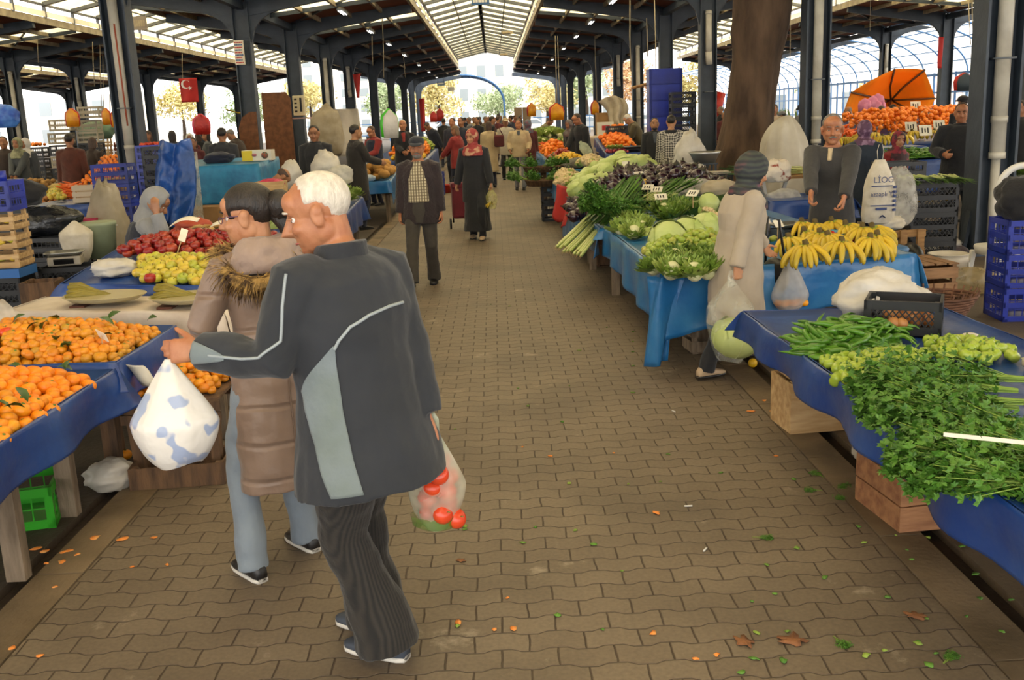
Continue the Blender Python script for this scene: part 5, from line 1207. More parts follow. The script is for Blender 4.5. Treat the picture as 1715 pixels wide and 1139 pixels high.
heap_bag('white and red paper bags beside the silver scale', (2.2, 8.42, .69), .24, .18, .22, mat('printed_paper', '#d6cab8', .6, '#8f3f30', 9, lo=.6, hi=.66, bump=.4), 23, ear=.3, name='paper_bag')
# supports
crate_wood('white weathered crate standing on the pavers under the light blue tarp', .22, .3, .34, mat('white_crate_wood', '#c9bda8', .75, '#9c8d77', 5), loc=(1.5, 10.5, 0), rz=.05, slats=2, gap=.1)
crate_wood('grey pallet box under the front of the light blue tarp', .66, .24, .34, M_WOODG, loc=(1.72, 7.35, 0), rz=.12, slats=3, gap=.3)
crate_wood('flat pallet box under the light blue tarp behind the woman', .5, .24, .3, M_WOODG, loc=(2.5, 7.5, 0), rz=.12, slats=3, gap=.3)
put(P_LEM, (1.75, 6.75, 0), 0, 'yellow lemon dropped on the ground behind the woman in beige', 'lemon', None, 1.1)
# -- T2b: parsley and leeks over the aisle edge
b8 = [(1.02, 9.7), (3.0, 9.4), (2.9, 11.5), (.95, 11.7)]
table('plank table under the parsley and leek stall', b8, .665)
tarp('blue tarp under the parsley and the hanging leeks', b8, .685, [.1, 0, 0, .28], M_TARPL, seed=41)
crate_wood('dark slatted wooden crate on the pavers below the hanging leeks', .3, .3, .48, M_WOODD, loc=(1.3, 11.85, 0), slats=2, gap=.2)
for k in range(24):                                        # leeks hanging down to the aisle
 t = k / 23; ya = lerp(9.95, 9.5, t) + .1 * (k % 3); a = PY(lerp(932, 976, t), lerp(414, 430, t) - 5 * (k % 3) + RR.uniform(-5, 5), ya); b = PY(lerp(1012, 1038, t), lerp(344, 352, t) - 4 * (k % 3) + RR.uniform(-5, 5), ya + .75); d = b - a
 put(P_LEEK[k % 3], tuple(a), (RR.uniform(-.3, .3), -math.asin(d.normalized().z), math.atan2(d.y, d.x)), 'long leek with a white root end hanging over the aisle edge', 'leek', 'leeks hanging over the edge', (d.length / .6, RR.uniform(.75, 1.05), .95))
for k in range(12):
 px, py = 1010 + (k % 6) * 22, 352 - (k // 6) * 12 - (k % 6) * 2; put(P_PARS[k % 2], tuple(G(px, py + 8, .72)), (0, -.05, RR.uniform(.4, 1.4)), 'dark parsley bunch between the leeks and the eggplants', 'parsley', 'parsley bunches by the leeks', 1.05)
for k in range(9): put(P_PARS[k % 2], tuple(PY(1044 + k * 5, 352 + (k % 3) * 6, 9.9 + .15 * (k % 3))), (0, -.15, 2.4 + .2 * k), 'dark parsley bunch heaped beside the hanging leeks', 'parsley', 'parsley heaped beside the leeks', 1.15)
for k in range(5): put(P_PARS[k % 2], tuple(PY(1026 + k * 4, 378 + k * 4 - 10, 9.9)), (0, -.9, RR.uniform(2.8, 3.4)), 'parsley bunch drooping over the aisle edge below the leeks', 'parsley', 'drooping parsley bunches')
for k in range(10): put(P_SPON[k % 2], tuple(G(1032 + (k % 5) * 4, 366 - k * 1.2, .72 + .012 * (k // 5))), (0, 0, .25 + RR.uniform(-.12, .12)), 'spring onion with brown roots lying towards the big cabbages', 'spring onion', 'spring onions at the edge', .8)
for k in range(26): put(P_SPON[k % 2], tuple(G(1118 + (k % 6) * 4, 336 + (k // 6) * 4, .74 + .012 * (4 - k // 6))), (0, 0, .12 + RR.uniform(-.1, .1)), 'spring onion with a tangle of roots in the bundle before the white bags', 'spring onion', 'bundled spring onions', 1.3)
for k in range(14): put(P_LEEK[k % 3], tuple(G(1078 + (k % 7) * 6, 336 - (k // 7) * 6, .8 + .02 * (k // 7))), (0, -.25, .75 + RR.uniform(-.1, .1)), 'leek lying with dark leaves up beside the eggplants', 'leek', 'leeks by the eggplants', .7)
for l, px, py, y, rz in (('by the dark leaves of the leeks', 1085, 322, 11.2, -.5), ('grey and folded beside the leeks', 1100, 326, 11, -.5), ('on the spring onions with a number', 1107, 340, 10.2, .1), ('on a long wire among the spring onions', 1160, 336, 9.4, -.9)):
 p = PY(px, py + 12, y); card('price card ' + l, tuple(p), rz, .13, .075, .8, .1)
heap_bag('crumpled white bag behind the bundled spring onions', tuple(G(1163, 330, .75)), .5, .3, .2, M_BAGW, 31, ear=.5)
for k, (px, py) in enumerate(((1143, 356), (1170, 350), (1160, 352))): put(P_EGG, tuple(G(px, py + 8, .72)), (1.2, .4, k), 'dark eggplant lying between the spring onions and the cabbages', 'eggplant', 'eggplants by the cabbages', .9)
# -- T2c: eggplants, yellow fruit with a red cloth, long cabbages
b9 = [(.95, 11.9), (3.4, 11.7), (3.2, 14.1), (.98, 14.3)]
table('plank table under the eggplant stall', b9, .665)
tarp('faded blue tarp under the eggplants, hanging low at the aisle', b9, .685, [0, 0, 0, (.62, .4)], M_TARPL, seed=51)
pile([P_EGG], gp([(968, 340), (985, 350), (1040, 338), (1130, 322), (1215, 330), (1200, 300), (1130, 296), (1040, 305), (985, 314)], .78), flat_z(.7), .15, .22, 'dark purple globe eggplant in the heap across the aisle from the walkers', 'globe eggplants', 15, tilt=1.5, rise=.5, most=170, labels='eggplant', scale=(1.15, 1.35))
pile([P_EGG], gp([(958, 340), (966, 362), (990, 350), (975, 332)], .74), flat_z(.68), .11, .08, 'dark eggplant in the rows at the aisle edge of the heap', 'eggplants at the aisle edge', 16, tilt=1.5, rise=.3, most=24, labels='eggplant', scale=(1.0, 1.2))
pile([P_LEM], gp([(945, 312), (965, 320), (1010, 312), (1020, 298), (1000, 296)], .8), flat_z(.72), .075, .1, 'yellow fruit heaped above the red cloth', 'yellow fruit above the red cloth', 17, rise=.25, most=120, ind=90, labels='fruit')
pile([P_LEM], gp([(1058, 296), (1080, 304), (1085, 292), (1065, 286)], .95), flat_z(.88), .07, .03, 'yellow fruit between the long cabbages and the eggplants', 'yellow fruit by the cabbages', 18, rise=.2, most=30, labels='fruit')
A = [PY(938, 308, 13.9), PY(972, 318, 13.2), PY(955, 382, 13.1), PY(934, 362, 13.9)]
mb = MB(); mb.grid(lambda u, v: lerp(lerp(A[0], A[1], u), lerp(A[3], A[2], u), v) + V((-.06 * math.sin(u * 9) * v - .04, 0, .03 * math.sin(u * 14) * v)), 16, 12); o = mb.build('cloth', mat('red_cloth', '#b5211c', .6, '#8f1a17', 3, bump=.3)); o.modifiers.new('t', 'SOLIDIFY').thickness = .005; tag(o, 'red cloth hanging over the aisle edge beside the eggplants', 'cloth')
b10 = [(.95, 14.5), (2.9, 14.3), (2.7, 17.3), (1.0, 18.0)]
table('plank table under the heap of long cabbages', b10, .7)
tarp('blue tarp under the heap of long pale cabbages', b10, .72, [0, 0, 0, .3], M_TARPL, seed=61)
pile([P_CABFAR], gp([(935, 306), (1010, 306), (1050, 300), (1098, 282), (1090, 262), (1000, 262), (955, 282)], .95), flat_z(.74), .21, .34, 'long pale green cabbage in the big heap', 'long pale cabbages in the heap', 19, tilt=.3, rise=.9, most=60, rotf=lambda r, q: (PI / 2 + r.uniform(-.3, .3), r.uniform(-.4, .4), r.uniform(-.9, .9) + PI / 2), labels='cabbage')
pile([P_CAULF], gp([(935, 290), (950, 294), (965, 278), (940, 276)], .95), flat_z(.74), .17, .1, 'cream cauliflower at the aisle end of the cabbage heap', 'cauliflowers before the cabbages', 20, most=20)
pile([P_CAULF], gp([(965, 268), (1000, 264), (1000, 254), (975, 256)], 1.05), flat_z(.85), .17, .1, 'cream cauliflower behind the cabbage heap', 'cauliflowers behind the cabbages', 22, most=16)
card('price card standing in the long cabbages', tuple(PY(1050, 300, 14.4)), .2, .12, .24, 1.2, .02)
card('price stick leaning over the eggplants', tuple(PY(1062, 308, 12.6)), .6, .3, .03, .8, .12, marks=False)
# parsley trays on black crates at the aisle
for k in range(2): crate_plastic('black crate under the parsley trays on the pavers, the %s one' % ('lower', 'upper')[k], M_BLK, .42, .4, .3, False, loc=(.98, 17.3 + .0 * k, .302 * k), nx=6)
for k, (z, y, l) in enumerate(((.62, 17.0, 'lower'), (.8, 17.9, 'upper'))):
 t = thing('tray', 'brown %s tray of parsley beside the aisle' % l, 'tray', (.85, y, z)); mb = MB(); mb.loft([(V((0, 0, q)), X3, Y3, .36 * a, .3 * a) for a, q in ((.9, 0), (1, .09), (1.02, .1), (.95, .1), (.88, .02))], 24); mb.build('bowl', M_WOODD, t)
 if k: mb = MB(); mb.box((0, 0, -.4), (.1, .1, .8)); mb.build('stand', M_WOODD, t, False)
 for q in range(7): put(P_PARSF, (.85 + .2 * math.cos(q * .9) - .12, y + .16 * math.sin(q * .9), z + .09), (RR.uniform(-.3, .3), -.15, q * .9), 'parsley bunch on the %s brown tray beside the aisle' % l, 'parsley', 'parsley on the %s tray' % l)
# ================================================================ further stalls and clutter
def at(px, py, y): return PY(px, py, y)
def ctr(poly): return sum(p[0] for p in poly) / len(poly), sum(p[1] for p in poly) / len(poly)
def quad_stall(tl, fl, poly, z, m, drops, seed, slope=0.0, lip=.02):
 table(fl, poly, z - .02); return tarp(tl, poly, [z, z, z + slope, z + slope], drops, m, lip=lip, seed=seed, n=14)
def rect(x0, x1, y0, y1): return [(x0, y0), (x1, y0), (x1, y1), (x0, y1)]
def crates(n, proto_, x, y, z0, h, labels, rz=0, group=None, jx=.0):
 out = []
 for k in range(n): out.append(dup(proto_, (x + RR.uniform(-jx, jx), y + RR.uniform(-jx, jx), z0 + k * h), rz + RR.uniform(-.04, .04), labels[k % len(labels)] if not isinstance(labels, str) else labels, group))
 return out
ORD = ('bottom', 'second', 'third', 'fourth', 'fifth', 'sixth', 'seventh', 'eighth')
PC_BLK = proto(crate_plastic('p', M_BLK, .5, .36, .27, True, nx=9)); PC_BLK2 = proto(crate_plastic('p', M_BLK, .5, .36, .25, False, nx=9))
PC_BLU = proto(crate_plastic('p', M_BLUEC, .5, .36, .27, False, nx=8)); PC_BLS = proto(crate_plastic('p', M_BLUEC, .5, .36, .27, None)); PC_GRY = proto(crate_plastic('p', mat('pale_crate', '#a39a86', .6), .5, .36, .26, False, nx=8)); PC_DGR = proto(crate_plastic('p', M_GREYC, .6, .4, .3, False, nx=8))
PC_WD = proto(crate_wood('p', .5, .34, .14, M_WOODP, posts=.06)); PC_WDR = proto(crate_wood('p', .5, .34, .18, mat('red_crate', '#8a4a34', .75, '#6a3626', 4), posts=.04))
# ---- far left corner: stacked crates, scale, sacks
sx, sy = -4.62, 9.2
for k in range(2): dup(PC_BLK, (sx - .02, sy, .272 * k), .05, 'black plastic crate at the %s of the stack under the pear boxes' % ('bottom', 'second level')[k])
mb = MB(); mb.box((0, 0, .04), (.5, .36, .08)); o = mb.build('box', mat('blue_carton', '#2a62a6', .6), None, False, (sx, sy, .545)); tag(o, 'flat blue carton between the black crates and the pear boxes', 'box')
for k in range(3):
 z = .63 + .17 * k; dup(PC_WD, (sx, sy, z), .05, 'pale wooden box of pears, the %s of three stacked under the blue crate' % ('lowest', 'middle', 'top')[k])
 for i in range(5): put(P_APY, (sx - .18 + .09 * i, sy - .12, z + .06), (RR.random(), RR.random(), RR.random()), 'greenish pear in the %s pale wooden box' % ('lowest', 'middle', 'top')[k], 'pear', 'pears in the %s box' % ('lowest', 'middle', 'top')[k])
b = dup(PC_BLU, (sx, sy, 1.145), .05, 'bright blue plastic crate on top of the wooden pear boxes')
for s_ in (-.2, .2): mb = MB(); mb.tube([(s_, -.14, .26), (s_, -.14, .36)], .035, 10); mb.build('stacking_post', M_BLUEC, b)
mb = MB(); mb.tube([(-.1, -.186, .17), (.02, -.186, .17)], .03, 8); mb.build('logo_patch', M_WHITE, b)
crate_wood('old brown wooden box standing on end by the clear bag', .3, .28, .42, M_WOODD, loc=(-4.1, 8.85, .12), rz=.1, slats=1)
mb = MB(); mb.box((0, 0, .06), (.4, .34, .12)); tag(mb.build('box', M_WOODD, None, False, (-4.1, 8.85, 0)), 'low dark plank base under the old brown wooden box', 'box')
for k in range(2): dup(PC_BLK, (-4.23, 9.78, .272 * k), .12, 'black lattice crate under the weighing scale, the %s one' % ('lower', 'upper')[k])
o = thing('weighing_scale', 'grey market scale with a steel pan on the black crates', 'scale', (-4.25, 9.75, .55), .25); scale_parts(o, mat('scale_beige', '#a89f8e', .5), .36, .28)
for k in range(3): dup(PC_BLK2, (-4.88 + .05 * k, 10.6, .252 * k), -.1, 'black crate in the dark stack behind the pear boxes, %s' % ORD[k])
heap_bag('black plastic sheet wrapped over crates behind the scale', (-4.75, 10.7, .76), .62, .5, .3, mat('black_film', '#17181a', .25, '#2a2c30', 6, bump=.7, bscale=12), 41, name='plastic_sheet', cat='sheet')
heap_bag('black coat thrown over the crates at the left edge', (-5.25, 10.85, 1.06), .8, .5, .3, cloth('blackcoat', '#141315', '#1d1c1e'), 42, name='coat', cat='coat')
for k in range(2): dup(PC_BLK2, (-4.3, 10.5, .255 * k), 0, 'black crate under the green bucket and the white sack, the %s one' % ('lower', 'upper')[k], None, (1.1, 1.9, 1))
for k in range(4): dup(PC_BLK2, (-5.25, 10.85, .265 * k), .05, 'black crate under the thrown black coat at the left edge, %s' % ORD[k])
o = thing('bucket', 'pale green plastic bucket with lid behind the white sack', 'bucket', (-4.25, 10.62, .51), 0)
mb = MB(); mb.lathe([(.16, 0), (.185, .33), (.195, .34), (.195, .37), (.18, .375), (.02, .385)], n=26); mb.build('body', mat('pale_green_plastic', '#9aa486', .5, '#858f72', 4), o); mb = MB(); mb.tube([(.2 * math.cos(a), .2 * math.sin(a), .33 - .02 * abs(math.sin(a))) for a in [k * PI / 10 for k in range(11)]], .006, 6); mb.build('handle', M_WHITE, o)
bag('white woven sack standing in front of the green bucket', (-4.36, 10.32, .51), None, .42, .34, M_BAGS, 5, name='sack', handles=False, cat='sack', low=.7)
for k in range(2): dup(PC_BLK2, (-5.08, 12.2, .26 * k), .1, 'black crate under the pink net box, the %s one' % ('lower', 'upper')[k], None, (1.1, 1.1, 1))
crate_wood('white fruit box wrapped in pink net behind the sack', .5, .34, .24, M_WOODP, loc=(-5.08, 12.2, .52), rz=.12, slats=2, gap=.3)
mb = MB(); mb.box((0, 0, .13), (.46, .3, .24)); tag(mb.build('net_wrap', mat('pink_net', '#c22c52', .45, '#9c1f3f', 12, bump=.5), None, False, (-5.08, 12.2, .55), (0, 0, .12)), 'pink red net wrapped round the fruit in the white box', 'net')
crate_wood('white and pink fruit crate tipped beside the carrots', .5, .34, .26, mat('pinkwhite', '#c9b79c', .7, '#b0454f', 5, lo=.6, hi=.62), loc=(-6.1, 15.2, .79), rz=.25, slats=3, gap=.2)
mb = MB(); mb.box((0, 0, .16), (.42, .36, .32)); tag(mb.build('carton', M_CARDB, None, False, (-5.95, 15.65, .79)), 'brown carton behind the tipped fruit crate', 'box')
heap_bag('beige cloth bundle beside the hooded seller', (-4.78, 12.3, 0), .5, .4, 1.12, M_CANVAS, 43, name='cloth', cat='cloth', ear=.3)
quad_stall('navy cloth under the carrots and the pears', 'low table under the carrots', rect(-6.9, -5.68, 14.6, 15.9), .78, M_TARPN, [.2, .1, 0, 0], 71)
pile([P_CARR], gp([(97, 325), (135, 328), (135, 312), (108, 310)], .85), flat_z(.8), .055, .16, 'orange carrot in the heap behind the pink net box', 'carrots on the left', 24, rise=.3, most=90, tilt=.4)
pile([P_APY], gp([(78, 330), (110, 332), (108, 318), (85, 318)], .85), flat_z(.8), .085, .1, 'yellow green pear beside the carrots', 'pears by the carrots', 25, most=40, labels='pear')
# onions and potatoes in the back left
quad_stall('yellow sheet under the potatoes at the back left', 'long low table under the potatoes', rect(-12.5, -8.7, 18.3, 20.5), .62, mat('yellow_sheet', '#c9a81c', .5, '#b3931a', 3), [.45, .1, 0, 0], 72, .2)
pile([P_POT], rect(-12.4, -8.8, 18.6, 20.4), lambda x, y: .64 + (y - 18.3) * .1, .125, .12, 'pale brown potato in the wide heap at the back left', 'potatoes at the back left', 26, most=300, rise=.5)
quad_stall('brown boards under the onions', 'low plank table under the onions', rect(-10.8, -7.0, 16.4, 17.8), .55, M_CARDB, [.3, .1, 0, 0], 73, .1)
pile([P_ONI], rect(-9.4, -7.1, 16.5, 17.7), lambda x, y: .57 + (y - 16.4) * .08, .075, .1, 'golden onion in the heap before the potatoes', 'golden onions', 27, most=260, rise=.4)
M_RON = mat('red_onion_skin', '#5b2232', .4, '#7a3444', 6); mb = MB(); mb.ell((0, 0, .034), (.036, .036, .034), None, 10, 7); P_RON = proto(mb.build('red_onion', M_RON))
pile([P_RON], rect(-10.7, -9.45, 16.5, 17.7), flat_z(.6), .08, .1, 'dark red onion at the left end of the golden onions', 'red onions', 28, most=120, rise=.4, labels='onion')
for i, (x, w) in enumerate(((-10.2, 1.1), (-9.0, 1.0), (-8.0, .9))): mb = MB(); mb.box((0, 0, .22), (w, .5, .44)); tag(mb.build('carton', M_CARDB, None, False, (x, 16.0, 0)), 'brown carton standing before the onions, %s' % ('at the picture edge', 'the middle one', 'beside the pears')[i], 'box')
# crate wall behind the man in the brown jacket
for k in range(4): dup(PC_BLK2, (-10.9, 24.2, .5 + .26 * k), 0, 'black crate of oranges behind the women in headscarves, %s' % ORD[k])
for k in range(5): dup((PC_GRY, PC_BLK2)[k % 2], (-10.2, 24.1, .5 + .27 * k), 0, '%s crate in the tall stack left of the brown jacket, %s' % (('pale', 'black')[k % 2], ORD[k]))
for k in range(6): dup((PC_BLK2, PC_BLK2, PC_BLK, PC_BLK, PC_GRY, PC_GRY)[k], (-9.6, 24.3, .5 + .27 * k), 0, '%s crate in the tallest stack behind the brown jacket, %s' % (('black', 'black', 'dark', 'dark', 'pale', 'pale')[k], ORD[k]))
dup(PC_GRY, (-9.4, 24.0, 2.15), .05, 'pale crate lying topmost on the tallest stack at the back left'); dup(PC_GRY, (-10.1, 24.0, 1.88), .05, 'pale crate lying topmost on the stack left of the tallest one')
pile([P_ORF], rect(-11.1, -10.7, 24.0, 24.35), flat_z(1.55), .09, .04, 'orange on the top black crate behind the women in headscarves', 'oranges on the black crate', 29, most=20)
def stand(lab, x0, x1, y0, y1, z0, z1, seed, pr, pitch, plab, grp, most, cat, m=M_TARPN):
 quad_stall('%s under the %s' % ('navy tarp', grp), 'sloping stand under the ' + grp, rect(x0, x1, y0, y1), z0, m, [.4, .2, 0, .2], seed, z1 - z0)
 return pile(pr, rect(x0 + .05, x1 - .05, y0 + .05, y1 - .05), lambda x, y: z0 + .02 + (z1 - z0) * (y - y0) / (y1 - y0), pitch, .06, plab, grp, seed, most=most, jit=.12, rise=.2, labels=cat, ind=100 if seed == 74 else 20)
stand('', -7.8, -7.05, 18.6, 20.2, .75, 1.3, 74, [P_ORF], .1, 'bright orange in the steep stacked rows beside the left column', 'oranges by the left column', 170, 'orange')
pile([P_LEM], rect(-7.6, -6.6, 18.1, 18.5), flat_z(.75), .09, .05, 'yellow lemon in front of the steep rows of oranges', 'lemons by the left column', 30, most=50, labels='lemon'); quad_stall('navy cloth under the lemons', 'narrow table under the lemons', rect(-7.7, -6.5, 18.05, 18.55), .73, M_TARPN, [.3, .2, 0, .2], 75)
stand('', -9.0, -8.2, 21.8, 22.8, .8, 1.0, 76, [P_ORF], .1, 'orange in the low heap left of the brown jacket', 'oranges left of the brown jacket', 60, 'orange')
stand('', -13.4, -12.0, 22.4, 24, .8, 1.15, 77, [P_ORF], .1, 'orange in the heap at the left edge of the hall', 'oranges at the left edge', 110, 'orange')
for k in range(4): dup(PC_WD, (-10.1 + .02 * k, 26, .85 + .2 * k), .1, 'pale wooden crate in the stack behind the steep oranges, %s' % ORD[k])
for k in range(3): dup(PC_WDR, (-9.5, 26.25, .85 + .24 * k), -.1, 'reddish wooden crate beside the pale stack behind the oranges, %s' % ORD[k])
quad_stall('grey cloth table behind the steep oranges', 'table carrying the wooden crates', rect(-10.6, -9.2, 25.6, 26.6), .84, M_TARPW, [.6, .2, 0, .2], 78)
heap_bag('green cloth draped over goods under the hanging yellow bags', (-10.1, 26, 1.64), .9, .7, .45, mat('green_cloth', '#6f8a72', .7, '#55705c', 3, bump=.4), 44, name='cloth', cat='cloth')
M_YB = mat('yellow_bag', '#e0a018', .4, '#d07a14', 6, bump=.5); M_RB = mat('red_net_bag', '#c22f24', .45, '#a02018', 6, bump=.5)
def hangbag(px, py, y, w, h, cols, label, group=None):
 p = at(px, py, y); t = thing('hanging_bag', label, 'bag', (p.x, y, p.z - h / 2), RR.uniform(-.4, .4), group)
 for k, c in enumerate(cols):
  mb = MB(); ww = w * (1 - .15 * k); zz = -.04 * k * h; mb.loft([(V((.05 * w * k, -.02 * k, zz + h * q)), X3, Y3, ww / 2 * a, w * .12) for q, a in ((0, .9), (.5, 1), (.8, .85), (.95, .4), (1.05, .1))], 12, pw=3); mb.build('bag_roll', c, t)
 return t
for px, py, y, w, h, c, l in ((121, 197, 22, .4, .36, [M_RB, M_YB], 'yellow and red bags hanging behind the brown jacket'), (178, 195, 23, .26, .34, [M_RB, M_YB], 'yellow and red bag hanging left over the green cloth'), (195, 198, 22.5, .3, .36, [M_RB, M_YB], 'yellow and red bag hanging right beside the column'), (337, 208, 22, .42, .4, [mat('pink_bag', '#d0405a', .5), M_RB], 'pink and green bags hanging at the dark column in the left crowd'),
       (652, 207, 16, .3, .42, [mat('lime_bag', '#4fc22a', .4, '#3fa820', 6), M_BAGP], 'green and white bags hanging over the melons'), (932, 187, 33, .55, .5, [M_RB, M_YB], 'yellow and red bags hanging beside the right stalls'), (996, 180, 35, .3, .45, [M_RB, M_YB], 'yellow and red bag hanging on the dark right column'), (890, 184, 42, .4, .5, [M_RB, M_YB], 'red bags hanging far down the right side'),
       (737, 193, 42, .35, .5, [M_RB], 'red bag hanging far down the left side'), (726, 196, 40, .3, .4, [M_RB], 'small red bag hanging far down the left row'), (1614, 137, 26, .5, .42, [M_RB, mat('dark_basket', '#2c3a44', .6)], 'red and black bag hanging by the arched ribs'), (1641, 139, 26, .4, .42, [M_RB, mat('dark_basket', '#2c3a44', .6)], 'red bag hanging nearer the right column')):
 hangbag(px, py, y, w, h, c, l)
heap_bag('blue tarp bundle tied to the column at the left edge', tuple(at(13, 214, 22)), .55, .4, .5, mat('sunny_tarp', '#2450b8', .4, '#4f86d6', 5, bump=.5), 45, name='tarp_bundle', cat='tarpaulin')
# ---- hanging blue tarp and black crates
mb = MB(); A = [at(268, 237, 13.5), at(318, 236, 13.5), at(322, 375, 13.3), at(262, 372, 13.3)]
mb.grid(lambda u, v: lerp(lerp(A[0], A[1], u), lerp(A[3], A[2], u), v) + V((.12 * (u - .5) * math.sin(v * PI), -.16 * math.sin(u * PI) ** .6 + .05 * math.sin(u * 13 + v * 3), .03 * math.sin(u * 8))) + V((0, .08, 0)) * fbm(V((u * 4, v * 5, 1))) * 1.6, 30, 34)
o = mb.build('tarpaulin', mat('royal_tarp', '#2a58a6', .35, '#1f4586', 4, bump=.6, bscale=10)); o.modifiers.new('t', 'SOLIDIFY').thickness = .006; tag(o, 'crumpled blue tarp hanging over a stack beside the black crates', 'tarpaulin')
for k in range(5): dup(PC_BLU, (-5.35, 14.2, .275 * k), 0, 'dark blue crate under the hanging tarp, %s' % ORD[k])
for k in range(6): dup(PC_BLK, (-4.42, 13.6, .252 * k * 1.05), .02, 'black lattice crate in the tall stack beside the blue tarp, %s' % ORD[k])
mb = MB(); mb.box((0, 0, .75), (.1, .3, 1.5)); tag(mb.build('clear_wrap', M_BAGC, None, False, (-4.08, 13.6, .0)), 'clear wrapped column of boxes beside the black crates', 'wrap')
for k in range(2): dup(PC_BLK, (-3.6, 11.8, .27 * k), .05, 'black crate under the small grey scale, %s' % ORD[k])
o = thing('small_scale', 'small grey scale on the black crate behind the apples', 'scale', (-3.62, 11.8, .545), 0); scale_parts(o, mat('scale_grey', '#8f8f88', .5), .32, .26)
heap_bag('orange red bag beside the ginger roots', tuple(at(325, 388, 9.4)), .36, .25, .13, mat('orange_bag', '#a8452c', .6, bump=.5), 46)
for k in range(7): mb = MB(); r0 = random.Random(k); mb.tube([(0, 0, .02), (.05, .02, .03), (.09, -.01, .03), (.13, .02, .02)], [.012, .022, .016, .008], 7); put(proto(mb.build('ginger_root', M_POT)), tuple(at(335 + 4 * k, 388 - (k % 3) * 2, 9.2)), RR.uniform(0, 6), 'pale ginger root beside the orange red bag', 'ginger', 'ginger roots')
quad_stall('dark cloth under the ginger roots and the orange bag', 'table behind the apples', rect(-3.0, -2.0, 9.0, 9.7), .8, M_TARPN, [.1, .1, 0, .1], 79)
for k in range(2): dup(PC_BLS, (-5.7, 17, .37 * k), 0, 'plain blue crate under the tomato crates behind the column, the %s one' % ('lower', 'upper')[k], None, (1, 1, 1.37))
for k in range(3): dup(PC_BLU, (-5.7, 17, .75 + .275 * k), 0, 'blue crate of tomatoes behind the column, %s' % ORD[k])
pile([P_TOM], rect(-5.9, -5.5, 16.87, 17.13), flat_z(1.54), .075, .03, 'red tomato in the top blue crate behind the column', 'tomatoes in the blue crate', 31, most=28)
# ---- board wall, fuse box, blue tarp table
mb = MB(); a, b_ = at(437, 155, 25.5), at(492, 232, 25.5); w, h = b_.x - a.x, a.z - .02
mb.slab([(-w / 2, 0, 0), (w / 2, 0, 0), (w / 2, 0, h * .94), (w * .35, 0, h), (-w / 2, 0, h)], (0, 1, 0), .03); tag(mb.build('board', mat('chipboard', '#7a4f30', .85, '#5f3b23', 8), None, False, ((a.x + b_.x) / 2, 25.5, .01)), 'brown chipboard sheet standing beside the tall dark column', 'board')
mb = MB(); mb.slab([(-.15, 0, -1.5), (.3, 0, -1.5), (.3, 0, .62), (.15, 0, .62), (-.05, 0, .5), (-.15, 0, .25)], (0, 1, 0), .03); tag(mb.build('board', mat('chipboard', '#7a4f30'), None, False, tuple(at(412, 232, 24.5))), 'curved brown board left of the tall dark column', 'board')
p = at(501, 177, 26.2); t = thing('fuse_box', 'cream fuse box on the dark column by the chipboard', 'box', (p.x, 26.2, p.z)); mb = MB(); mb.box((0, 0, 0), (.3, .14, .5)); bevel(mb.build('case', mat('cream_metal', '#c9bd9a', .5), t, False), .02)
for k in range(4): mb = MB(); mb.box((-.07, -.08, .16 - k * .1), (.06, .03, .04)); mb.build('switch', M_BLK, t, False)
mb = MB(); mb.box((.06, -.08, .02), (.05, .03, .34)); mb.build('slot', M_BLK, t, False)
mb = MB(); mb.box((0, 0, 0), (.5, .4, .03)); o = mb.build('shelf', mat('pink_shelf', '#b08a80', .6), None, False, tuple(at(503, 198, 26))); tag(o, 'pale pink shelf below the cream fuse box', 'shelf')
quad_stall('faded blue tarp over the covered table before the chipboard', 'covered table before the chipboard', rect(-5.45, -3.9, 16.6, 18.2), 1.18, M_TARPC, [.62, .95, 0, .75], 80, .06)
t = thing('fruit_carton', 'white and yellow printed fruit carton on the faded blue tarp', 'box', (-4.1, 17.6, 1.22), .02); mb = MB(); mb.box((0, 0, .09), (.5, .34, .18)); mb.build('carton', mat('carton_white', '#d9d4c4', .6), t, False)
mb = MB(); mb.box((-.16, -.174, .09), (.18, .006, .17)); mb.build('yellow_print', mat('yellow_print', '#d9c02c', .6), t, False); mb = MB(); mb.tube([(.14, -.172, .09), (.14, -.178, .09)], .06, 16); mb.build('round_print', mat('green_print', '#3a6a5a', .6, '#b0452c', 30), t); mb = MB(); mb.tube([(-.04, -.172, .1), (-.04, -.177, .1)], .045, 12, flat=.6); mb.build('red_print', mat('pink_print', '#b8707a', .6), t)
heap_bag('dark blue cloth bundle beside the printed fruit carton', (-4.75, 17.5, 1.2), .5, .4, .2, cloth('navyb', '#1c2238'), 47, name='cloth', cat='cloth')
for i, (x0, x1, z0, z1, y, l) in enumerate(((-5.3, -4.35, 0, .6, 15.9, 'big brown carton below the faded blue tarp'), (-4.3, -3.85, .0, .45, 15.6, 'smaller brown carton below the faded blue tarp'))): mb = MB(); mb.box(((x0 + x1) / 2, y, (z0 + z1) / 2), (x1 - x0, .5, z1 - z0)); tag(mb.build('carton', M_CARDB, None, False), l, 'box')
for k in range(3): dup(PC_WD, (-3.55, 15.2, .2 * k), 0, 'slatted wooden crate behind the white haired man, %s' % ORD[k])
mb = MB(); mb.box((0, 0, .12), (.4, .3, .24)); tag(mb.build('box', mat('pale_box', '#a8a898', .6, '#8a9a7a', 3), None, False, (-3.55, 15.2, .62)), 'pale greenish box on the slatted wooden crates', 'box')
heap_bag('white plastic bag beside the slatted crates', tuple(at(490, 318, 14.6)), .3, .25, .4, M_BAGP, 48, ear=.3)
heap_bag('big white bag at the legs of the man in the black hoodie', tuple(at(548, 305, 14.8)), .42, .3, .42, M_BAGP, 49, ear=.4)
heap_bag('grey white bag right of the big white one', tuple(at(572, 308, 14.2)), .36, .3, .26, M_BAGW, 50)
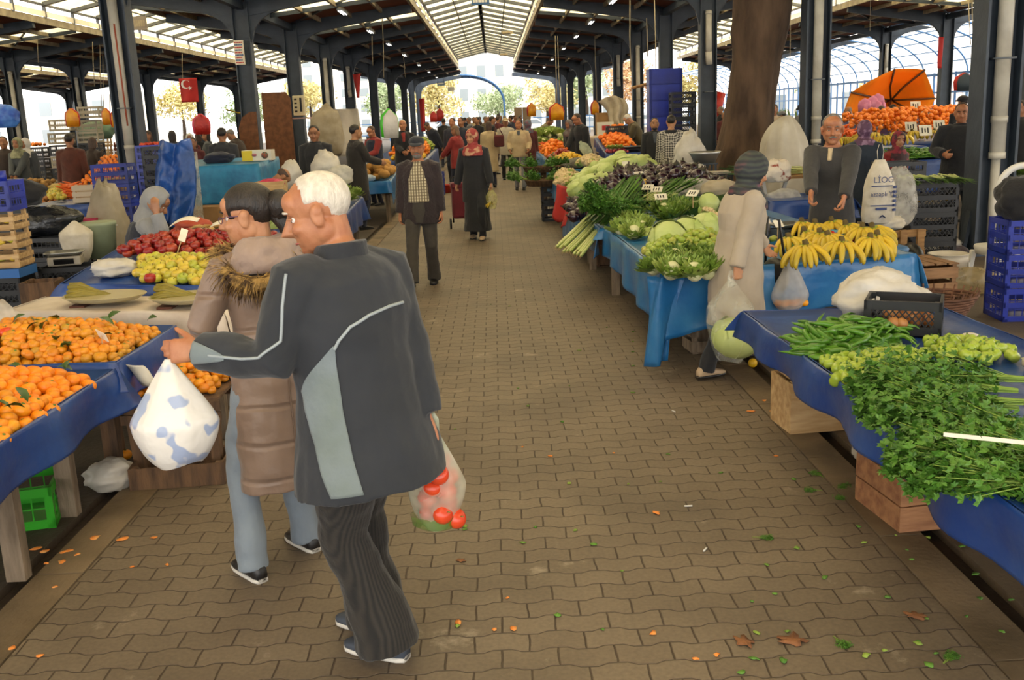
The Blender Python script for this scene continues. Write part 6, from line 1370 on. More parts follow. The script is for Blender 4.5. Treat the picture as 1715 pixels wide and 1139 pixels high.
crate_wood('white box with pink net before the bald man', .36, .26, .14, M_WOODP, loc=tuple(at(455, 322, 12.6)), rz=0, slats=1)
heap_bag('pink net over the fruit in the small white box', tuple(at(455, 318, 12.6)), .34, .24, .14, mat('pink_net', '#c22c52'), 51, name='net', cat='net')
# big white sheet and notices far behind
mb = MB(); A = [at(553, 183, 34), at(600, 182, 34), at(612, 262, 33.5), at(552, 262, 33.5)]
mb.grid(lambda u, v: lerp(lerp(A[0], A[1], u), lerp(A[3], A[2], u), v) + V((0, .08 * math.sin(u * 11), 0)), 24, 10); o = mb.build('sheet', mat('hung_sheet', '#c6bfb6', .7, '#b0a8a0', 2, bump=.5)); o.modifiers.new('t', 'SOLIDIFY').thickness = .01; tag(o, 'white sheet hung between columns behind the black hoodie man', 'sheet')
heap_bag('tall cream sack behind the column with the round pipe', tuple(at(552, 262, 32)), 1.0, .8, 1.6, M_CANVAS, 52, name='sack', cat='sack')
# flags
M_FLAG = mat('flag_red', '#c2241c', .65, '#a81c16', 2, bump=.3)
def flag(label, px, py, y, w, h, emblem=False, drape=.0, rz=0):
 p = at(px, py, y); t = thing('flag', label, 'flag', tuple(p), rz); mb = MB()
 F = lambda u, v: V(((u - .5) * w * (1 - drape * v), .05 * math.sin(u * 7 + v * 2), -v * h)); mb.grid(F, 14, 12); o = mb.build('cloth', M_FLAG, t); o.modifiers.new('t', 'SOLIDIFY').thickness = .006
 if emblem:
  mb = MB(); c = V((.12 * w, -.1, -.42 * h)); pts = []
  for k in range(10): a = PI / 2 + k * PI / 5 + .2; r = .13 * w * (1 if k % 2 == 0 else .4); pts.append(c + V((math.cos(a) * r, 0, math.sin(a) * r)))
  mb.slab(pts, (0, 1, 0), .01); mb.build('star', M_WHITE, t, False)
  mb = MB(); c = V((-.12 * w, -.1, -.26 * h)); n = 20; o1 = [c + V((math.cos(a), 0, math.sin(a))) * .25 * w for a in [.6 + k / n * (2 * PI - 1.2) for k in range(n + 1)]]; o2 = [c + V((.07 * w, 0, .01)) + V((math.cos(a), 0, math.sin(a))) * .205 * w for a in [.68 + k / n * (2 * PI - 1.36) for k in range(n + 1)]]
  for k in range(n): mb.slab([o1[k], o1[k + 1], o2[k + 1], o2[k]], (0, 1, 0), .01)
  mb.build('crescent', M_WHITE, t, False)
flag('red flag with a white star and crescent hanging in the left hall', 314, 131, 30, .5, .68, True, rz=.1)
flag('narrow folded red flag hanging behind the pipe column', 597, 124, 42, .32, .95, False, .7)
flag('long red banner hanging along a far left column', 706, 165, 60, .32, 1.9, False, .2)
flag('dark red flag hanging at the right columns before the arched ribs', 1577, 62, 34, .4, 1.0, False, .5, .8)
mb = MB(); p = at(403, 185, 30); mb.grid(lambda u, v: V(((u - .5) * .9, .3 * v, .12 * math.cos(u * PI * 2) * .5 - .05 * v)), 12, 4); o = mb.build('awning', mat('yellow_awning', '#d9b81c', .5), None, True, tuple(p)); o.modifiers.new('t', 'SOLIDIFY').thickness = .01; tag(o, 'small yellow awning between the left columns', 'awning')
# ---- left stall with cabbages, cauliflowers and lettuces
bL = [(-2.95, 9.9), (-1.75, 9.75), (-1.95, 14.4), (-2.8, 14.6)]
table('plank table under the left cabbage and cauliflower stall', bL, .66)
tarp('blue tarp round the left cabbage stall with a white lined rim', bL, [.68, .66, .72, .72], [.1, .3, .2, .1], M_TARPN, lip=.04, seed=82, n=20)
mb = MB(); mb.slab([(0, 0, 0), (.02, 0, .5), (.02, 1.1, .5), (0, 1.1, 0)], (1, 0, 0), .012); o = mb.build('board', mat('white_board', '#cfc8b8', .6), None, False, (-1.7, 9.85, .12)); tag(o, 'white board leaning against the aisle side of the left cabbage stall', 'board')
mb = MB(); mb.box((0, 0, .09), (.3, .9, .18)); tag(mb.build('carton', M_CARDB, None, False, (-1.95, 10.2, .0)), 'brown carton on the ground at the corner of the left cabbage stall', 'box')
pile([P_CABB[0], P_CABB[1], P_CABFAR], [(-2.75, 10.05), (-1.88, 9.95), (-1.97, 11.15), (-2.75, 11.2)], flat_z(.69), .215, .2, 'pale green pointed cabbage heaped at the front of the left stall', 'cabbages on the left stall', 33, tilt=.3, rise=.5, most=46, rotf=lambda r, q: (PI / 2 + r.uniform(-.4, .4), r.uniform(-.4, .4), r.uniform(-.8, .8)), labels='cabbage')
pile([P_CABB[1]], [(-2.75, 11.55), (-2.3, 11.45), (-2.3, 12.4), (-2.7, 12.5)], flat_z(.69), .22, .12, 'pale green cabbage between the two heads at the left stall', 'cabbages between the heads', 34, rise=.4, most=12, rotf=lambda r, q: (PI / 2 + r.uniform(-.4, .4), 0, r.uniform(-.8, .8)), labels='cabbage')
pile([P_CARR], [(-2.8, 11.2), (-2.35, 11.2), (-2.35, 11.5), (-2.8, 11.5)], flat_z(.74), .05, .04, 'orange carrot between the two heads before the left cabbages', 'carrots at the left stall', 35, most=24)
pile([P_CAUL], [(-2.3, 11.2), (-1.88, 11.0), (-1.92, 12.6), (-2.3, 12.7)], flat_z(.7), .19, .2, 'cream cauliflower in the heap behind the left cabbages', 'cauliflowers on the left stall', 36, rise=.4, most=36, tilt=.4, scale=(.85, 1.0))
for i in range(14): put(P_LEM, (-2.45 + .07 * (i % 7), 12.75 + .1 * (i // 7), .84), RR.uniform(0, 6), 'yellow lemon between the cauliflowers and the lettuces', 'lemon', 'lemons on the left stall')
card('white price card standing in the left cauliflowers', tuple(PY(573, 330, 11.6)), .1, .14, .18, 1.0, .06, lean=-.5)
pile([P_LETT], [(-2.75, 12.9), (-1.95, 12.8), (-2.0, 14.3), (-2.7, 14.4)], flat_z(.74), .22, .14, 'pale green lettuce behind the cauliflowers on the left stall', 'lettuces on the left stall', 37, rise=.4, most=34, tilt=.3)
pile([P_PARSF], [(-2.8, 12.7), (-2.5, 12.7), (-2.5, 13.2), (-2.8, 13.2)], flat_z(.8), .22, .05, 'dark green leafy bunch behind the left cauliflowers', 'dark bunches on the left stall', 38, most=8, labels='herb')
# ---- left stall with melons and tubs
bM = [(-2.9, 17.9), (-1.9, 17.9), (-2.0, 21.4), (-2.95, 21.4)]
quad_stall('blue tarp under the brown melons and tubs', 'plank table under the melons', bM, .74, M_TARPL, [.2, .4, 0, .1], 83, .1)
pile([P_BPOT], [(-2.4, 18), (-1.93, 18), (-2.0, 20), (-2.45, 20)], flat_z(.77), .22, .22, 'yellow brown melon heaped behind the left lettuces', 'brown melons', 39, rise=.35, most=30, tilt=.4, scale=(1.15, 1.3))
for i, (x, y, l) in enumerate(((-2.6, 18.2, 'nearer'), (-2.65, 19.0, 'farther'))):
 mb = MB(); mb.loft([(V((0, 0, q)), X3, Y3, .3 * a, .2 * a) for a, q in ((.85, 0), (1, .14), (1.04, .15), (.96, .15), (.8, .02))], 20, pw=5); tag(mb.build('tray', mat('blue_tray', '#2a6ab0', .4), None, True, (x, y, .8)), 'blue plastic tray beside the brown melons, the %s one' % l, 'tray')
for i in range(3):
 mb = MB(); mb.lathe([(.1, 0), (.115, .2), (.12, .21), (.11, .21), (.095, .01)], n=18); tag(mb.build('tub', M_BAGC, None, True, (-2.8 + .26 * i, 20.6, .83)), 'clear tub of pale grain behind the brown melons, %s' % ('nearest the parka man', 'the middle one', 'nearest the melons')[i], 'tub')
 mb = MB(); mb.lathe([(.095, .012), (.105, .11), (.02, .13)], n=14); tag(mb.build('grain', M_POT, None, True, (-2.8 + .26 * i, 20.6, .83)), 'pale grain inside the clear tub, %s' % ('nearest the parka man', 'the middle tub', 'nearest the melons')[i], 'grain', kind='stuff')
heap_bag('white printed roll lying at the end of the blue tray', (-2.3, 17.98, .76), .3, .12, .12, mat('roll_white', '#cfd4d8', .5, '#7a92a8', 8), 54, name='paper_roll', cat='roll', amp=.1)
quad_stall('navy tarp under the far tangerines and yellow fruit', 'plank table under the far left fruit', [(-3.2, 24.9), (-1.7, 24.8), (-1.75, 31), (-3.2, 31)], .8, M_TARPN, [.4, .4, 0, .1], 84, .1)
pile([P_LEM], [(-2.6, 25), (-1.8, 24.9), (-1.8, 26.8), (-2.6, 26.9)], flat_z(.83), .12, .14, 'yellow fruit on the far left stall behind the cap man', 'yellow fruit far left', 40, most=120, ind=60, labels='fruit', scale=(1.25, 1.4))
pile([P_ORF], [(-2.8, 27), (-1.8, 26.9), (-1.8, 29), (-2.8, 29)], flat_z(.87), .14, .34, 'orange in the heap behind the yellow fruit on the left', 'oranges far left', 41, most=110, ind=40, labels='orange', scale=(1.25, 1.4))
pile([P_GTOM], [(-2.7, 29.1), (-1.8, 29), (-1.8, 30.8), (-2.7, 30.8)], flat_z(.92), .14, .3, 'greenish fruit at the far end of the left fruit stall', 'greenish fruit far left', 42, most=90, labels='fruit', scale=(1.25, 1.4))
for k in range(2): dup(PC_BLU, (-1.5, 24.4, .275 * k), 0, 'blue crate on the pavers behind the cap man, %s' % ORD[k])
mb = MB(); mb.loft([(V((0, 0, q)), X3, Y3, .22 * a, .22 * a) for a, q in ((.75, 0), (1, .18), (1.05, .2), (.95, .2), (.7, .02))], 20); tag(mb.build('basin', mat('red_plastic', '#b82a20', .4), None, True, (-1.3, 24.9, .0)), 'red plastic basin on the pavers beside the trolley', 'basin')
# ================================================================ right side, middle distance
# tree trunk through the hall
r0 = random.Random(4); TY = 18.6
tt = thing('tree', 'thick brown tree trunk growing up through the hall on the right', 'tree', tuple(PY(1243, 340, TY).xy) + (0,), 0)
bx = tt.location.copy(); P = lambda px, py: PY(px, py, TY) - bx
prof = [(1232, 375, .98), (1236, 330, .78), (1241, 285, .60), (1249, 240, .50), (1254, 195, .45), (1259, 150, .43), (1266, 100, .44), (1272, 50, .5), (1277, 0, .52), (1284, -60, .5), (1290, -120, .46)]
mb = MB(); base = []
pts = [(P(x, y), r) for x, y, r in prof]
def trk(u, v):
 f = v * (len(pts) - 1); i = min(int(f), len(pts) - 2); t = f - i; c = lerp(pts[i][0], pts[i + 1][0], t); r = lerp(pts[i][1], pts[i + 1][1], t); a = 2 * PI * u
 q = V((math.cos(a), math.sin(a), c.z)); k = 1 + .06 * math.sin(a * 5 + c.z) * (1.2 if v < .2 else .5) + .07 * fbm(V((q.x * 2, q.y * 2, c.z * 1.2))) + .025 * fbm(V((q.x * 9, q.y * 9, c.z * 3)))
 k += .25 * math.exp(-((c.z - 3.05) / .22) ** 2) * math.exp(-((math.atan2(q.y, q.x) + 2.7) / .5) ** 2) * .5
 return V((c.x + q.x * r * k, c.y + q.y * r * k, max(0, c.z) if v > 0 else 0))
mb.grid(trk, 56, 90); mb.build('trunk', mat('plane_bark', '#66503d', .9, '#3d2d20', 2.2, detail=8, bump=.9, bscale=9, stretch=(1.6, 1.6, .5)), tt)
# covered heap right of the trunk, spring onion bench
mb = MB(); c = PY(1312, 300, 17.2)
mb.ell((0, 0, .7), (.42, .42, .78), None, 34, 22, lambda q: 1 + .09 * math.sin(math.atan2(q.y, q.x) * 9) * (1 - max(0, q.z) ** 3) - .12 * (1 - abs(q.z)) * max(0, q.z) + .12 * fbm(q * 1.7 + V((3, 0, 0))) + (.22 * max(0, -q.z + .2))); mb.v = [(x, y, max(z, .01)) for x, y, z in mb.v]
tag(mb.build('covered_heap', mat('beige_sheet', '#cdc6b6', .6, '#b3aa98', 2, bump=.5, bscale=5), None, True, (c.x, 17.2, .12)), 'heap covered by a pleated beige sheet beside the tree trunk', 'sheet')
mb = MB(); mb.box((0, 0, .07), (.9, .8, .14)); tag(mb.build('pallet', M_WOODD, None, False, (c.x, 17.2, 0)), 'low wooden pallet under the sheet covered heap', 'pallet')
bO = [tuple(PY(1293, 308, 12.4).xy), (4.25, 12.4), (4.25, 13.5), (3.55, 13.5)]
t = thing('folding_bench', 'narrow plank bench with white trestle legs under the spring onions', 'table', (3.9, 12.9, 0)); mb = MB(); mb.box((0, 0, .9), (1.0, .8, .03)); mb.build('plank', M_WOOD, t, False)
for sx in (-.3, .3):
 for sg in (-1, 1): mb = MB(); mb.beam((sx - sg * .16, 0, .88), (sx + sg * .06 - .05, 0, .0), .04, .05); mb.build('leg', M_WHITE, t, False)
 mb = MB(); mb.beam((sx - .12, 0, .35), (sx + .1, 0, .35), .03, .04); mb.build('crossbar', M_WHITE, t, False)
for k in range(34): put(P_SPON[k % 2], (3.55 + RR.uniform(0, .55), 12.62 + .016 * k, .93 + .03 * (k % 3)), (RR.uniform(-.2, .2), -.05, PI + RR.uniform(-.25, .25)), 'spring onion with pale roots in the pile on the plank bench', 'spring onion', 'spring onions on the bench', 1.05)
for k in range(12): put(P_LEEK[k % 3], tuple(PY(1330 - k * 3, 336 + (k % 4) * 5, 11.6)), (0, 0, PI - .3 + RR.uniform(-.3, .3)), 'leek with dark leaves lying below the plank bench', 'leek', 'leeks below the bench', .75)
quad_stall('dark cloth under the leeks below the plank bench', 'low table below the plank bench', rect(3.1, 4.0, 11.2, 12.1), .72, M_TARPN, [.2, .1, 0, .1], 90)
heap_bag('brown printed paper bag in front of the covered heap', tuple(PY(1300, 305, 12.3)), .34, .3, .26, mat('printed_paper', '#d6cab8'), 61, ear=.4, name='paper_bag')
heap_bag('white foil and leaves heaped below the plank bench', tuple(PY(1313, 345, 11.9)), .4, .3, .2, M_BAGW, 62)
heap_bag('beige paper sack lying behind the bundled spring onions', tuple(PY(1205, 330, 11.6)), .45, .35, .2, M_CANVAS, 63, name='sack', cat='sack')
dup(PC_BLK2, (3.22, 14.7, .57), .05, 'upper black crate with a newspaper on it before the trunk', None, (.9, .9, 1.1)); dup(PC_BLK2, (3.22, 14.7, .285), .05, 'lower black crate with no paper before the trunk', None, (.9, .9, 1.1))
dup(PC_BLK2, (3.22, 14.7, 0), .05, 'lowest black crate of the stack before the trunk', None, (.9, .9, 1.1))
mb = MB(); p = PY(1188, 286, 13.1); mb.box((0, 0, .02), (.4, .3, .03)); tag(mb.build('newspaper', mat('newsprint', '#bdb5a4', .8, '#8f877a', 18), None, False, (3.22, 14.68, .845)), 'folded newspaper lying on the black crate before the trunk', 'newspaper')
t = thing('stand', 'dark stand under the metal basin beside the trunk', 'stand', tuple(PY(1180, 272, 15.5).xy) + (0,)); zt = PY(1180, 273, 15.5).z
for sx, sy in ((-.14, -.14), (.14, -.14), (-.14, .14), (.14, .14)): mb = MB(); mb.box((sx, sy, zt / 2), (.03, .03, zt)); mb.build('leg', M_STEEL, t, False)
mb = MB(); mb.box((0, 0, zt - .01), (.34, .34, .02)); mb.build('top', M_STEEL, t, False)
mb = MB(); mb.lathe([(.16, 0), (.22, .13), (.25, .17), (.24, .175), (.2, .12), (.15, .012)], n=28); tag(mb.build('metal_basin', mat('aluminium', '#a8a59c', .4, metal=.8), None, True, tuple(t.location.xy) + (zt,)), 'dented aluminium basin on a stand in front of the blue column', 'basin')
heap_bag('big white bag beside the boy in the patterned sweater', tuple(PY(1155, 305, 16.2)), .5, .4, .75, M_BAGP, 64, ear=.3)
heap_bag('second white bag below the big one before the blue column', tuple(PY(1160, 315, 14.6)), .45, .4, .35, M_BAGW, 65)
# tall stack of blue crates, black crates
t = PY(1113, 225, 22)
for k in range(7): dup(PC_BLS, (t.x, 22, .3 + .335 * k), 0, 'blue plastic crate in the tall stack before the right columns, %s' % ORD[k], None, (1.42, 1.2, 1.24))
t2 = PY(1143, 225, 21)
for k in range(5): dup(PC_BLK, (t2.x, 21, .78 + .27 * k), 0, 'black crate in the stack beside the tall blue crates, %s' % ORD[k], None, (1.02, 1, 1))
mb = MB(); mb.box((0, 0, .38), (.7, .6, .76)); tag(mb.build('carton', M_CARDB, None, False, (t2.x, 21, 0)), 'brown carton under the black crates beside the tall blue stack', 'box')
mb = MB(); mb.box((0, 0, .15), (.8, .55, .3)); tag(mb.build('carton', M_CARDB, None, False, (t.x, 22, 0)), 'flat brown carton under the tall blue crates', 'box')
mb = MB(); a, b = PY(1060, 147, 24), PY(1096, 138, 23.5); mb.tube([a, lerp(a, b, .5), b], .035, 8); tag(mb.build('wooden_pole', M_WOOD), 'wooden pole tied across at the white pipe', 'pole')
# ---- white sack with print, clear bag, cart, blue stool
def sack_text(txt, size, par, loc, rot=(PI / 2, 0, 0)): o = text_mesh(txt, size, mat('sack_ink', '#3c4a7a', .7), 'lettering', par, loc, rot); return o
t = thing('printed_sack', 'white woven sack with blue print standing behind the banana stall', 'sack', tuple(PY(1470, 372, 9.3)), -.05); mb = MB()
def sk(u, v):
 a = 2 * PI * u; w = .155 * (1 - .1 * v) if v < .55 else .155 * lerp(.945, .3, ((v - .55) / .45) ** 1.3); w *= .9 + .1 * math.sin(min(1, v * 8) * PI / 2); d = w * .7; k = 1 + .04 * math.sin(a * 9 + v * 7) * v + .07 * fbm(V((math.cos(a), math.sin(a), v * 3)))
 return V((math.cos(a) * w * k, math.sin(a) * d * k, v * .58))
mb.grid(sk, 30, 22); mb.add([sk(i / 30, 0) for i in range(30)], [tuple(range(30))[::-1]]); body = mb.build('body', M_BAGS, t)
sack_text('LİOG', .075, t, (.0, -.122, .4)); sack_text('azaaplı Ye', .058, t, (0, -.125, .27)); 
for z_, w_ in ((.165, .2), (.135, .1), (.345, .19)): mb = MB(); mb.box((-.01, -.112, z_), (w_, .012, .008 if w_ > .1 else .022)); mb.build('print_line', mat('sack_ink', '#3c4a7a'), t, False)
for k in range(6): mb = MB(); mb.box((.115, -.092, .12 + .042 * k), (.03, .02, .022), (0, 0, .7)); mb.build('side_print', mat('sack_ink', '#3c4a7a'), t, False)
mb = MB(); mb.tube([(-.03, -.12, .05), (.0, -.125, .075), (.03, -.12, .05)], [.012, .03, .012], 6, flat=.2); mb.build('emblem', mat('sack_ink', '#3c4a7a'), t)
for s_ in (-1, 1): mb = MB(); mb.tube([(s_ * .02, 0, .57), (s_ * .03, 0, .66), (s_ * .015, 0, .72)], [.004, .003, .002], 4); mb.build('tie_string', M_BAGS, t)
heap_bag('lower printed white sack slumped under the upright one', tuple(PY(1485, 385, 9.35)), .32, .26, .14, M_BAGS, 66, name='sack', cat='sack')
heap_bag('large clear plastic bag standing beside the printed sack', tuple(PY(1502, 378, 9.9)), .36, .34, .56, M_BAGC, 67, ear=.2, amp=.2)
def stool(label, p, m, h=.42, w=.32, rz=0):
 t = thing('stool', label, 'stool', p, rz); mb = MB(); mb.loft([(V((0, 0, z)), X3, Y3, w / 2 * k, w / 2 * k) for k, z in ((.86, h - .09), (.95, h - .02), (.9, h), (.3, h + .004))], 28, pw=4); mb.build('seat', m, t)
 for sx in (-1, 1):
  for sy in (-1, 1): mb = MB(); mb.beam((sx * w * .4, sy * w * .4, h - .06), (sx * w * .5, sy * w * .5, 0), .055, .05); bevel(mb.build('leg', m, t, False), .012)
 return t
stool('blue plastic stool behind the banana stall under the sacks', tuple(PY(1470, 430, 9.2).xy) + (0,), mat('blue_stool', '#4a78a6', .45, '#3a638c', 4), .47, .5, .1)
stool('small white plastic stool beside the right column', tuple(G(1662, 478).xy) + (0,), M_WHITE, .4, .34, .1)
t = thing('hand_cart', 'wooden hand cart with a black rubber wheel behind the bananas', 'cart', tuple(PY(1528, 395, 9.6).xy) + (0,), .1); mb = MB()
mb.tube([(-.36, 0, .25), (.02, 0, .25)], .012, 8); mb.build('axle', M_STEELG, t)
mb = MB(); mb.lathe([(.13, -.05), (.19, -.045), (.215, 0), (.19, .045), (.13, .05)], (0, 0, .22), 28, (1, 0, 0)); w_ = mb.build('wheel', M_BLK, t); mb = MB(); mb.lathe([(.02, -.06), (.12, -.03), (.13, .03), (.02, .05)], (0, 0, .22), 20, (1, 0, 0)); mb.build('hub', M_STEELG, w_)
for sx in (-.02, .16): mb = MB(); mb.box((sx, .14, .27), (.07, .04, .54)); mb.build('post', M_WOOD, t, False)
for z in (.5, .3): mb = MB(); mb.box((.05, .16, z), (.34, .03, .07)); mb.build('rail', M_WOOD, t, False)
p = PY(1552, 390, 10.6)
for k in range(3): dup(PC_BLK, (p.x, 10.6, .31 * k), -.05, 'black lattice crate in the stack behind the hand cart, %s' % ORD[k], None, (1, 1, 1.15))
for k in range(2): dup(PC_BLK2, (p.x - .02, 11.4, .6 + .0 * k + .26 * k), 0, 'black crate behind the stack of three, the %s one' % ('lower', 'upper')[k])
for k in range(9): put(P_LEM, (p.x - .2 + .05 * k, 10.6, .1 + .31 * (k % 3)), 0, 'yellow lemon inside the black lattice crates behind the cart', 'lemon', 'lemons in the black crates')
for k in range(22): put(P_LEEK[k % 3], (p.x - .35 + .028 * k, 10.45 + RR.uniform(0, .3), 1.0), (RR.uniform(-.3, .3), .1, -1.57 + RR.uniform(-.4, .4)), 'dark green leek hanging over the black crates behind the cart', 'leek', 'leeks over the black crates', .55)
for k in range(3): dup(PC_DGR, (5.1, 12.3, 0), .1, 'dark grey open crate on the floor left of the right column', None, 1) if k == 0 else None
quad_stall('grey sheet under the greens behind the right column', 'table under the greens at the right', rect(6.5, 7.7, 12.9, 14.0), .72, mat('grey_sheet', '#5b6470', .6), [.25, .1, 0, .2], 91)
for k in range(10): put(P_LETT2, (6.6 + .1 * k, 13.05 + .25 * (k % 3), .75), RR.uniform(0, 6), 'leafy dark greens behind the dark jacket at the right', 'greens', 'leafy greens at the right', .9)
# slatted crate, bucket, basket, blue crates at the right edge
crate_wood('weathered wooden slat crate beside the banana stall', .5, .5, .5, mat('brown_crate', '#9a7450', .8, '#77573a', 4, bump=.2, stretch=(1, 6, 6)), loc=(3.38, 8.0, 0), rz=.1, slats=4, gap=.3)
mb = MB(); [mb.box((3.38 - .2 + .1 * k, 8.0, .51), (.085, .5, .012), (0, 0, .1)) for k in range(5)]; tag(mb.build('crate_lid', mat('brown_crate', '#9a7450'), None, False), 'slatted lid lying on the weathered wooden crate', 'lid')
p = G(1585, 482); t = thing('bucket', 'white paint bucket with a bent handle beside the slat crate', 'bucket', (p.x, p.y, 0)); mb = MB(); mb.lathe([(.155, 0), (.175, .26), (.185, .265), (.185, .3), (.18, .33), (.19, .335), (.18, .34), (.165, .3), (.15, .02)], n=28); mb.build('body', mat('bucket_white', '#d3cbbc', .45, '#bdb3a0', 5), t)
mb = MB(); mb.tube([(.19 * math.cos(a), -.19 * math.sin(a) - .0, .27 - .14 * math.sin(a)) for a in [k * PI / 12 for k in range(13)]], .008, 6); mb.build('handle', M_WHITE, t)
heap_bag('sunlit white bag on the ground behind the white bucket', tuple(G(1578, 425)), .42, .36, .2, M_BAGP, 71, ear=.3)
heap_bag('dark purple waste on the ground beside the sunlit bag', tuple(G(1600, 432)), .26, .2, .14, cloth('plum', '#3a2a2c'), 72, name='waste', cat='waste')
heap_bag('clear yellowish bag of waste beside the white stool', tuple(G(1625, 490)), .5, .36, .24, clear_mat('yellow_bag_film', '#c9b68a', .5), 73)
t = thing('wicker_basket', 'brown wicker basket behind the white bundle', 'basket', (3.0, 6.75, 0)); mb = MB()
for k in range(9): z = .3 + .02 * k; r = .2 + .012 * k; mb.tube([(math.cos(a) * (r + .006 * math.sin(a * 17 + k * PI)), math.sin(a) * (r * .8 + .006 * math.sin(a * 17 + k * PI)), z) for a in [q * 2 * PI / 68 for q in range(69)]], .011, 5)
mb.build('weave', mat('wicker', '#6f4a34', .8, '#4f3323', 9), t)
for k in range(26): a = k * 2 * PI / 26; mb = MB(); mb.tube([(math.cos(a) * .19, math.sin(a) * .15, .29), (math.cos(a) * .31, math.sin(a) * .25, .5)], .007, 4); mb.build('stake', mat('wicker', '#6f4a34'), t)
mb = MB(); mb.lathe([(.18, 0), (.19, .29)], n=24); mb.build('base', mat('wicker', '#6f4a34'), t)
for k in range(3): dup(PC_BLU, (4.35, 8.0, .275 * k), -.08, 'blue plastic crate at the right edge under the black coat, %s' % ORD[k], None, (1.1, 1.1, 1)); 
heap_bag('black coat thrown over the blue crates at the right edge', (4.38, 8.05, .8), .62, .5, .36, cloth('blackcoat', '#141315'), 74, name='coat', cat='coat', amp=.5)
mb = MB(); mb.tube([(4.55 + .2 * math.cos(a), 8.6, 1.0 + .2 * math.sin(a)) for a in [k * PI / 12 for k in range(25)]], .03, 8); tag(mb.build('plastic_chair', M_WHITE), 'rounded white chair back behind the black coat', 'chair')
mb = MB(); [mb.box((2.98, 4.05 + .0, .42), (.62, 1.5, .02))]; [mb.box((2.98 - .27 + .09 * k, 4.05, .435), (.07, 1.5, .014)) for k in range(7)]; tag(mb.build('slatted_board', mat('white_slats', '#d8d4ca', .5), None, False), 'white slatted board lying beside the dark blue tarp table', 'board')
mb = MB(); mb.box((2.98, 4.05, .2), (.5, 1.3, .4)); tag(mb.build('carton', M_CARDB, None, False), 'long brown carton carrying the white slatted board', 'box')
# ---- right back stalls
quad_stall('blue tarp under the peppers at the back right', 'table under the green peppers at the back right', rect(6.3, 8.6, 16, 17.6), .82, M_TARPN, [.5, .2, 0, .2], 92, .1)
pile([P_PEPR], rect(7.4, 8.5, 16.1, 17.2), flat_z(.86), .1, .12, 'green pepper in the heap below the oranges at the back right', 'green peppers at the back right', 45, most=90, labels='pepper', scale=(1.3, 1.6)); pile([P_PEPL[0]], rect(6.4, 7.35, 16.1, 17.2), flat_z(.86), .07, .1, 'long green pepper beside the pepper heap at the back right', 'long peppers at the back right', 46, most=120, labels='pepper')
quad_stall('navy tarp under the oranges and bananas at the back right', 'sloping table under the back right oranges', rect(7.0, 11.4, 19.5, 23), .95, M_TARPN, [.4, .2, 0, .2], 93, .45)
pile([P_ORF], rect(7.6, 11.2, 20.6, 22.9), lambda x, y: .97 + (y - 19.5) * .13, .135, .25, 'orange in the big heap under the orange umbrella at the right', 'oranges under the umbrella', 47, most=280, ind=60, labels='orange', rise=.7, scale=(1.2, 1.35))
for k in range(10): put(P_BAN[k % 2], (7.2 + .36 * k, 19.75 + .2 * (k % 2), 1.0), RR.uniform(2, 4), 'banana bunch on the edge below the oranges at the right', 'banana', 'bananas below the oranges', 1.3)
for k in range(7): put(P_BAN[k % 2], (6.1 + .2 * k, 17.9 + .2 * (k % 2), 1.0), RR.uniform(2, 4), 'banana bunch on the crate before the women at the right', 'banana', 'bananas before the women', 1.3)
quad_stall('blue cloth under the bananas before the women', 'table under the bananas before the women', rect(5.9, 7.6, 17.7, 18.4), .96, M_TARPN, [.5, .2, 0, .2], 94)
quad_stall('blue cloth under the carrots at the right', 'table under the carrots at the right', rect(6.6, 8.3, 20, 21.8), .9, M_TARPN, [.5, .2, 0, .2], 95, .2); pile([P_CARR], rect(6.7, 7.6, 20.1, 21.7), lambda x, y: .93 + (y - 20) * .1, .1, .22, 'carrot in the heap beside the round pipe at the right', 'carrots at the right', 48, most=130, scale=(1.4, 1.5), rise=.5)
for i, (px, py, y) in enumerate(((1533, 178, 22.5), (1551, 188, 22), (1582, 190, 22), (1525, 215, 20), (1572, 212, 20), (1549, 223, 18))): card('price card standing in the back right fruit, %s' % ('tallest at the top', 'second at the top', 'big cream one', 'over the bananas', 'beside the peppers', 'lowest over the peppers')[i], tuple(PY(px, py + 14, y)), .1, .24, .19, 1.3, .1)
# big tilted orange umbrella
t = thing('market_umbrella', 'big orange market umbrella lying tilted at the back right', 'umbrella', (0, 0, 0)); uy = 30
R_ = [PY(1409, 200, uy - .6), PY(1425, 155, uy - .5), PY(1497, 116, uy + .2), PY(1548, 117, uy + .5), PY(1566, 165, uy + .3), PY(1556, 196, uy - .2), PY(1490, 205, uy - .9)]; apx = PY(1492, 168, uy + 1.6)
mb = MB()
for i in range(len(R_)):
 a, b = R_[i], R_[(i + 1) % len(R_)]
 mb.grid(lambda u, v: lerp(lerp(a, b, u), apx, v) + V((0, .35, 0)) * math.sin(v * PI) * .6 + V((0, 0, .12)) * math.sin(u * PI) * (1 - v) * (-1 if i in (5, 6) else .3), 8, 8)
o = mb.build('canopy', _panel('orange_canvas', '#ffab3c', .5)); o.parent = t; _kids.setdefault(t.name, []).append(o); o.modifiers.new('t', 'SOLIDIFY').thickness = .012
for i in range(len(R_)): mb = MB(); mb.tube([R_[i] + V((0, -.05, 0)), lerp(R_[i], apx, .55) + V((0, .15, 0)), apx], .03, 6); q = mb.build('rib', mat('umbrella_rib', '#5a4436', .6)); q.parent = t
mb = MB(); mb.tube([apx, PY(1480, 205, uy - 1.2), PY(1478, 215, uy - 1.4)], .04, 8); q = mb.build('pole', mat('umbrella_rib', '#5a4436')); q.parent = t
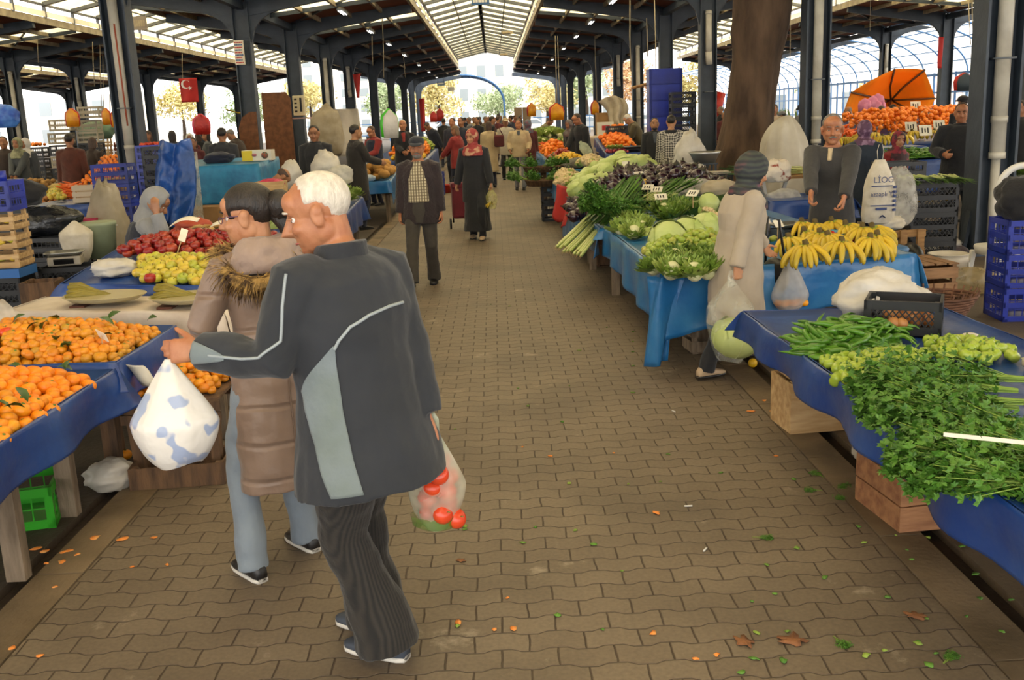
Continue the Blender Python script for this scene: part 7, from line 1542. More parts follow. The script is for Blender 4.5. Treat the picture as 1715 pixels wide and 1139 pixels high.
for i, (px, py) in enumerate(((1448, 176), (1455, 180), (1462, 172), (1470, 168), (1466, 178), (1473, 178))): hangbag(px, py, 26.5, .34, .32, [mat('pink_floss', '#d98aa8', .6, '#c9708f', 9)], 'pink bag of candy floss before the orange umbrella', 'pink candy floss bags')
quad_stall('pale table edge before the trunk at the back right', 'table before the beige jacket man', rect(5.2, 6.1, 21, 22), .95, M_TARPW, [.6, .2, 0, .2], 96)
for k in range(14): put(P_LEEK[k % 3], (7.2 + .06 * k, 26.2, 1.0), (0, -.9, PI / 2 + RR.uniform(-.5, .5)), 'tall leek standing behind the beige jacket man', 'leek', 'standing leeks at the back right', .9)
quad_stall('dark cloth under the standing leeks', 'table under the standing leeks', rect(7.0, 8.2, 26, 26.8), .95, M_TARPN, [.6, .2, 0, .2], 97)
mb = MB(); mb.tube([PY(1195, 195, 34), PY(1208, 155, 34)], [.22, .16], 8); tag(mb.build('folded_umbrella', M_RB), 'folded red umbrella leaning beside the trunk far behind', 'umbrella')
# ---- aisle stalls further on the right
bR = [(1.2, 19.0), (2.1, 19.0), (1.66, 25), (1.05, 25)]
quad_stall('blue tarp under the mixed fruit on the right of the aisle', 'plank table under the mixed fruit', bR, .74, M_TARPL, [.25, 0, 0, .65], 98, .15)
pile([P_LEM], [(1.25, 20), (1.85, 20), (1.8, 21.4), (1.2, 21.4)], flat_z(.78), .1, .16, 'yellow quince in the mixed fruit on the right of the aisle', 'yellow quinces', 50, most=70, ind=50, scale=(1.3, 1.6), labels='quince')
M_OLV = mat('olive_heap', '#2a2620', .5, '#3c3a2a', 40, bump=.6, bscale=60); mb = MB(); mb.ell((0, 0, 0), (.36, .42, .18), None, 30, 14, lambda q: 1 + .05 * mnoise.noise(q * 12)); mb.v = [(x, y, max(z, -.01)) for x, y, z in mb.v]; tag(mb.build('olive_heap', M_OLV, None, True, (1.62, 19.5, .78)), 'heap of tiny dark olives at the near end of the mixed fruit', 'olives', kind='stuff')
pile([P_APR], [(1.2, 21.5), (1.75, 21.5), (1.7, 22.5), (1.2, 22.5)], flat_z(.82), .11, .18, 'dark red fruit behind the yellow quinces', 'dark red fruit', 51, most=60, labels='fruit')
pile([P_ORF], [(1.15, 22.6), (1.7, 22.6), (1.62, 24.8), (1.12, 24.8)], flat_z(.86), .12, .3, 'orange in the heap before the man in the dark jacket', 'oranges before the dark jacket', 52, most=170, ind=25, labels='orange')
pile([P_TOM], [(1.85, 19.2), (2.05, 19.2), (1.95, 20.6), (1.85, 20.6)], flat_z(.8), .09, .1, 'small red orange tomato beside the plastic bottle', 'tomatoes by the bottle', 53, most=50)
mb = MB(); mb.lathe([(.09, 0), (.1, .02), (.1, .2), (.06, .27), (.035, .29), (.035, .33)], n=16); o = mb.build('bottle', clear_mat('bottle_plastic', '#c9d4bc', .6), None, True, (1.9, 20.4, .98), (.2, -.7, .3)); tag(o, 'pale plastic bottle with a green neck lying over the mixed fruit', 'bottle')
quad_stall('blue tarp under the greens far on the right of the aisle', 'plank table under the far greens', [(1.15, 27.2), (2.3, 27.2), (2.2, 33.4), (1.1, 33.4)], .78, M_TARPL, [.3, 0, 0, .5], 99, .2)
pile([P_CARR, P_ORF], [(1.2, 27.3), (2.1, 27.3), (2.1, 28.6), (1.2, 28.6)], flat_z(.83), .14, .2, 'orange carrot or fruit at the near end of the far greens', 'orange produce far right', 54, most=110, ind=10, labels='produce')
pile([P_LETT], [(1.1, 28.6), (2.15, 28.6), (2.1, 33.2), (1.1, 33.2)], flat_z(.88), .3, .3, 'green vegetable far on the right of the aisle', 'far green vegetables', 55, most=100, labels='vegetable', scale=(1.1, 1.4))
quad_stall('navy tarp under the oranges behind the cabbage heap', 'plank table behind the cabbage heap', rect(2.5, 3.3, 22.6, 25), .86, M_TARPN, [.4, 0, 0, .2], 100, .3)
pile([P_ORF], rect(2.55, 3.25, 23.2, 24.9), lambda x, y: .9 + (y - 22.6) * .12, .12, .12, 'orange in the tilted rows behind the long cabbages', 'oranges behind the cabbages', 56, most=200, ind=45, labels='orange')
M_RAD = mat('radish_skin', '#c24a52', .45); mb = MB(); mb.ell((0, 0, .03), (.03, .03, .03), None, 10, 6); P_RAD = proto(mb.build('radish', M_RAD))
pile([P_RAD], rect(2.52, 2.98, 22.65, 23.1), flat_z(.88), .075, .1, 'pink red radish before the tilted oranges', 'radishes', 57, most=100); 
for k in range(6): put(P_LETT, (2.62 + .1 * (k % 3), 22.75 + .12 * (k // 3), .96), 0, 'green radish top among the pink radishes', 'greens', 'radish greens', .7)
o = thing('dark_scale', 'dark weighing scale beside the radishes', 'scale', (3.12, 22.85, .88), 0); scale_parts(o, M_BLK, .45, .35)
dup(PC_BLK2, (3.0, 24.75, 1.2), 0, 'black crate of mandarins behind the tilted oranges'); pile([P_ORF], rect(2.85, 3.2, 24.65, 24.85), flat_z(1.42), .09, .02, 'mandarin on the black crate behind the tilted oranges', 'mandarins on the back crate', 58, most=12)
for k in range(2): dup(PC_BLU, (2.8 + .52 * k, 20.55, .0), 0, 'blue crate on the floor before the bent old man, %s' % ('first', 'second')[k])
for k in range(2): dup(PC_BLK2, (2.75 + .55 * k, 19.9, .0), 0, 'black crate behind the young man in black, %s' % ('first', 'second')[k])
mb = MB(); A = [at(1002, 170, 27), at(1046, 168, 27), at(1048, 222, 26.8), at(1036, 222, 26.8)]
mb.grid(lambda u, v: lerp(lerp(A[0], A[1], u), lerp(A[3] + V((-.5 * 0, 0, 0)), A[2], u), v) + V((.08 * math.sin(v * 6), -.2 * math.sin(u * PI) - .06 * math.sin(u * 16), .12 * math.sin(u * PI))), 26, 14); o = mb.build('canvas', M_CANVAS); o.modifiers.new('t', 'SOLIDIFY').thickness = .02; tag(o, 'beige canvas thrown over a stack behind the right stalls', 'canvas')
for k, (x, z) in enumerate(((3.0, 0), (3.0, .6), (3.05, 1.2), (3.6, 0), (3.6, .6))): mb = MB(); mb.box((0, 0, .29), (.55, .5, .58)); tag(mb.build('carton', (M_CARDB, mat('white_carton', '#b8ae9a', .7))[k % 2], None, False, (x, 27.4, z)), 'carton in the stack under the beige canvas, %s' % ('bottom left', 'middle left', 'top left', 'bottom right', 'top right')[k], 'box')
t = thing('printed_carton', 'white and red printed carton before the canvas covered stack', 'box', (2.85, 25.9, 1.2)); mb = MB(); mb.box((0, 0, .17), (.4, .3, .34)); mb.build('carton', mat('carton_white', '#d9d4c4'), t, False); mb = MB(); mb.box((0, -.155, .2), (.2, .01, .12)); mb.build('red_print', M_RED, t, False)
quad_stall('pale sheet under the printed carton', 'table under the printed carton', rect(2.4, 3.3, 25.6, 26.4), 1.18, M_TARPW, [.6, .2, 0, .2], 101)
for i, (px, l) in enumerate(((868, 'left'), (882, 'right'))): mb = MB(); a = at(px, 192, 60); mb.box((0, 0, .8), (.45, .45, 1.7)); tag(mb.build('pillar_block', mat('tan_block', '#a08a70', .8), None, False, (a.x, 60, .6)), 'tan square block far down the aisle, the %s one' % l, 'block')
# ================================================================ the people
from mathutils.bvhtree import BVHTree
def who(px, py, y, lean=0):
 p = PY(px, py, y); return (p.x, y), p.z
C_BLK = cloth('black', '#15161a', '#1d1e22'); C_NAVY = cloth('navy', '#1b2030', '#22283a'); C_DGREY = cloth('dgrey', '#34353a', '#2a2b2f'); C_BROWN = cloth('brown', '#4a3226', '#3a261d')
C_JEAN = cloth('jeans', '#2c3950', '#3a4a63'); C_BEIGE = cloth('beige', '#b9a683', '#a6936f'); C_GREY = cloth('grey', '#77777a', '#66676b'); C_DBROWN = cloth('dbrown', '#3a2d25', '#2d221c'); C_RED = cloth('red', '#8f2a26', '#7a211f')
C_MAROON = cloth('maroon', '#5a1f22', '#481819'); C_TROU = cloth('trousers', '#3c362e', '#332e27'); C_STEEL = cloth('steelgrey', '#4a5058', '#3f444b'); C_OLIVE = cloth('olive', '#5a5038', '#4a422e')
M_SHB = mat('black_shoe', '#1a1817', .35); M_SHBE = mat('beige_shoe', '#b39a7c', .5); M_SHBR = mat('brown_shoe', '#4a3527', .45); M_SOLEW = mat('white_sole', '#cfcac0', .6)
def patch(info, mesh_o, fn, nu, nv, name, m, parent, off=.003, th=.003):
 """cloth panel laid on a garment: fn(u,v) -> (ray origin, ray direction) in the figure frame"""
 me = mesh_o.data; bv = BVHTree.FromPolygons([v.co for v in me.vertices], [tuple(p.vertices) for p in me.polygons])
 mb = MB(); last = V((0, 0, 0))
 def f(u, v):
  o, d = fn(u, v); h, n, i, ds = bv.ray_cast(o, d)
  return h - d * off if h is not None else o + d * .18
 mb.grid(f, nu, nv); o = mb.build(name, m, parent); s = o.modifiers.new('t', 'SOLIDIFY'); s.thickness = th; s.offset = 0; return o
def strip(info, mesh_o, pts, r, name, m, parent, n=40):
 """piping along a garment: pts = list of (origin, direction) rays"""
 me = mesh_o.data; bv = BVHTree.FromPolygons([v.co for v in me.vertices], [tuple(p.vertices) for p in me.polygons]); out = []
 for k in range(n + 1):
  t = k / n * (len(pts) - 1); i = min(int(t), len(pts) - 2); q = t - i; q = q * q * (3 - 2 * q) * .3 + q * .7
  o = lerp(pts[i][0], pts[i + 1][0], q); d = lerp(pts[i][1], pts[i + 1][1], q).normalized(); h = bv.ray_cast(o, d)[0]
  if h is not None: out.append(h - d * r * .4)
 mb = MB(); mb.tube(out, r, 6); return mb.build(name, m, parent)
# ---- the man with the white bag, seen from behind
C_JACK = cloth('jacket', '#25282e', '#1f2227', bump=.5, bscale=9); C_PANEL = cloth('panel', '#717b7f', '#68726f', bump=.25); C_PIPE = mat('piping_grey', '#8f979a', .5); C_STRIPE = cloth('stripe', '#0f0d0b', '#14110e', bump=.3, wave=('X', 26, '#2a251f'))
mp, mf, mt = (-.40, 3.06), 64, -16
wl = loc_of(mp, mf, PY(338, 586, 3.02)); wr_ = loc_of(mp, mf, PY(716, 716, 3.12)); hd_ = loc_of(mp, mf, PY(338, 586, 3.02) + V((-1, .05, -.02))) - wl
lf_ = loc_of(mp, mf, G(652, 1100)); rf_ = loc_of(mp, mf, G(634, 1056))
I1 = person('man in a dark grey jacket with pale side panel holding out a white bag', mp, mf, 1.68, near=True, vox=.0085, skin='ruddy', lean=6, side=1, twist=mt, head=(42, -12, 0), kh=1.07, lh=wl, rh=wr_, lhd=hd_, lpalm=loc_of((0, 0), mf, V((.1, 1, -.25))), lcurl=.5, lf=lf_, rf=rf_, lpole=(-.3, -.5, -1), rpole=(.4, -1, 0),
   top=C_JACK, hem=-.225, bulk=1.29, flare=1.16, fat=1.06, bottom=C_STRIPE, baggy=1.4, shoe=mat('grey_shoe', '#454c58', .6, '#343a45', 6), sole=M_SOLEW, hair=('receding', 'white'), wr=.022, nose=1.35)
jk = [o for o in _kids[I1['root'].name] if o.name.startswith('jacket')][0]; bake(jk)
hip, T, tx, ty, tz = I1['hip'], I1['T'], I1['tx'], I1['ty'], I1['tz']
cdir = loc_of((0, 0), mf, EYE - V((mp[0], mp[1], 1.1)), 0); A0 = math.degrees(math.atan2(cdir.dot(ty), cdir.dot(tx)))
def rayA(a, z): d = -(tx * math.cos(a) + ty * math.sin(a)); c = T(0, 0, z); return c - d * .6, d
def inter(tab, v):
 for (v0, a0), (v1, a1) in zip(tab, tab[1:]):
  if v <= v1: return lerp(a0, a1, max(0, (v - v0) / (v1 - v0)))
 return tab[-1][1]
PL = [(-.21, -28), (-.07, -40), (.06, -50), (.12, -56), (.16, -46), (.2, -33), (.255, -15)]; PR_ = [(-.21, -6), (-.07, -12), (.06, -15), (.14, -15), (.2, -15), (.255, -13)]
patch(I1, jk, lambda u, v: rayA(math.radians(A0 + lerp(inter(PL, lerp(-.2, .255, v)), inter(PR_, lerp(-.2, .255, v)), u)), lerp(-.2, .255, v)), 16, 44, 'side_panel', C_PANEL, I1['root'])
strip(I1, jk, [rayA(math.radians(A0 + a), z) for a, z in ((-14, .245), (-9, .27), (2, .305), (22, .33), (48, .342), (72, .342))], .0055, 'piping', C_PIPE, I1['root'])
a, e, w, d, n = I1['arms'][-1]
up_ = V((0, 0, 1))
def rayS(t, ang):
 q = lerp(a, e, t * 2) if t < .5 else lerp(e, w, t * 2 - 1); ax = ((e - a) if t < .5 else (w - e)).normalized(); s1 = ax.cross(up_).normalized(); u1 = s1.cross(ax).normalized()
 dd = -(s1 * math.cos(ang) + u1 * math.sin(ang)); return q - dd * .3, dd
sgn = 1 if (a - T(0, 0, .45)).dot(V((1, 0, 0))) > 0 else 0
def camside(t):                                             # side of the sleeve that faces back
 ax = ((e - a) if t < .5 else (w - e)).normalized(); s1 = ax.cross(up_).normalized(); u1 = s1.cross(ax).normalized(); b_ = V((-.35, -1, 0)).normalized(); return math.atan2(b_.dot(u1), b_.dot(s1))
strip(I1, jk, [rayS(t, camside(t) + k) for t, k in ((.03, -1.0), (.2, -.8), (.38, -.5), (.5, -.15), (.62, .0), (.75, .05), (.86, .1))], .005, 'sleeve_piping', C_PIPE, I1['root'], 60)
patch(I1, jk, lambda u, v: rayS(lerp(.74, .985, u), camside(lerp(.74, .985, u)) + (v - .5) * lerp(.15, 1.15, u ** .8) + .1), 14, 8, 'sleeve_panel', C_PANEL, I1['root'])
mb = MB(); a0 = I1['neck']; mb.loft([(a0 - tz * .05, tx, ty, .1, .092), (a0 + tz * .015 - ty * .01, tx, ty, .083, .085), (a0 + tz * .03 - ty * .016, tx, ty, .08, .084)], 20); remesh(mb.build('collar', cloth('collar', '#23252a', '#1d1f24'), I1['root']), .008, 3)
# the bags he carries
gw = I1['w'](w + hd_.normalized() * .1 - V((0, 0, .02)))
M_BAGPR = mat('printed_bag', '#d3cec6', .35, '#94a0ba', 15, lo=.575, hi=.62, bump=.8, bscale=9, detail=1)
pb = PY(302, 775, gw.y); hh = gw.z - pb.z
bag('full white plastic bag with blue print hanging from the outstretched hand', (pb.x, gw.y, pb.z), None, hh * .99, .27, M_BAGPR, 3, .75, low=.42, handles=False)
rw = I1['w'](I1['arms'][1][2]); tb = PY(733, 880, 3.15)
bag('thin clear bag of tomatoes hanging beside the striped trousers', (tb.x, 3.15, tb.z), None, max(.3, rw.z - tb.z - .04), .19, clear_mat('tomato_bag', '#dfe6d0', .46, .2, .35), 8, .8, low=.42)
for k in range(13): put(P_TOM, (tb.x + .046 * math.cos(k * 2.4) * (1 - k * .03), 3.15 + .034 * math.sin(k * 2.4), tb.z + .015 + .017 * k), (RR.random(), RR.random(), 0), 'red tomato inside the thin clear bag of the man', 'tomato', 'tomatoes in the clear bag')
mb = MB(); mb.loft([(V((0, 0, q)), X3, Y3, .085 * r, .06 * r) for q, r in ((0, .7), (.015, 1), (.05, 1.06))], 16, cap=False); tag(mb.build('green_film', clear_mat('green_film', '#6fa83a', .45), None, True, (tb.x, 3.15, tb.z - .004)), 'green film round the bottom of the tomato bag', 'bag')
# ---- the woman in the puffer coat
def puffer():
 m = cloth('puffer', '#87705f', '#7a6454', .45, bump=.3, bscale=14); nt = m.node_tree; N = nt.nodes; L = nt.links; b = N['Principled BSDF']
 tc = N.new('ShaderNodeTexCoord'); sp = N.new('ShaderNodeSeparateXYZ'); L.new(tc.outputs['Object'], sp.inputs[0]); nz = N.new('ShaderNodeTexNoise'); nz.inputs['Scale'].default_value = 4; L.new(tc.outputs['Object'], nz.inputs['Vector'])
 ad = N.new('ShaderNodeMath'); ad.operation = 'MULTIPLY_ADD'; L.new(nz.outputs['Fac'], ad.inputs[0]); ad.inputs[1].default_value = .035; L.new(sp.outputs[2], ad.inputs[2])
 dv = N.new('ShaderNodeMath'); dv.operation = 'PINGPONG'; L.new(ad.outputs[0], dv.inputs[0]); dv.inputs[1].default_value = .075
 mr = N.new('ShaderNodeMapRange'); mr.interpolation_type = 'SMOOTHSTEP'; mr.inputs[2].default_value = .018; L.new(dv.outputs[0], mr.inputs[0])
 bp = N.new('ShaderNodeBump'); bp.inputs['Strength'].default_value = 1; bp.inputs['Distance'].default_value = .006; L.new(mr.outputs[0], bp.inputs['Height'])
 old = b.inputs['Normal'].links[0].from_socket; L.new(old, bp.inputs['Normal']); L.new(bp.outputs[0], b.inputs['Normal']); return m
wp, wf = (-.83, 3.74), 40
wl2 = loc_of(wp, wf, PY(352, 570, 3.95)); I2 = person('woman in a taupe puffer coat with a fur hood, spectacles and tied dark hair', wp, wf, 1.6, fem=True, near=True, vox=.0085, skin='fair', lean=2, head=(46, -6, 0), kh=1.1, lh=wl2, lpole=(-1, -.6, -.6), rh=loc_of(wp, wf, PY(490, 640, 3.95)),
   lf=loc_of(wp, wf, G(427, 968)), rf=loc_of(wp, wf, G(516, 918)), top=puffer(), hem=-.5, flare=1.0, bulk=1.02, fat=1.0, bottom=cloth('greyjog', '#7d8790', '#727c86', bump=.4, bscale=14), baggy=1.12, shoe=mat('bw_shoe', '#1d1b1b', .4), sole=M_SOLEW, hair=('tied', 'black'), glasses=mat('purple_frame', '#5a3f5f', .3), wr=.02, nose=1.15)
R2 = I2['root']; hc, HR, k_ = I2['hc'], I2['HR'], I2['k']
mb = MB(); q = lambda x, y, z: hc + HR @ (V((x, y, z)) * k_)
mb.ell(q(0, -.135, .02), (.055, .06, .06), None, 16, 12, lambda p: 1 + .12 * mnoise.noise(p * 5)); mb.tube([q(0, -.1, .01), q(.01, -.15, -.06), q(.02, -.15, -.15), q(.03, -.14, -.2)], [.03, .04, .03, .01], 10); mb.build('hair_bun', HAIR['black'], R2)
mb = MB(); mb.ell(q(.0, -.1, .045), (.03, .02, .035)); mb.build('hair_clip', M_WHITE, R2)
nk, tz2, ty2, tx2 = I2['neck'], I2['tz'], I2['ty'], I2['tx']
mb = MB(); mb.loft([(nk - tz2 * .09 - ty2 * .03, tx2, ty2, .15, .13), (nk - tz2 * .04 - ty2 * .05, tx2, ty2, .15, .135), (nk + tz2 * .01 - ty2 * .06, tx2, ty2, .125, .12), (nk + tz2 * .045 - ty2 * .055, tx2, ty2, .09, .09)], 24); remesh(mb.build('hood', cloth('hoodlining', '#a08a7c', '#917b6d', bump=.4), R2), .009, 8, .5, .03, .07)
M_FUR = mat('fur', '#b08d50', .8, '#3f2a17', 26, detail=2, lo=.4, hi=.62); mb = MB(); r0 = random.Random(5)
for k in range(2600):                                       # fur trim of the hood
 a_ = r0.uniform(0, 2 * PI); b_ = r0.uniform(0, 2 * PI); ring = nk - tz2 * .03 + tx2 * (.165 * math.cos(a_)) + ty2 * (.135 * math.sin(a_) - .035) - tz2 * (.035 + .03 * math.sin(a_ * 2) - .035 * math.sin(a_)); rad = (tx2 * math.cos(a_) + ty2 * math.sin(a_)); dn = rad * math.cos(b_) + tz2 * math.sin(b_)
 p = ring + dn * .03; dirv = (dn * .8 - tz2 * .7 + rad * .3 + V((r0.gauss(0, .35), r0.gauss(0, .35), r0.gauss(0, .3)))).normalized(); s_ = dirv.orthogonal().normalized() * .0022; Lh = r0.uniform(.035, .075)
 mb.add([p - s_, p + s_, p + dirv * Lh * .6 + s_ * .6 - tz2 * .004, p + dirv * Lh - tz2 * .012], [(0, 1, 2), (0, 2, 3)])
mb.tube([nk - tz2 * .03 + tx2 * (.165 * math.cos(t)) + ty2 * (.135 * math.sin(t) - .035) - tz2 * (.035 + .03 * math.sin(t * 2) - .035 * math.sin(t)) for t in [k * PI / 16 for k in range(33)]], .026, 8)
tag(mb.build('fur_trim', M_FUR, R2, False), kind='stuff')
cj = [o for o in _kids[R2.name] if o.name.startswith(('coat', 'jacket'))][0]; bake(cj); T2 = I2['T']
def rayB(a_, z): d_ = -(tx2 * math.cos(a_) + ty2 * math.sin(a_)); c_ = T2(0, 0, z); return c_ - d_ * .6, d_
patch(I2, cj, lambda u, v: rayB(math.radians(lerp(-175, 5, u)), .1 + .035 * v), 40, 3, 'belt', mat('tan_belt', '#7d5733', .5), R2, .004, .006)
strip(I2, cj, [rayB(math.radians(-92), z) for z in (.42, .2, 0, -.2, -.38)], .004, 'back_seam', mat('seam', '#6a5647', .6), R2)
mb = MB(); h_ = rayB(math.radians(-88), .115); mb.box(h_[0] + h_[1] * .44, (.07, .012, .05), (0, 0, math.radians(0))); mb.build('buckle', mat('leather', '#6a4527', .5), R2, False)
# ---- the woman in the beige coat reaching for bananas
M_SCARFA = mat('dark_scarf', '#3b4038', .7, '#6a3a44', 3, detail=3, lo=.5, hi=.56, bump=.3, bscale=20, wave=('Z', 9, '#23262c', 4))
bp_, bf = (1.55, 6.52), -66
I3 = person('woman in a beige coat and dark patterned headscarf reaching towards the bananas', bp_, bf, 1.52, fem=True, near=True, vox=.0095, skin='fair', lean=7, head=(-14, -12, 0), kh=1.12, lh=loc_of(bp_, bf, PY(1292, 432, 6.85)), rh=loc_of(bp_, bf, PY(1226, 478, 6.3)), rhd=(0, .1, -1), rcurl=1.25, lcurl=.55, lf=loc_of(bp_, bf, V((1.75, 6.9, .0))), rf=loc_of(bp_, bf, G(1180, 636)),
   top=cloth('coatb', '#a99b88', '#9c8e7b', bump=.25, bscale=10), hem=-.5, flare=1.16, bulk=1.13, fat=1.12, bottom=C_BLK, baggy=1.05, shoe=M_SHBE, scarf=M_SCARFA, rpole=(.3, -1, -.4), lpole=(-.6, -.6, -.8), wr=.018)
gA = I3['w'](I3['arms'][1][2]); gB = I3['w'](I3['arms'][-1][2] + I3['arms'][-1][3] * .09)
pa = PY(1222, 600, gA.y)
put(P_CABS, (pa.x, gA.y - .02, pa.z + .03), (.25, .2, 0), 'cabbage inside the clear bag of the woman in the beige coat', 'cabbage', None, 1.75)
bag('clear bag holding a cabbage, hanging from the beige sleeve', (pa.x, gA.y - .02, pa.z - .01), None, gA.z - .06 - pa.z, .3, clear_mat('cabbage_bag', '#eef0e6', .22, .15, .3), 6, .95, low=.66)
pb2 = PY(1322, 520, gB.y)
bag('white half clear bag with orange fruit hanging from the reaching hand', (pb2.x, gB.y, pb2.z), None, gB.z - pb2.z - .02, .26, M_BAGW, 9, .7, low=.3)
for k in range(6): put(P_MAND[0], (pb2.x - .08 + .035 * k, gB.y - .03 * (k % 2), pb2.z + .03), 0, 'orange fruit at the bottom of the bag of the reaching woman', 'orange', 'oranges in the white bag', .9)
t_ = thing('handbag', 'black shoulder bag at the side of the beige coat', 'bag', tuple(PY(1298, 462, 6.95)), .5); mb = MB(); mb.ell((0, 0, 0), (.06, .13, .13), None, 18, 12); mb.build('bag_body', M_SHB, t_); mb = MB(); mb.tube([(0, -.1, .08), (-.02, -.05, .4), (-.03, .05, .42), (0, .1, .08)], .01, 6); mb.build('strap', M_SHB, t_)
# ---- the man in the flat cap
def plaid(name, c, c2, sc=26):
 m = cloth(name, c, c, bump=.15, wave=('X', sc, c2)); nt = m.node_tree; N = nt.nodes; L = nt.links; b = N['Principled BSDF']; src = b.inputs['Base Color'].links[0].from_socket
 wt = N.new('ShaderNodeTexWave'); wt.bands_direction = 'Z'; wt.inputs['Scale'].default_value = sc * .9; tc = N.new('ShaderNodeTexCoord'); L.new(tc.outputs['Object'], wt.inputs['Vector'])
 pw = N.new('ShaderNodeMath'); pw.operation = 'POWER'; L.new(wt.outputs['Fac'], pw.inputs[0]); pw.inputs[1].default_value = 5
 mx = N.new('ShaderNodeMix'); mx.data_type = 'RGBA'; L.new(pw.outputs[0], mx.inputs[0]); L.new(src, mx.inputs[6]); mx.inputs[7].default_value = srgb(c2); L.new(mx.outputs[2], b.inputs['Base Color']); return m
cp, H_ = who(697, 222, 10.95)
I4 = person('man in a navy flat cap, dark cardigan and checked shirt walking towards the viewer', cp, 176, H_ - .0, near=True, vox=.01, skin='ruddy', lf=(-.09, -.12, .0), rf=(.09, .36, .02), hipz=.9 * H_ / 1.75, head=(3, -4, 0), lh=None, rh=None, top=cloth('cardigan', '#2a1d1e', '#211617', bump=.6, bscale=40), hem=-.16, bulk=1.2, shirt=(plaid('plaid', '#c9bd9c', '#5f513c', 11), .095, .12), belt=True, bottom=C_TROU, baggy=1.15, shoe=M_SHB, hair=('short', 'grey'), cap=cloth('cap', '#20242e', '#1a1d26'), beard='grey', stache='grey', rcurl=.7, lcurl=.7, collar=False)
# ---- headscarf woman with the trolley
M_SCARFR = mat('red_scarf', '#8f2a2a', .6, '#b58a6a', 12, detail=3, lo=.52, hi=.6, bump=.3)
hp, H_ = who(791, 211, 15.0)
I5 = person('woman in a long black dress and red patterned headscarf pulling a trolley', hp, 172, H_, fem=True, vox=.0105, skin='fair', head=(-24, -6, 0), top=C_BLK, hem=-.3, bulk=1.12, skirt=C_BLK, skirt_len=.76, bottom=C_BLK, shoe=M_SHBE, scarf=M_SCARFR, lf=(-.1, .12, 0), rf=(.08, -.15, 0), rh=(.3, .0, .74), lh=(-.27, .12, .76), rcurl=1.1, lcurl=1.1, hipz=.9 * H_ / 1.75)
t_ = thing('shopping_trolley', 'dark red shopping trolley pulled by the woman in the black dress', 'trolley', tuple(G(776, 383)), .1); M_TRB = cloth('trolley', '#6f1c2a', '#5a1722')
mb = MB(); mb.box((0, 0, .46), (.34, .24, .56)); bevel(mb.build('bag_body', M_TRB, t_, False), .04); mb = MB(); mb.box((0, -.01, .72), (.36, .27, .1)); bevel(mb.build('flap', M_TRB, t_, False), .03)
for s_ in (-1, 1):
 mb = MB(); mb.tube([(s_ * .15, .1, .1), (s_ * .15, .13, .75), (s_ * .12, .1, .85)], .012, 6); mb.build('frame_tube', M_BLK, t_)
 mb = MB(); mb.tube([(s_ * .2 - .015, .06, .09), (s_ * .2 + .015, .06, .09)], .09, 16); mb.build('wheel', M_BLK, t_)
mb = MB(); mb.tube([(-.13, .1, .84), (0, .1, .87), (.13, .1, .84)], .018, 6); mb.build('handle', M_BLK, t_)
gC = I5['w'](I5['arms'][-1][2])
bag('small clear bag of bananas in the hand of the woman in black', (gC.x, gC.y, gC.z - .38), None, .32, .17, clear_mat('banana_bag', '#e6e39a', .35), 4, low=.6); put(P_BAN[0], (gC.x, gC.y, gC.z - .37), 1, 'bananas inside the small clear bag of the woman in black', 'banana', None, .62)
# ---- the stallholder behind the bananas
sp_, H_ = who(1397, 190, 8.75)
I6 = person('man with a moustache in a dark grey fleece leaning on the banana stall', sp_, 152, H_ + .02, near=True, vox=.0095, skin='ruddy', lean=6, head=(12, 0, 0), kh=1.08, rh=loc_of(sp_, 152, PY(1358, 338, 8.3)), lh=loc_of(sp_, 152, PY(1410, 352, 8.2)), rpole=(1, -.5, 0), lpole=(-1, -.6, 0), rcurl=1.0, lcurl=.9, lhd=(.1, .2, -1), rhd=(0, .3, -1), collar=False, top=cloth('fleece', '#3a3836', '#302e2c', bump=.3), hem=-.2, bulk=1.1, bottom=C_DBROWN, shoe=M_SHB, shirt=(cloth('cream', '#c9b48f', '#b8a37e'), .006, .7), hair=('receding', 'grey'), stache='grey')
# ---- seated seller in the grey hood
hp2 = PY(235, 440, 8.45); hp2 = (hp2.x, 8.45)
wrh = loc_of(hp2, -78, PY(262, 358, 8.2)); I7 = person('seated person in a grey hooded top and dark vest, hand held to the face', hp2, -78, 1.68, vox=.0105, skin='tan', lean=12, hipz=.58, lf=(-.12, .48, 0), rf=(.12, .5, 0), head=(-6, -22, 0), rh=wrh, rhd=loc_of(hp2, -78, PY(258, 332, 8.2)) - wrh, rpole=(.3, .4, -1), lh=(-.1, .42, .72), lpole=(-.8, -.5, -.3), rcurl=.6, lcurl=.9, top=cloth('greyhood', '#8a8a8a', '#7c7c7c', bump=.3), hem=-.1, bulk=1.14, vest=cloth('dvest', '#1c1f2b', '#161923', bump=.5), hood=cloth('greyhood', '#8a8a8a'), bottom=C_DBROWN, skirt=None, shoe=M_SHB, hair=('short', 'black'))
stool('low brown stool under the seated person in the grey hood', hp2 + (0,), M_WOODD, .42, .36)
mb = MB(); c_ = PY(300, 415, 8.35); mb.ell((0, 0, 0), (.46, .34, .19), (0, .25, .1), 26, 16, lambda p: 1 + .12 * fbm(p * 2)); tag(mb.build('blanket', mat('carpet_cloth', '#6a5a4c', .9, '#a08a70', 9, detail=5, bump=.5, lo=.45, hi=.55), None, True, (c_.x - .1, 8.42, .66)), 'brown patterned blanket over the knees of the hooded seller', 'blanket')
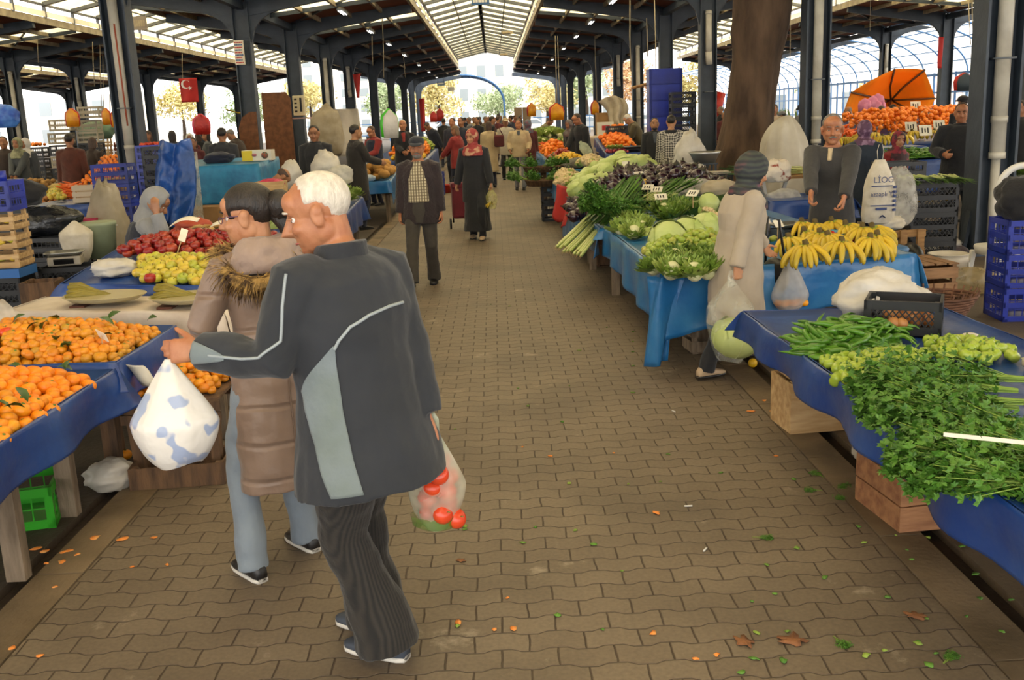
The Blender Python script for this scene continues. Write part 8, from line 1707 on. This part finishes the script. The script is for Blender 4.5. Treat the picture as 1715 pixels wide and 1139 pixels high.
# ---- bald man sitting behind the two heads
q_ = PY(425, 330, 13.0); I8 = person('balding man in a black jacket bent down behind the left cabbages', (q_.x, 13.0), -62, 1.7, vox=.011, lean=32, hipz=.62, lf=(-.12, .4, 0), rf=(.12, .42, 0), head=(0, -28, 0), rh=(.1, .5, .75), lh=(-.1, .5, .75), top=C_BLK, bulk=1.12, bottom=C_BLK, shoe=M_SHB, hair=('bald', 'brown'))
stool('dark stool under the balding man in the black jacket', (q_.x, 13.0, 0), M_BLK, .44, .34)
# ---- the crowd
def P_(lab, px, py, y, face, fem=False, **k):
 pos, h = who(px, py, y); ln = k.get('lean', 0); h = h / (1 - .55 * (1 - math.cos(math.radians(ln)))) if ln else h
 k.setdefault('vox', .014 if y < 24 else .02); k.setdefault('shoe', M_SHB); k.setdefault('bottom', C_NAVY); k.setdefault('wr', .015); k.setdefault('bulk', 1.1)
 h = max(1.5, min(1.84, h)); return person(lab, pos, face, h, fem=fem, **k)
W_, E_, N_, S_ = 90, -90, 0, 180
P_('man in a black hooded jacket with hands in his pockets beside the blue tarp table', 525, 206, 15.9, 178, head=(6, -14, 0), top=C_BLK, hem=-.26, bulk=1.18, bottom=C_JEAN, rh=(.2, .1, .86), lh=(-.2, .1, .86), rpole=(1, -.6, 0), lpole=(-1, -.6, 0), hair=('short', 'black'), hood=None, vox=.0105)
P_('man in a dark parka counting money before the red vested seller', 592, 206, 17.1, -62, top=cloth('parka', '#2a2522', '#221e1b'), hem=-.42, bulk=1.16, rh=(.12, .38, 1.12), lh=(-.05, .4, 1.12), hair=('short', 'black'), skin='young', vox=.011)
P_('man in a red sweater and dark vest looking down at his hands', 624, 208, 22.0, 140, head=(0, -24, 0), top=C_RED, vest=C_NAVY, rh=(.06, .34, 1.08), lh=(-.06, .34, 1.08), hair=('receding', 'brown'), skin='ruddy', vox=.011)
P_('white haired man in a black coat standing behind the lettuces', 673, 196, 23.6, 190, top=C_BLK, hem=-.3, bulk=1.18, hair=('receding', 'white'), skin='ruddy', vox=.012, shirt=(C_RED, .03, .5), rh=(.05, .3, 1.08), lh=(-.08, .3, 1.1))
P_('man in a navy uniform with pale stripes bending over the far left fruit', 728, 196, 32, 130, lean=26, head=(0, -20, 0), top=C_NAVY, hair=('short', 'brown'))
P_('man in a brown jacket and jeans seen from behind at the back left', 112, 211, 19.4, 6, top=cloth('rust', '#5a2f20', '#4a2519', bump=.6), hem=-.16, bottom=C_JEAN, hair=('short', 'black'), bulk=1.16)
P_('woman in a dark brown coat beside the brown jacket man', 152, 227, 20.5, -25, True, top=C_DBROWN, hem=-.4, head=(30, -14, 0), hair=('bob', 'brown'))
P_('woman in a pale green headscarf with hands joined at the back left', 28, 229, 21.2, 176, True, top=cloth('slate', '#454a4c', '#3c4042'), hem=-.3, scarf=mat('pale_scarf', '#8f9070', .7, '#5a5a44', 12), rh=(.05, .32, 1.0), lh=(-.05, .32, 1.0))
P_('woman in a white cap and slate coat behind the pale green headscarf', 42, 230, 22.2, 160, True, top=C_STEEL, hem=-.3, scarf=mat('white_scarf', '#c9c6c0', .7))
P_('person in a dark coat cut by the left edge of the market', 3, 222, 21.4, 200, top=C_DBROWN, hair=('short', 'black'))
P_('man in a dark coat seen from behind beyond the black crates', 370, 211, 18.6, 4, top=C_DGREY, hem=-.3, bulk=1.16, hair=('short', 'black'))
P_('man in a dark jacket bending before the curved brown board', 398, 200, 24, 70, lean=18, top=C_DBROWN, hair=('receding', 'grey'), head=(0, -16, 0))
P_('person in a tan jacket beside the left column with the round pipe', 202, 222, 22, -60, top=cloth('tan', '#8a6a42', '#7a5c38'), hair=('short', 'brown'))
for i, (px, py, y, f, c, l) in enumerate(((247, 214, 24, 150, C_DBROWN, 'woman with brown hair left in the crowd behind the blue crates'), (287, 216, 23, 20, C_DGREY, 'woman with dark hair seen from behind beside the blue crates'), (317, 222, 25, 190, C_MAROON, 'woman in a white headscarf in the left crowd'), (322, 228, 21, 185, C_MAROON, 'child with dark hair before the white headscarf'), (331, 220, 27, 20, C_BLK, 'person in black under the pink hanging bag'), (346, 218, 26, 100, C_STEEL, 'person in slate blue under the hanging green bag'), (415, 214, 33, 60, C_BLK, 'person far back beyond the chipboard'))):
 P_(l, px, py, y, f, True, top=c, hem=-.3, vox=.018, **(dict(scarf=mat('white_scarf', '#c9c6c0')) if i == 2 else dict(hair=('bob', 'brown' if i % 2 == 0 else 'black'))))
# middle of the aisle
P_('woman in a dark red hooded jacket at the far left fruit', 764, 208, 23.2, 66, True, top=C_RED, hem=-.2, bulk=1.2, bottom=C_NAVY, hair=('bob', 'light'), rh=(.05, .36, .95), lh=(-.12, .38, .9), head=(10, -10, 0), vox=.012)
P_('woman in a beige coat with a red shoulder bag walking away', 818, 201, 26, 8, True, top=C_BEIGE, hem=-.5, flare=1.12, hair=('bob', 'brown'), bottom=C_NAVY)
rb = PY(836, 236, 25.8); t_ = thing('shoulder_bag', 'dark red shoulder bag on the beige coat walking away', 'bag', tuple(rb)); mb = MB(); mb.box((0, 0, 0), (.26, .14, .3)); bevel(mb.build('bag_body', C_MAROON, t_, False), .04); mb = MB(); mb.tube([(-.1, 0, .14), (-.08, 0, .5), (.1, 0, .14)], .015, 6); mb.build('strap', C_MAROON, t_)
P_('man in a zipped beige jacket and grey trousers walking towards the viewer', 868, 201, 24.6, 176, top=C_BEIGE, hem=-.1, bulk=1.15, bottom=C_GREY, hair=('short', 'brown'), skin='ruddy', rh=(.22, .16, .98), lh=(-.22, .16, .98), lf=(-.09, .2, 0), rf=(.1, -.15, .0), hipz=.92, vox=.011, shirt=(C_STEEL, .03, .75))
P_('man in a cream cap and cream vest behind the zipped beige jacket', 846, 196, 29, 186, top=cloth('cream2', '#b8b0a0', '#a39b8b'), cap=C_BEIGE, hair=('short', 'grey'), bottom=C_BLK)
P_('woman in a long dark red dress and teal headscarf beside the beige jacket', 884, 199, 26.2, 10, True, top=C_MAROON, skirt=C_MAROON, skirt_len=.8, scarf=mat('teal_scarf', '#4a6a74', .7, '#6f3a4a', 12))
P_('man in a navy uniform with white armband facing the red jacket woman', 772, 189, 26.6, 150, top=C_NAVY, hem=-.2, hair=('short', 'black'), bulk=1.16)
P_('man in navy beside the uniformed man', 757, 196, 28, 165, top=C_NAVY, hair=('short', 'brown'), skin='ruddy')
for i, (px, py, y, c) in enumerate(((742, 190, 38, C_BLK), (758, 194, 36, C_DGREY), (786, 192, 40, C_GREY), (799, 190, 33, C_BLK), (793, 191, 46, C_BEIGE), (812, 192, 42, C_OLIVE), (823, 190, 32, C_BLK), (833, 192, 37, C_MAROON), (845, 191, 46, C_DGREY), (856, 190, 40, C_NAVY), (803, 192, 55, C_BROWN), (818, 190, 58, C_BLK), (838, 191, 60, C_STEEL), (861, 191, 52, C_RED), (870, 192, 58, C_BLK), (778, 192, 52, C_NAVY))):
 P_('distant person in the crowd far down the aisle', px, py, y, (i * 47) % 360, i % 3 == 0, top=c, hem=-.25, vox=.026, hair=('short', ('black', 'brown', 'grey')[i % 3]), group='distant people down the aisle')
# right of the aisle
P_('man in a brown vest bending over the far greens', 906, 190, 34.4, -120, lean=30, top=cloth('sagesleeve', '#8a8466', '#7a7458'), vest=cloth('bvest', '#5f4e3e', '#504234'), head=(0, -20, 0), hair=('short', 'brown'), bottom=C_DGREY)
P_('balding man in spectacles and a dark jacket serving fruit', 975, 186, 23.0, 118, lean=10, head=(0, -14, 0), top=C_BLK, hem=-.18, bulk=1.22, hair=('receding', 'brown'), skin='ruddy', rh=(.05, .45, .95), lh=(-.22, .05, .85), glasses=M_BLK, vox=.0105)
P_('woman in a grey scarf behind the man serving fruit', 957, 199, 25, 140, True, top=C_DGREY, scarf=mat('grey_scarf', '#6f6a66', .7, '#4f2a2c', 9), lean=10)
P_('bent white haired old man in an olive coat at the white pipe', 1070, 185, 25.4, 100, lean=24, head=(0, -18, 0), top=C_OLIVE, hem=-.35, hair=('short', 'white'), skin='fair', bottom=C_DGREY, rh=(.1, .4, .8), lh=(-.1, .4, .8))
P_('bearded young man in black facing the viewer behind the eggplants', 1096, 195, 19.1, 176, top=C_BLK, hem=-.2, bulk=1.12, hair=('short', 'black'), skin='young', beard='black', shirt=(C_STEEL, .035, .55), vox=.0105)
M_CHK = cloth('checker', '#a9a398', '#3a3836', bump=.2); nt_ = M_CHK.node_tree; ck = nt_.nodes.new('ShaderNodeTexChecker'); ck.inputs['Scale'].default_value = 34; ck.inputs['Color1'].default_value = srgb('#b5afa4'); ck.inputs['Color2'].default_value = srgb('#3f3c3a'); tc_ = nt_.nodes.new('ShaderNodeTexCoord'); mp_ = nt_.nodes.new('ShaderNodeMapping'); mp_.inputs['Rotation'].default_value = (0, .78, 0); nt_.links.new(tc_.outputs['Object'], mp_.inputs[0]); nt_.links.new(mp_.outputs[0], ck.inputs[0]); nt_.links.new(ck.outputs[0], nt_.nodes['Principled BSDF'].inputs['Base Color'])
I9 = P_('boy in a black and white patterned sweater seen from behind', 1124, 190, 17.7, -14, top=M_CHK, hem=-.16, bulk=1.12, bottom=C_DGREY, hair=('short', 'black'), skin='young', vox=.011, collar=False)
mb = MB(); nk9 = I9['neck']; mb.loft([(nk9 - I9['tz'] * .06, X3, Y3, .14, .1), (nk9 + I9['tz'] * .0, X3, Y3, .1, .09)], 16); mb.build('yoke', C_BLK, I9['root'])
P_('man in a pale beige jacket partly hidden behind the tree trunk', 1297, 171, 23, 150, top=cloth('ecru', '#b8a690', '#a8967f'), hem=-.2, bulk=1.16, hair=('short', 'brown'), bottom=C_DGREY)
P_('man in a grey jacket and dark cap at the back right', 1346, 171, 25.2, 120, top=C_GREY, cap=C_BLK, hair=('short', 'black'), head=(0, -18, 0))
P_('person in a grey knitted hat and yellow sleeves bending at the back right', 1330, 186, 24.4, 60, lean=28, top=cloth('mustard', '#b08a2c', '#8f6f22'), vest=C_BLK, cap=C_GREY, hair=('short', 'black'))
for i, (px, py, y, c, l) in enumerate(((1208, 176, 33, C_BLK, 'person in black beside the folded red umbrella'), (1217, 179, 36, C_STEEL, 'person in slate behind the tree trunk'), (1213, 186, 30, C_MAROON, 'person in dark red left of the tree trunk'), (1183, 178, 32, C_BEIGE, 'old person in a beige cap beyond the black crates'))): P_(l, px, py, y, 100 + 30 * i, i == 2, top=c, vox=.018, hair=('short', 'grey'))
P_('woman in a navy coat and purple headscarf seen from behind', 1449, 199, 12.2, -12, True, top=cloth('navycoat', '#1f2a38', '#1a2430'), hem=-.5, flare=1.1, bulk=1.2, scarf=mat('purple_scarf', '#5a3a52', .7, '#8f6f86', 14, lo=.5, hi=.6), vox=.012)
q9 = PY(1506, 258, 13.2); person('smiling woman in a red jacket and dark red headscarf sitting among the leeks', (q9.x - .08, 13.2), 205, 1.6, fem=True, vox=.0105, skin='fair', hipz=.66, lean=6, lf=(-.12, .42, 0), rf=(.12, .42, 0), head=(-24, 2, 0), top=C_RED, bulk=1.12, skirt=None, bottom=C_BLK, shoe=M_SHB, scarf=mat('maroon_scarf', '#3f2228', .7, '#8f2a3a', 10, lo=.5, hi=.58))
stool('low stool under the smiling woman in the red jacket', (q9.x - .08, 13.2, 0), M_BLK, .5, .32)
P_('man in a black jacket standing beside the right column', 1612, 168, 12.4, 162, top=C_BLK, hem=-.24, bulk=1.24, bottom=cloth('slatetr', '#3a4048', '#31363d'), hair=('receding', 'brown'), skin='ruddy', head=(-8, -6, 0), rh=(.2, .22, 1.12), rcurl=.9, vox=.0105)
P_('person in a dark hat behind the black jacket at the right column', 1615, 156, 18.7, 10, top=C_BLK, hem=-.3, cap=C_BLK, hair=('short', 'black'))
P_('person in a brown coat half hidden by the right column', 1640, 178, 14.5, 40, top=C_BROWN, hem=-.4, hair=('short', 'brown'))
P_('person seen behind the pipe at the right edge of the hall', 1712, 165, 15.2, 120, top=C_BLK, hem=-.3, hair=('short', 'black'))
for i, (px, py, y, f, ln, kw, l) in enumerate(((1441, 178, 24.5, 110, 34, dict(top=C_BLK, hair=('bald', 'grey')), 'grey haired man bending over the carrots'), (1476, 175, 23.8, -30, 4, dict(top=C_DBROWN, hair=('short', 'brown')), 'man in a dark brown coat before the orange umbrella'), (1495, 174, 25.4, 170, 2, dict(top=C_BLK, scarf=mat('black_scarf', '#17171a', .8), fem=True), 'woman in a black hood before the orange umbrella'), (1512, 177, 23.4, 60, 4, dict(top=C_BLK, hair=('long', 'brown'), fem=True), 'woman with long brown hair before the orange umbrella'))): P_(l, px, py, y, f, kw.pop('fem', False), lean=ln, vox=.014, **kw)
# ---- litter on the paving
M_PEEL = mat('orange_peel', '#e07a1a', .6, '#d8a05a', 20); M_DRY = mat('dry_leaf', '#8a5a34', .8, '#6a4226', 14, bump=.3); M_SCR = mat('green_scrap', '#5f8a2a', .6, objrand=['#5f8a2a', '#3f6a1c', '#8aa03c'])
def scrap(name, m, px, py, s, lab, cat, grp, seed, lobes=0):
 r0 = random.Random(seed); p = G(px, py); mb = MB(); n = 18 if lobes else 9; rr = [s * ((.45 + .55 * abs(math.sin(k * lobes * PI / n))) if lobes else r0.uniform(.6, 1.1)) for k in range(n)]
 vs = [V((0, 0, .008))] + [V((math.cos(k * 2 * PI / n) * rr[k], math.sin(k * 2 * PI / n) * rr[k] * .7, .003 + .35 * s * max(0, mnoise.noise(V((k * .8, seed, 0)))))) for k in range(n)]
 mb.add(vs, [(0, 1 + k, 1 + (k + 1) % n) for k in range(n)]); o = mb.build(name, m, None, True, (p.x, p.y, .002), (0, 0, r0.uniform(0, 6))); o.modifiers.new('t', 'SOLIDIFY').thickness = .002; tag(o, lab, cat, grp)
for k, (px, py, s) in enumerate(((62, 920, .03), (75, 925, .025), (112, 925, .03), (130, 930, .02), (158, 902, .035), (205, 904, .03), (105, 942, .025), (78, 945, .018), (258, 902, .02), (222, 951, .014), (280, 947, .014), (20, 1087, .02), (68, 1100, .018), (92, 985, .016), (205, 816, .03), (235, 820, .03), (230, 798, .03), (245, 797, .02), (330, 812, .012), (768, 1044, .022), (828, 1056, .012), (860, 1054, .02), (1094, 1062, .02), (1166, 1105, .014), (1200, 1098, .016), (1100, 860, .025), (1258, 690, .03), (1280, 672, .022), (1292, 690, .02), (1300, 765, .016), (922, 765, .018), (875, 750, .012), (1028, 760, .01), (850, 1003, .01))): scrap('peel', M_PEEL, px, py, s, 'piece of orange peel lying on the paving', 'peel', 'orange peel on the paving', k)
for k, (px, py, s, l) in enumerate(((1246, 1076, .05, 'dark curled dry leaf on the paving'), (1326, 1074, .06, 'large pale dry leaf on the paving with open lobes'), (1533, 1033, .045, 'dry leaf lying near the right kerb'), (772, 940, .025, 'dark spot of dry leaf behind the tomato bag'))): scrap('dry_leaf', M_DRY, px, py, s, l, 'leaf', None, 60 + k, 5)
for k in range(70):
 r0 = random.Random(900 + k)
 if k < 40: px, py = r0.uniform(1240, 1700), r0.uniform(780, 1130)
 else: px, py = r0.uniform(760, 1300), r0.uniform(480, 1100)
 if py < 700 and px > 1100: px = 1060
 scrap('green_scrap', M_SCR, px, py, r0.uniform(.008, .022), 'small green leaf scrap trodden on the paving', 'scrap', 'green scraps on the paving', 200 + k)
for k, (px, py) in enumerate(((1395, 815), (1405, 825), (1380, 800), (1378, 822), (1416, 828), (1395, 1066), (1260, 900), (1580, 1112))):
 put(P_PARSF, tuple(G(px, py)), (0, 0, k), 'trampled sprig of parsley on the ground', 'sprig', 'trampled parsley sprigs', (.22, .22, .1))
for k, (px, py) in enumerate(((1153, 849), (1181, 922), (1128, 690))): p = G(px, py); mb = MB(); mb.tube([(-.018, 0, .005), (.018, 0, .005)], .004, 6); tag(mb.build('cigarette_end', M_WHITE, None, True, (p.x, p.y, 0), (0, 0, k)), 'white cigarette end on the paving', 'cigarette end', 'cigarette ends')
drop_protos()
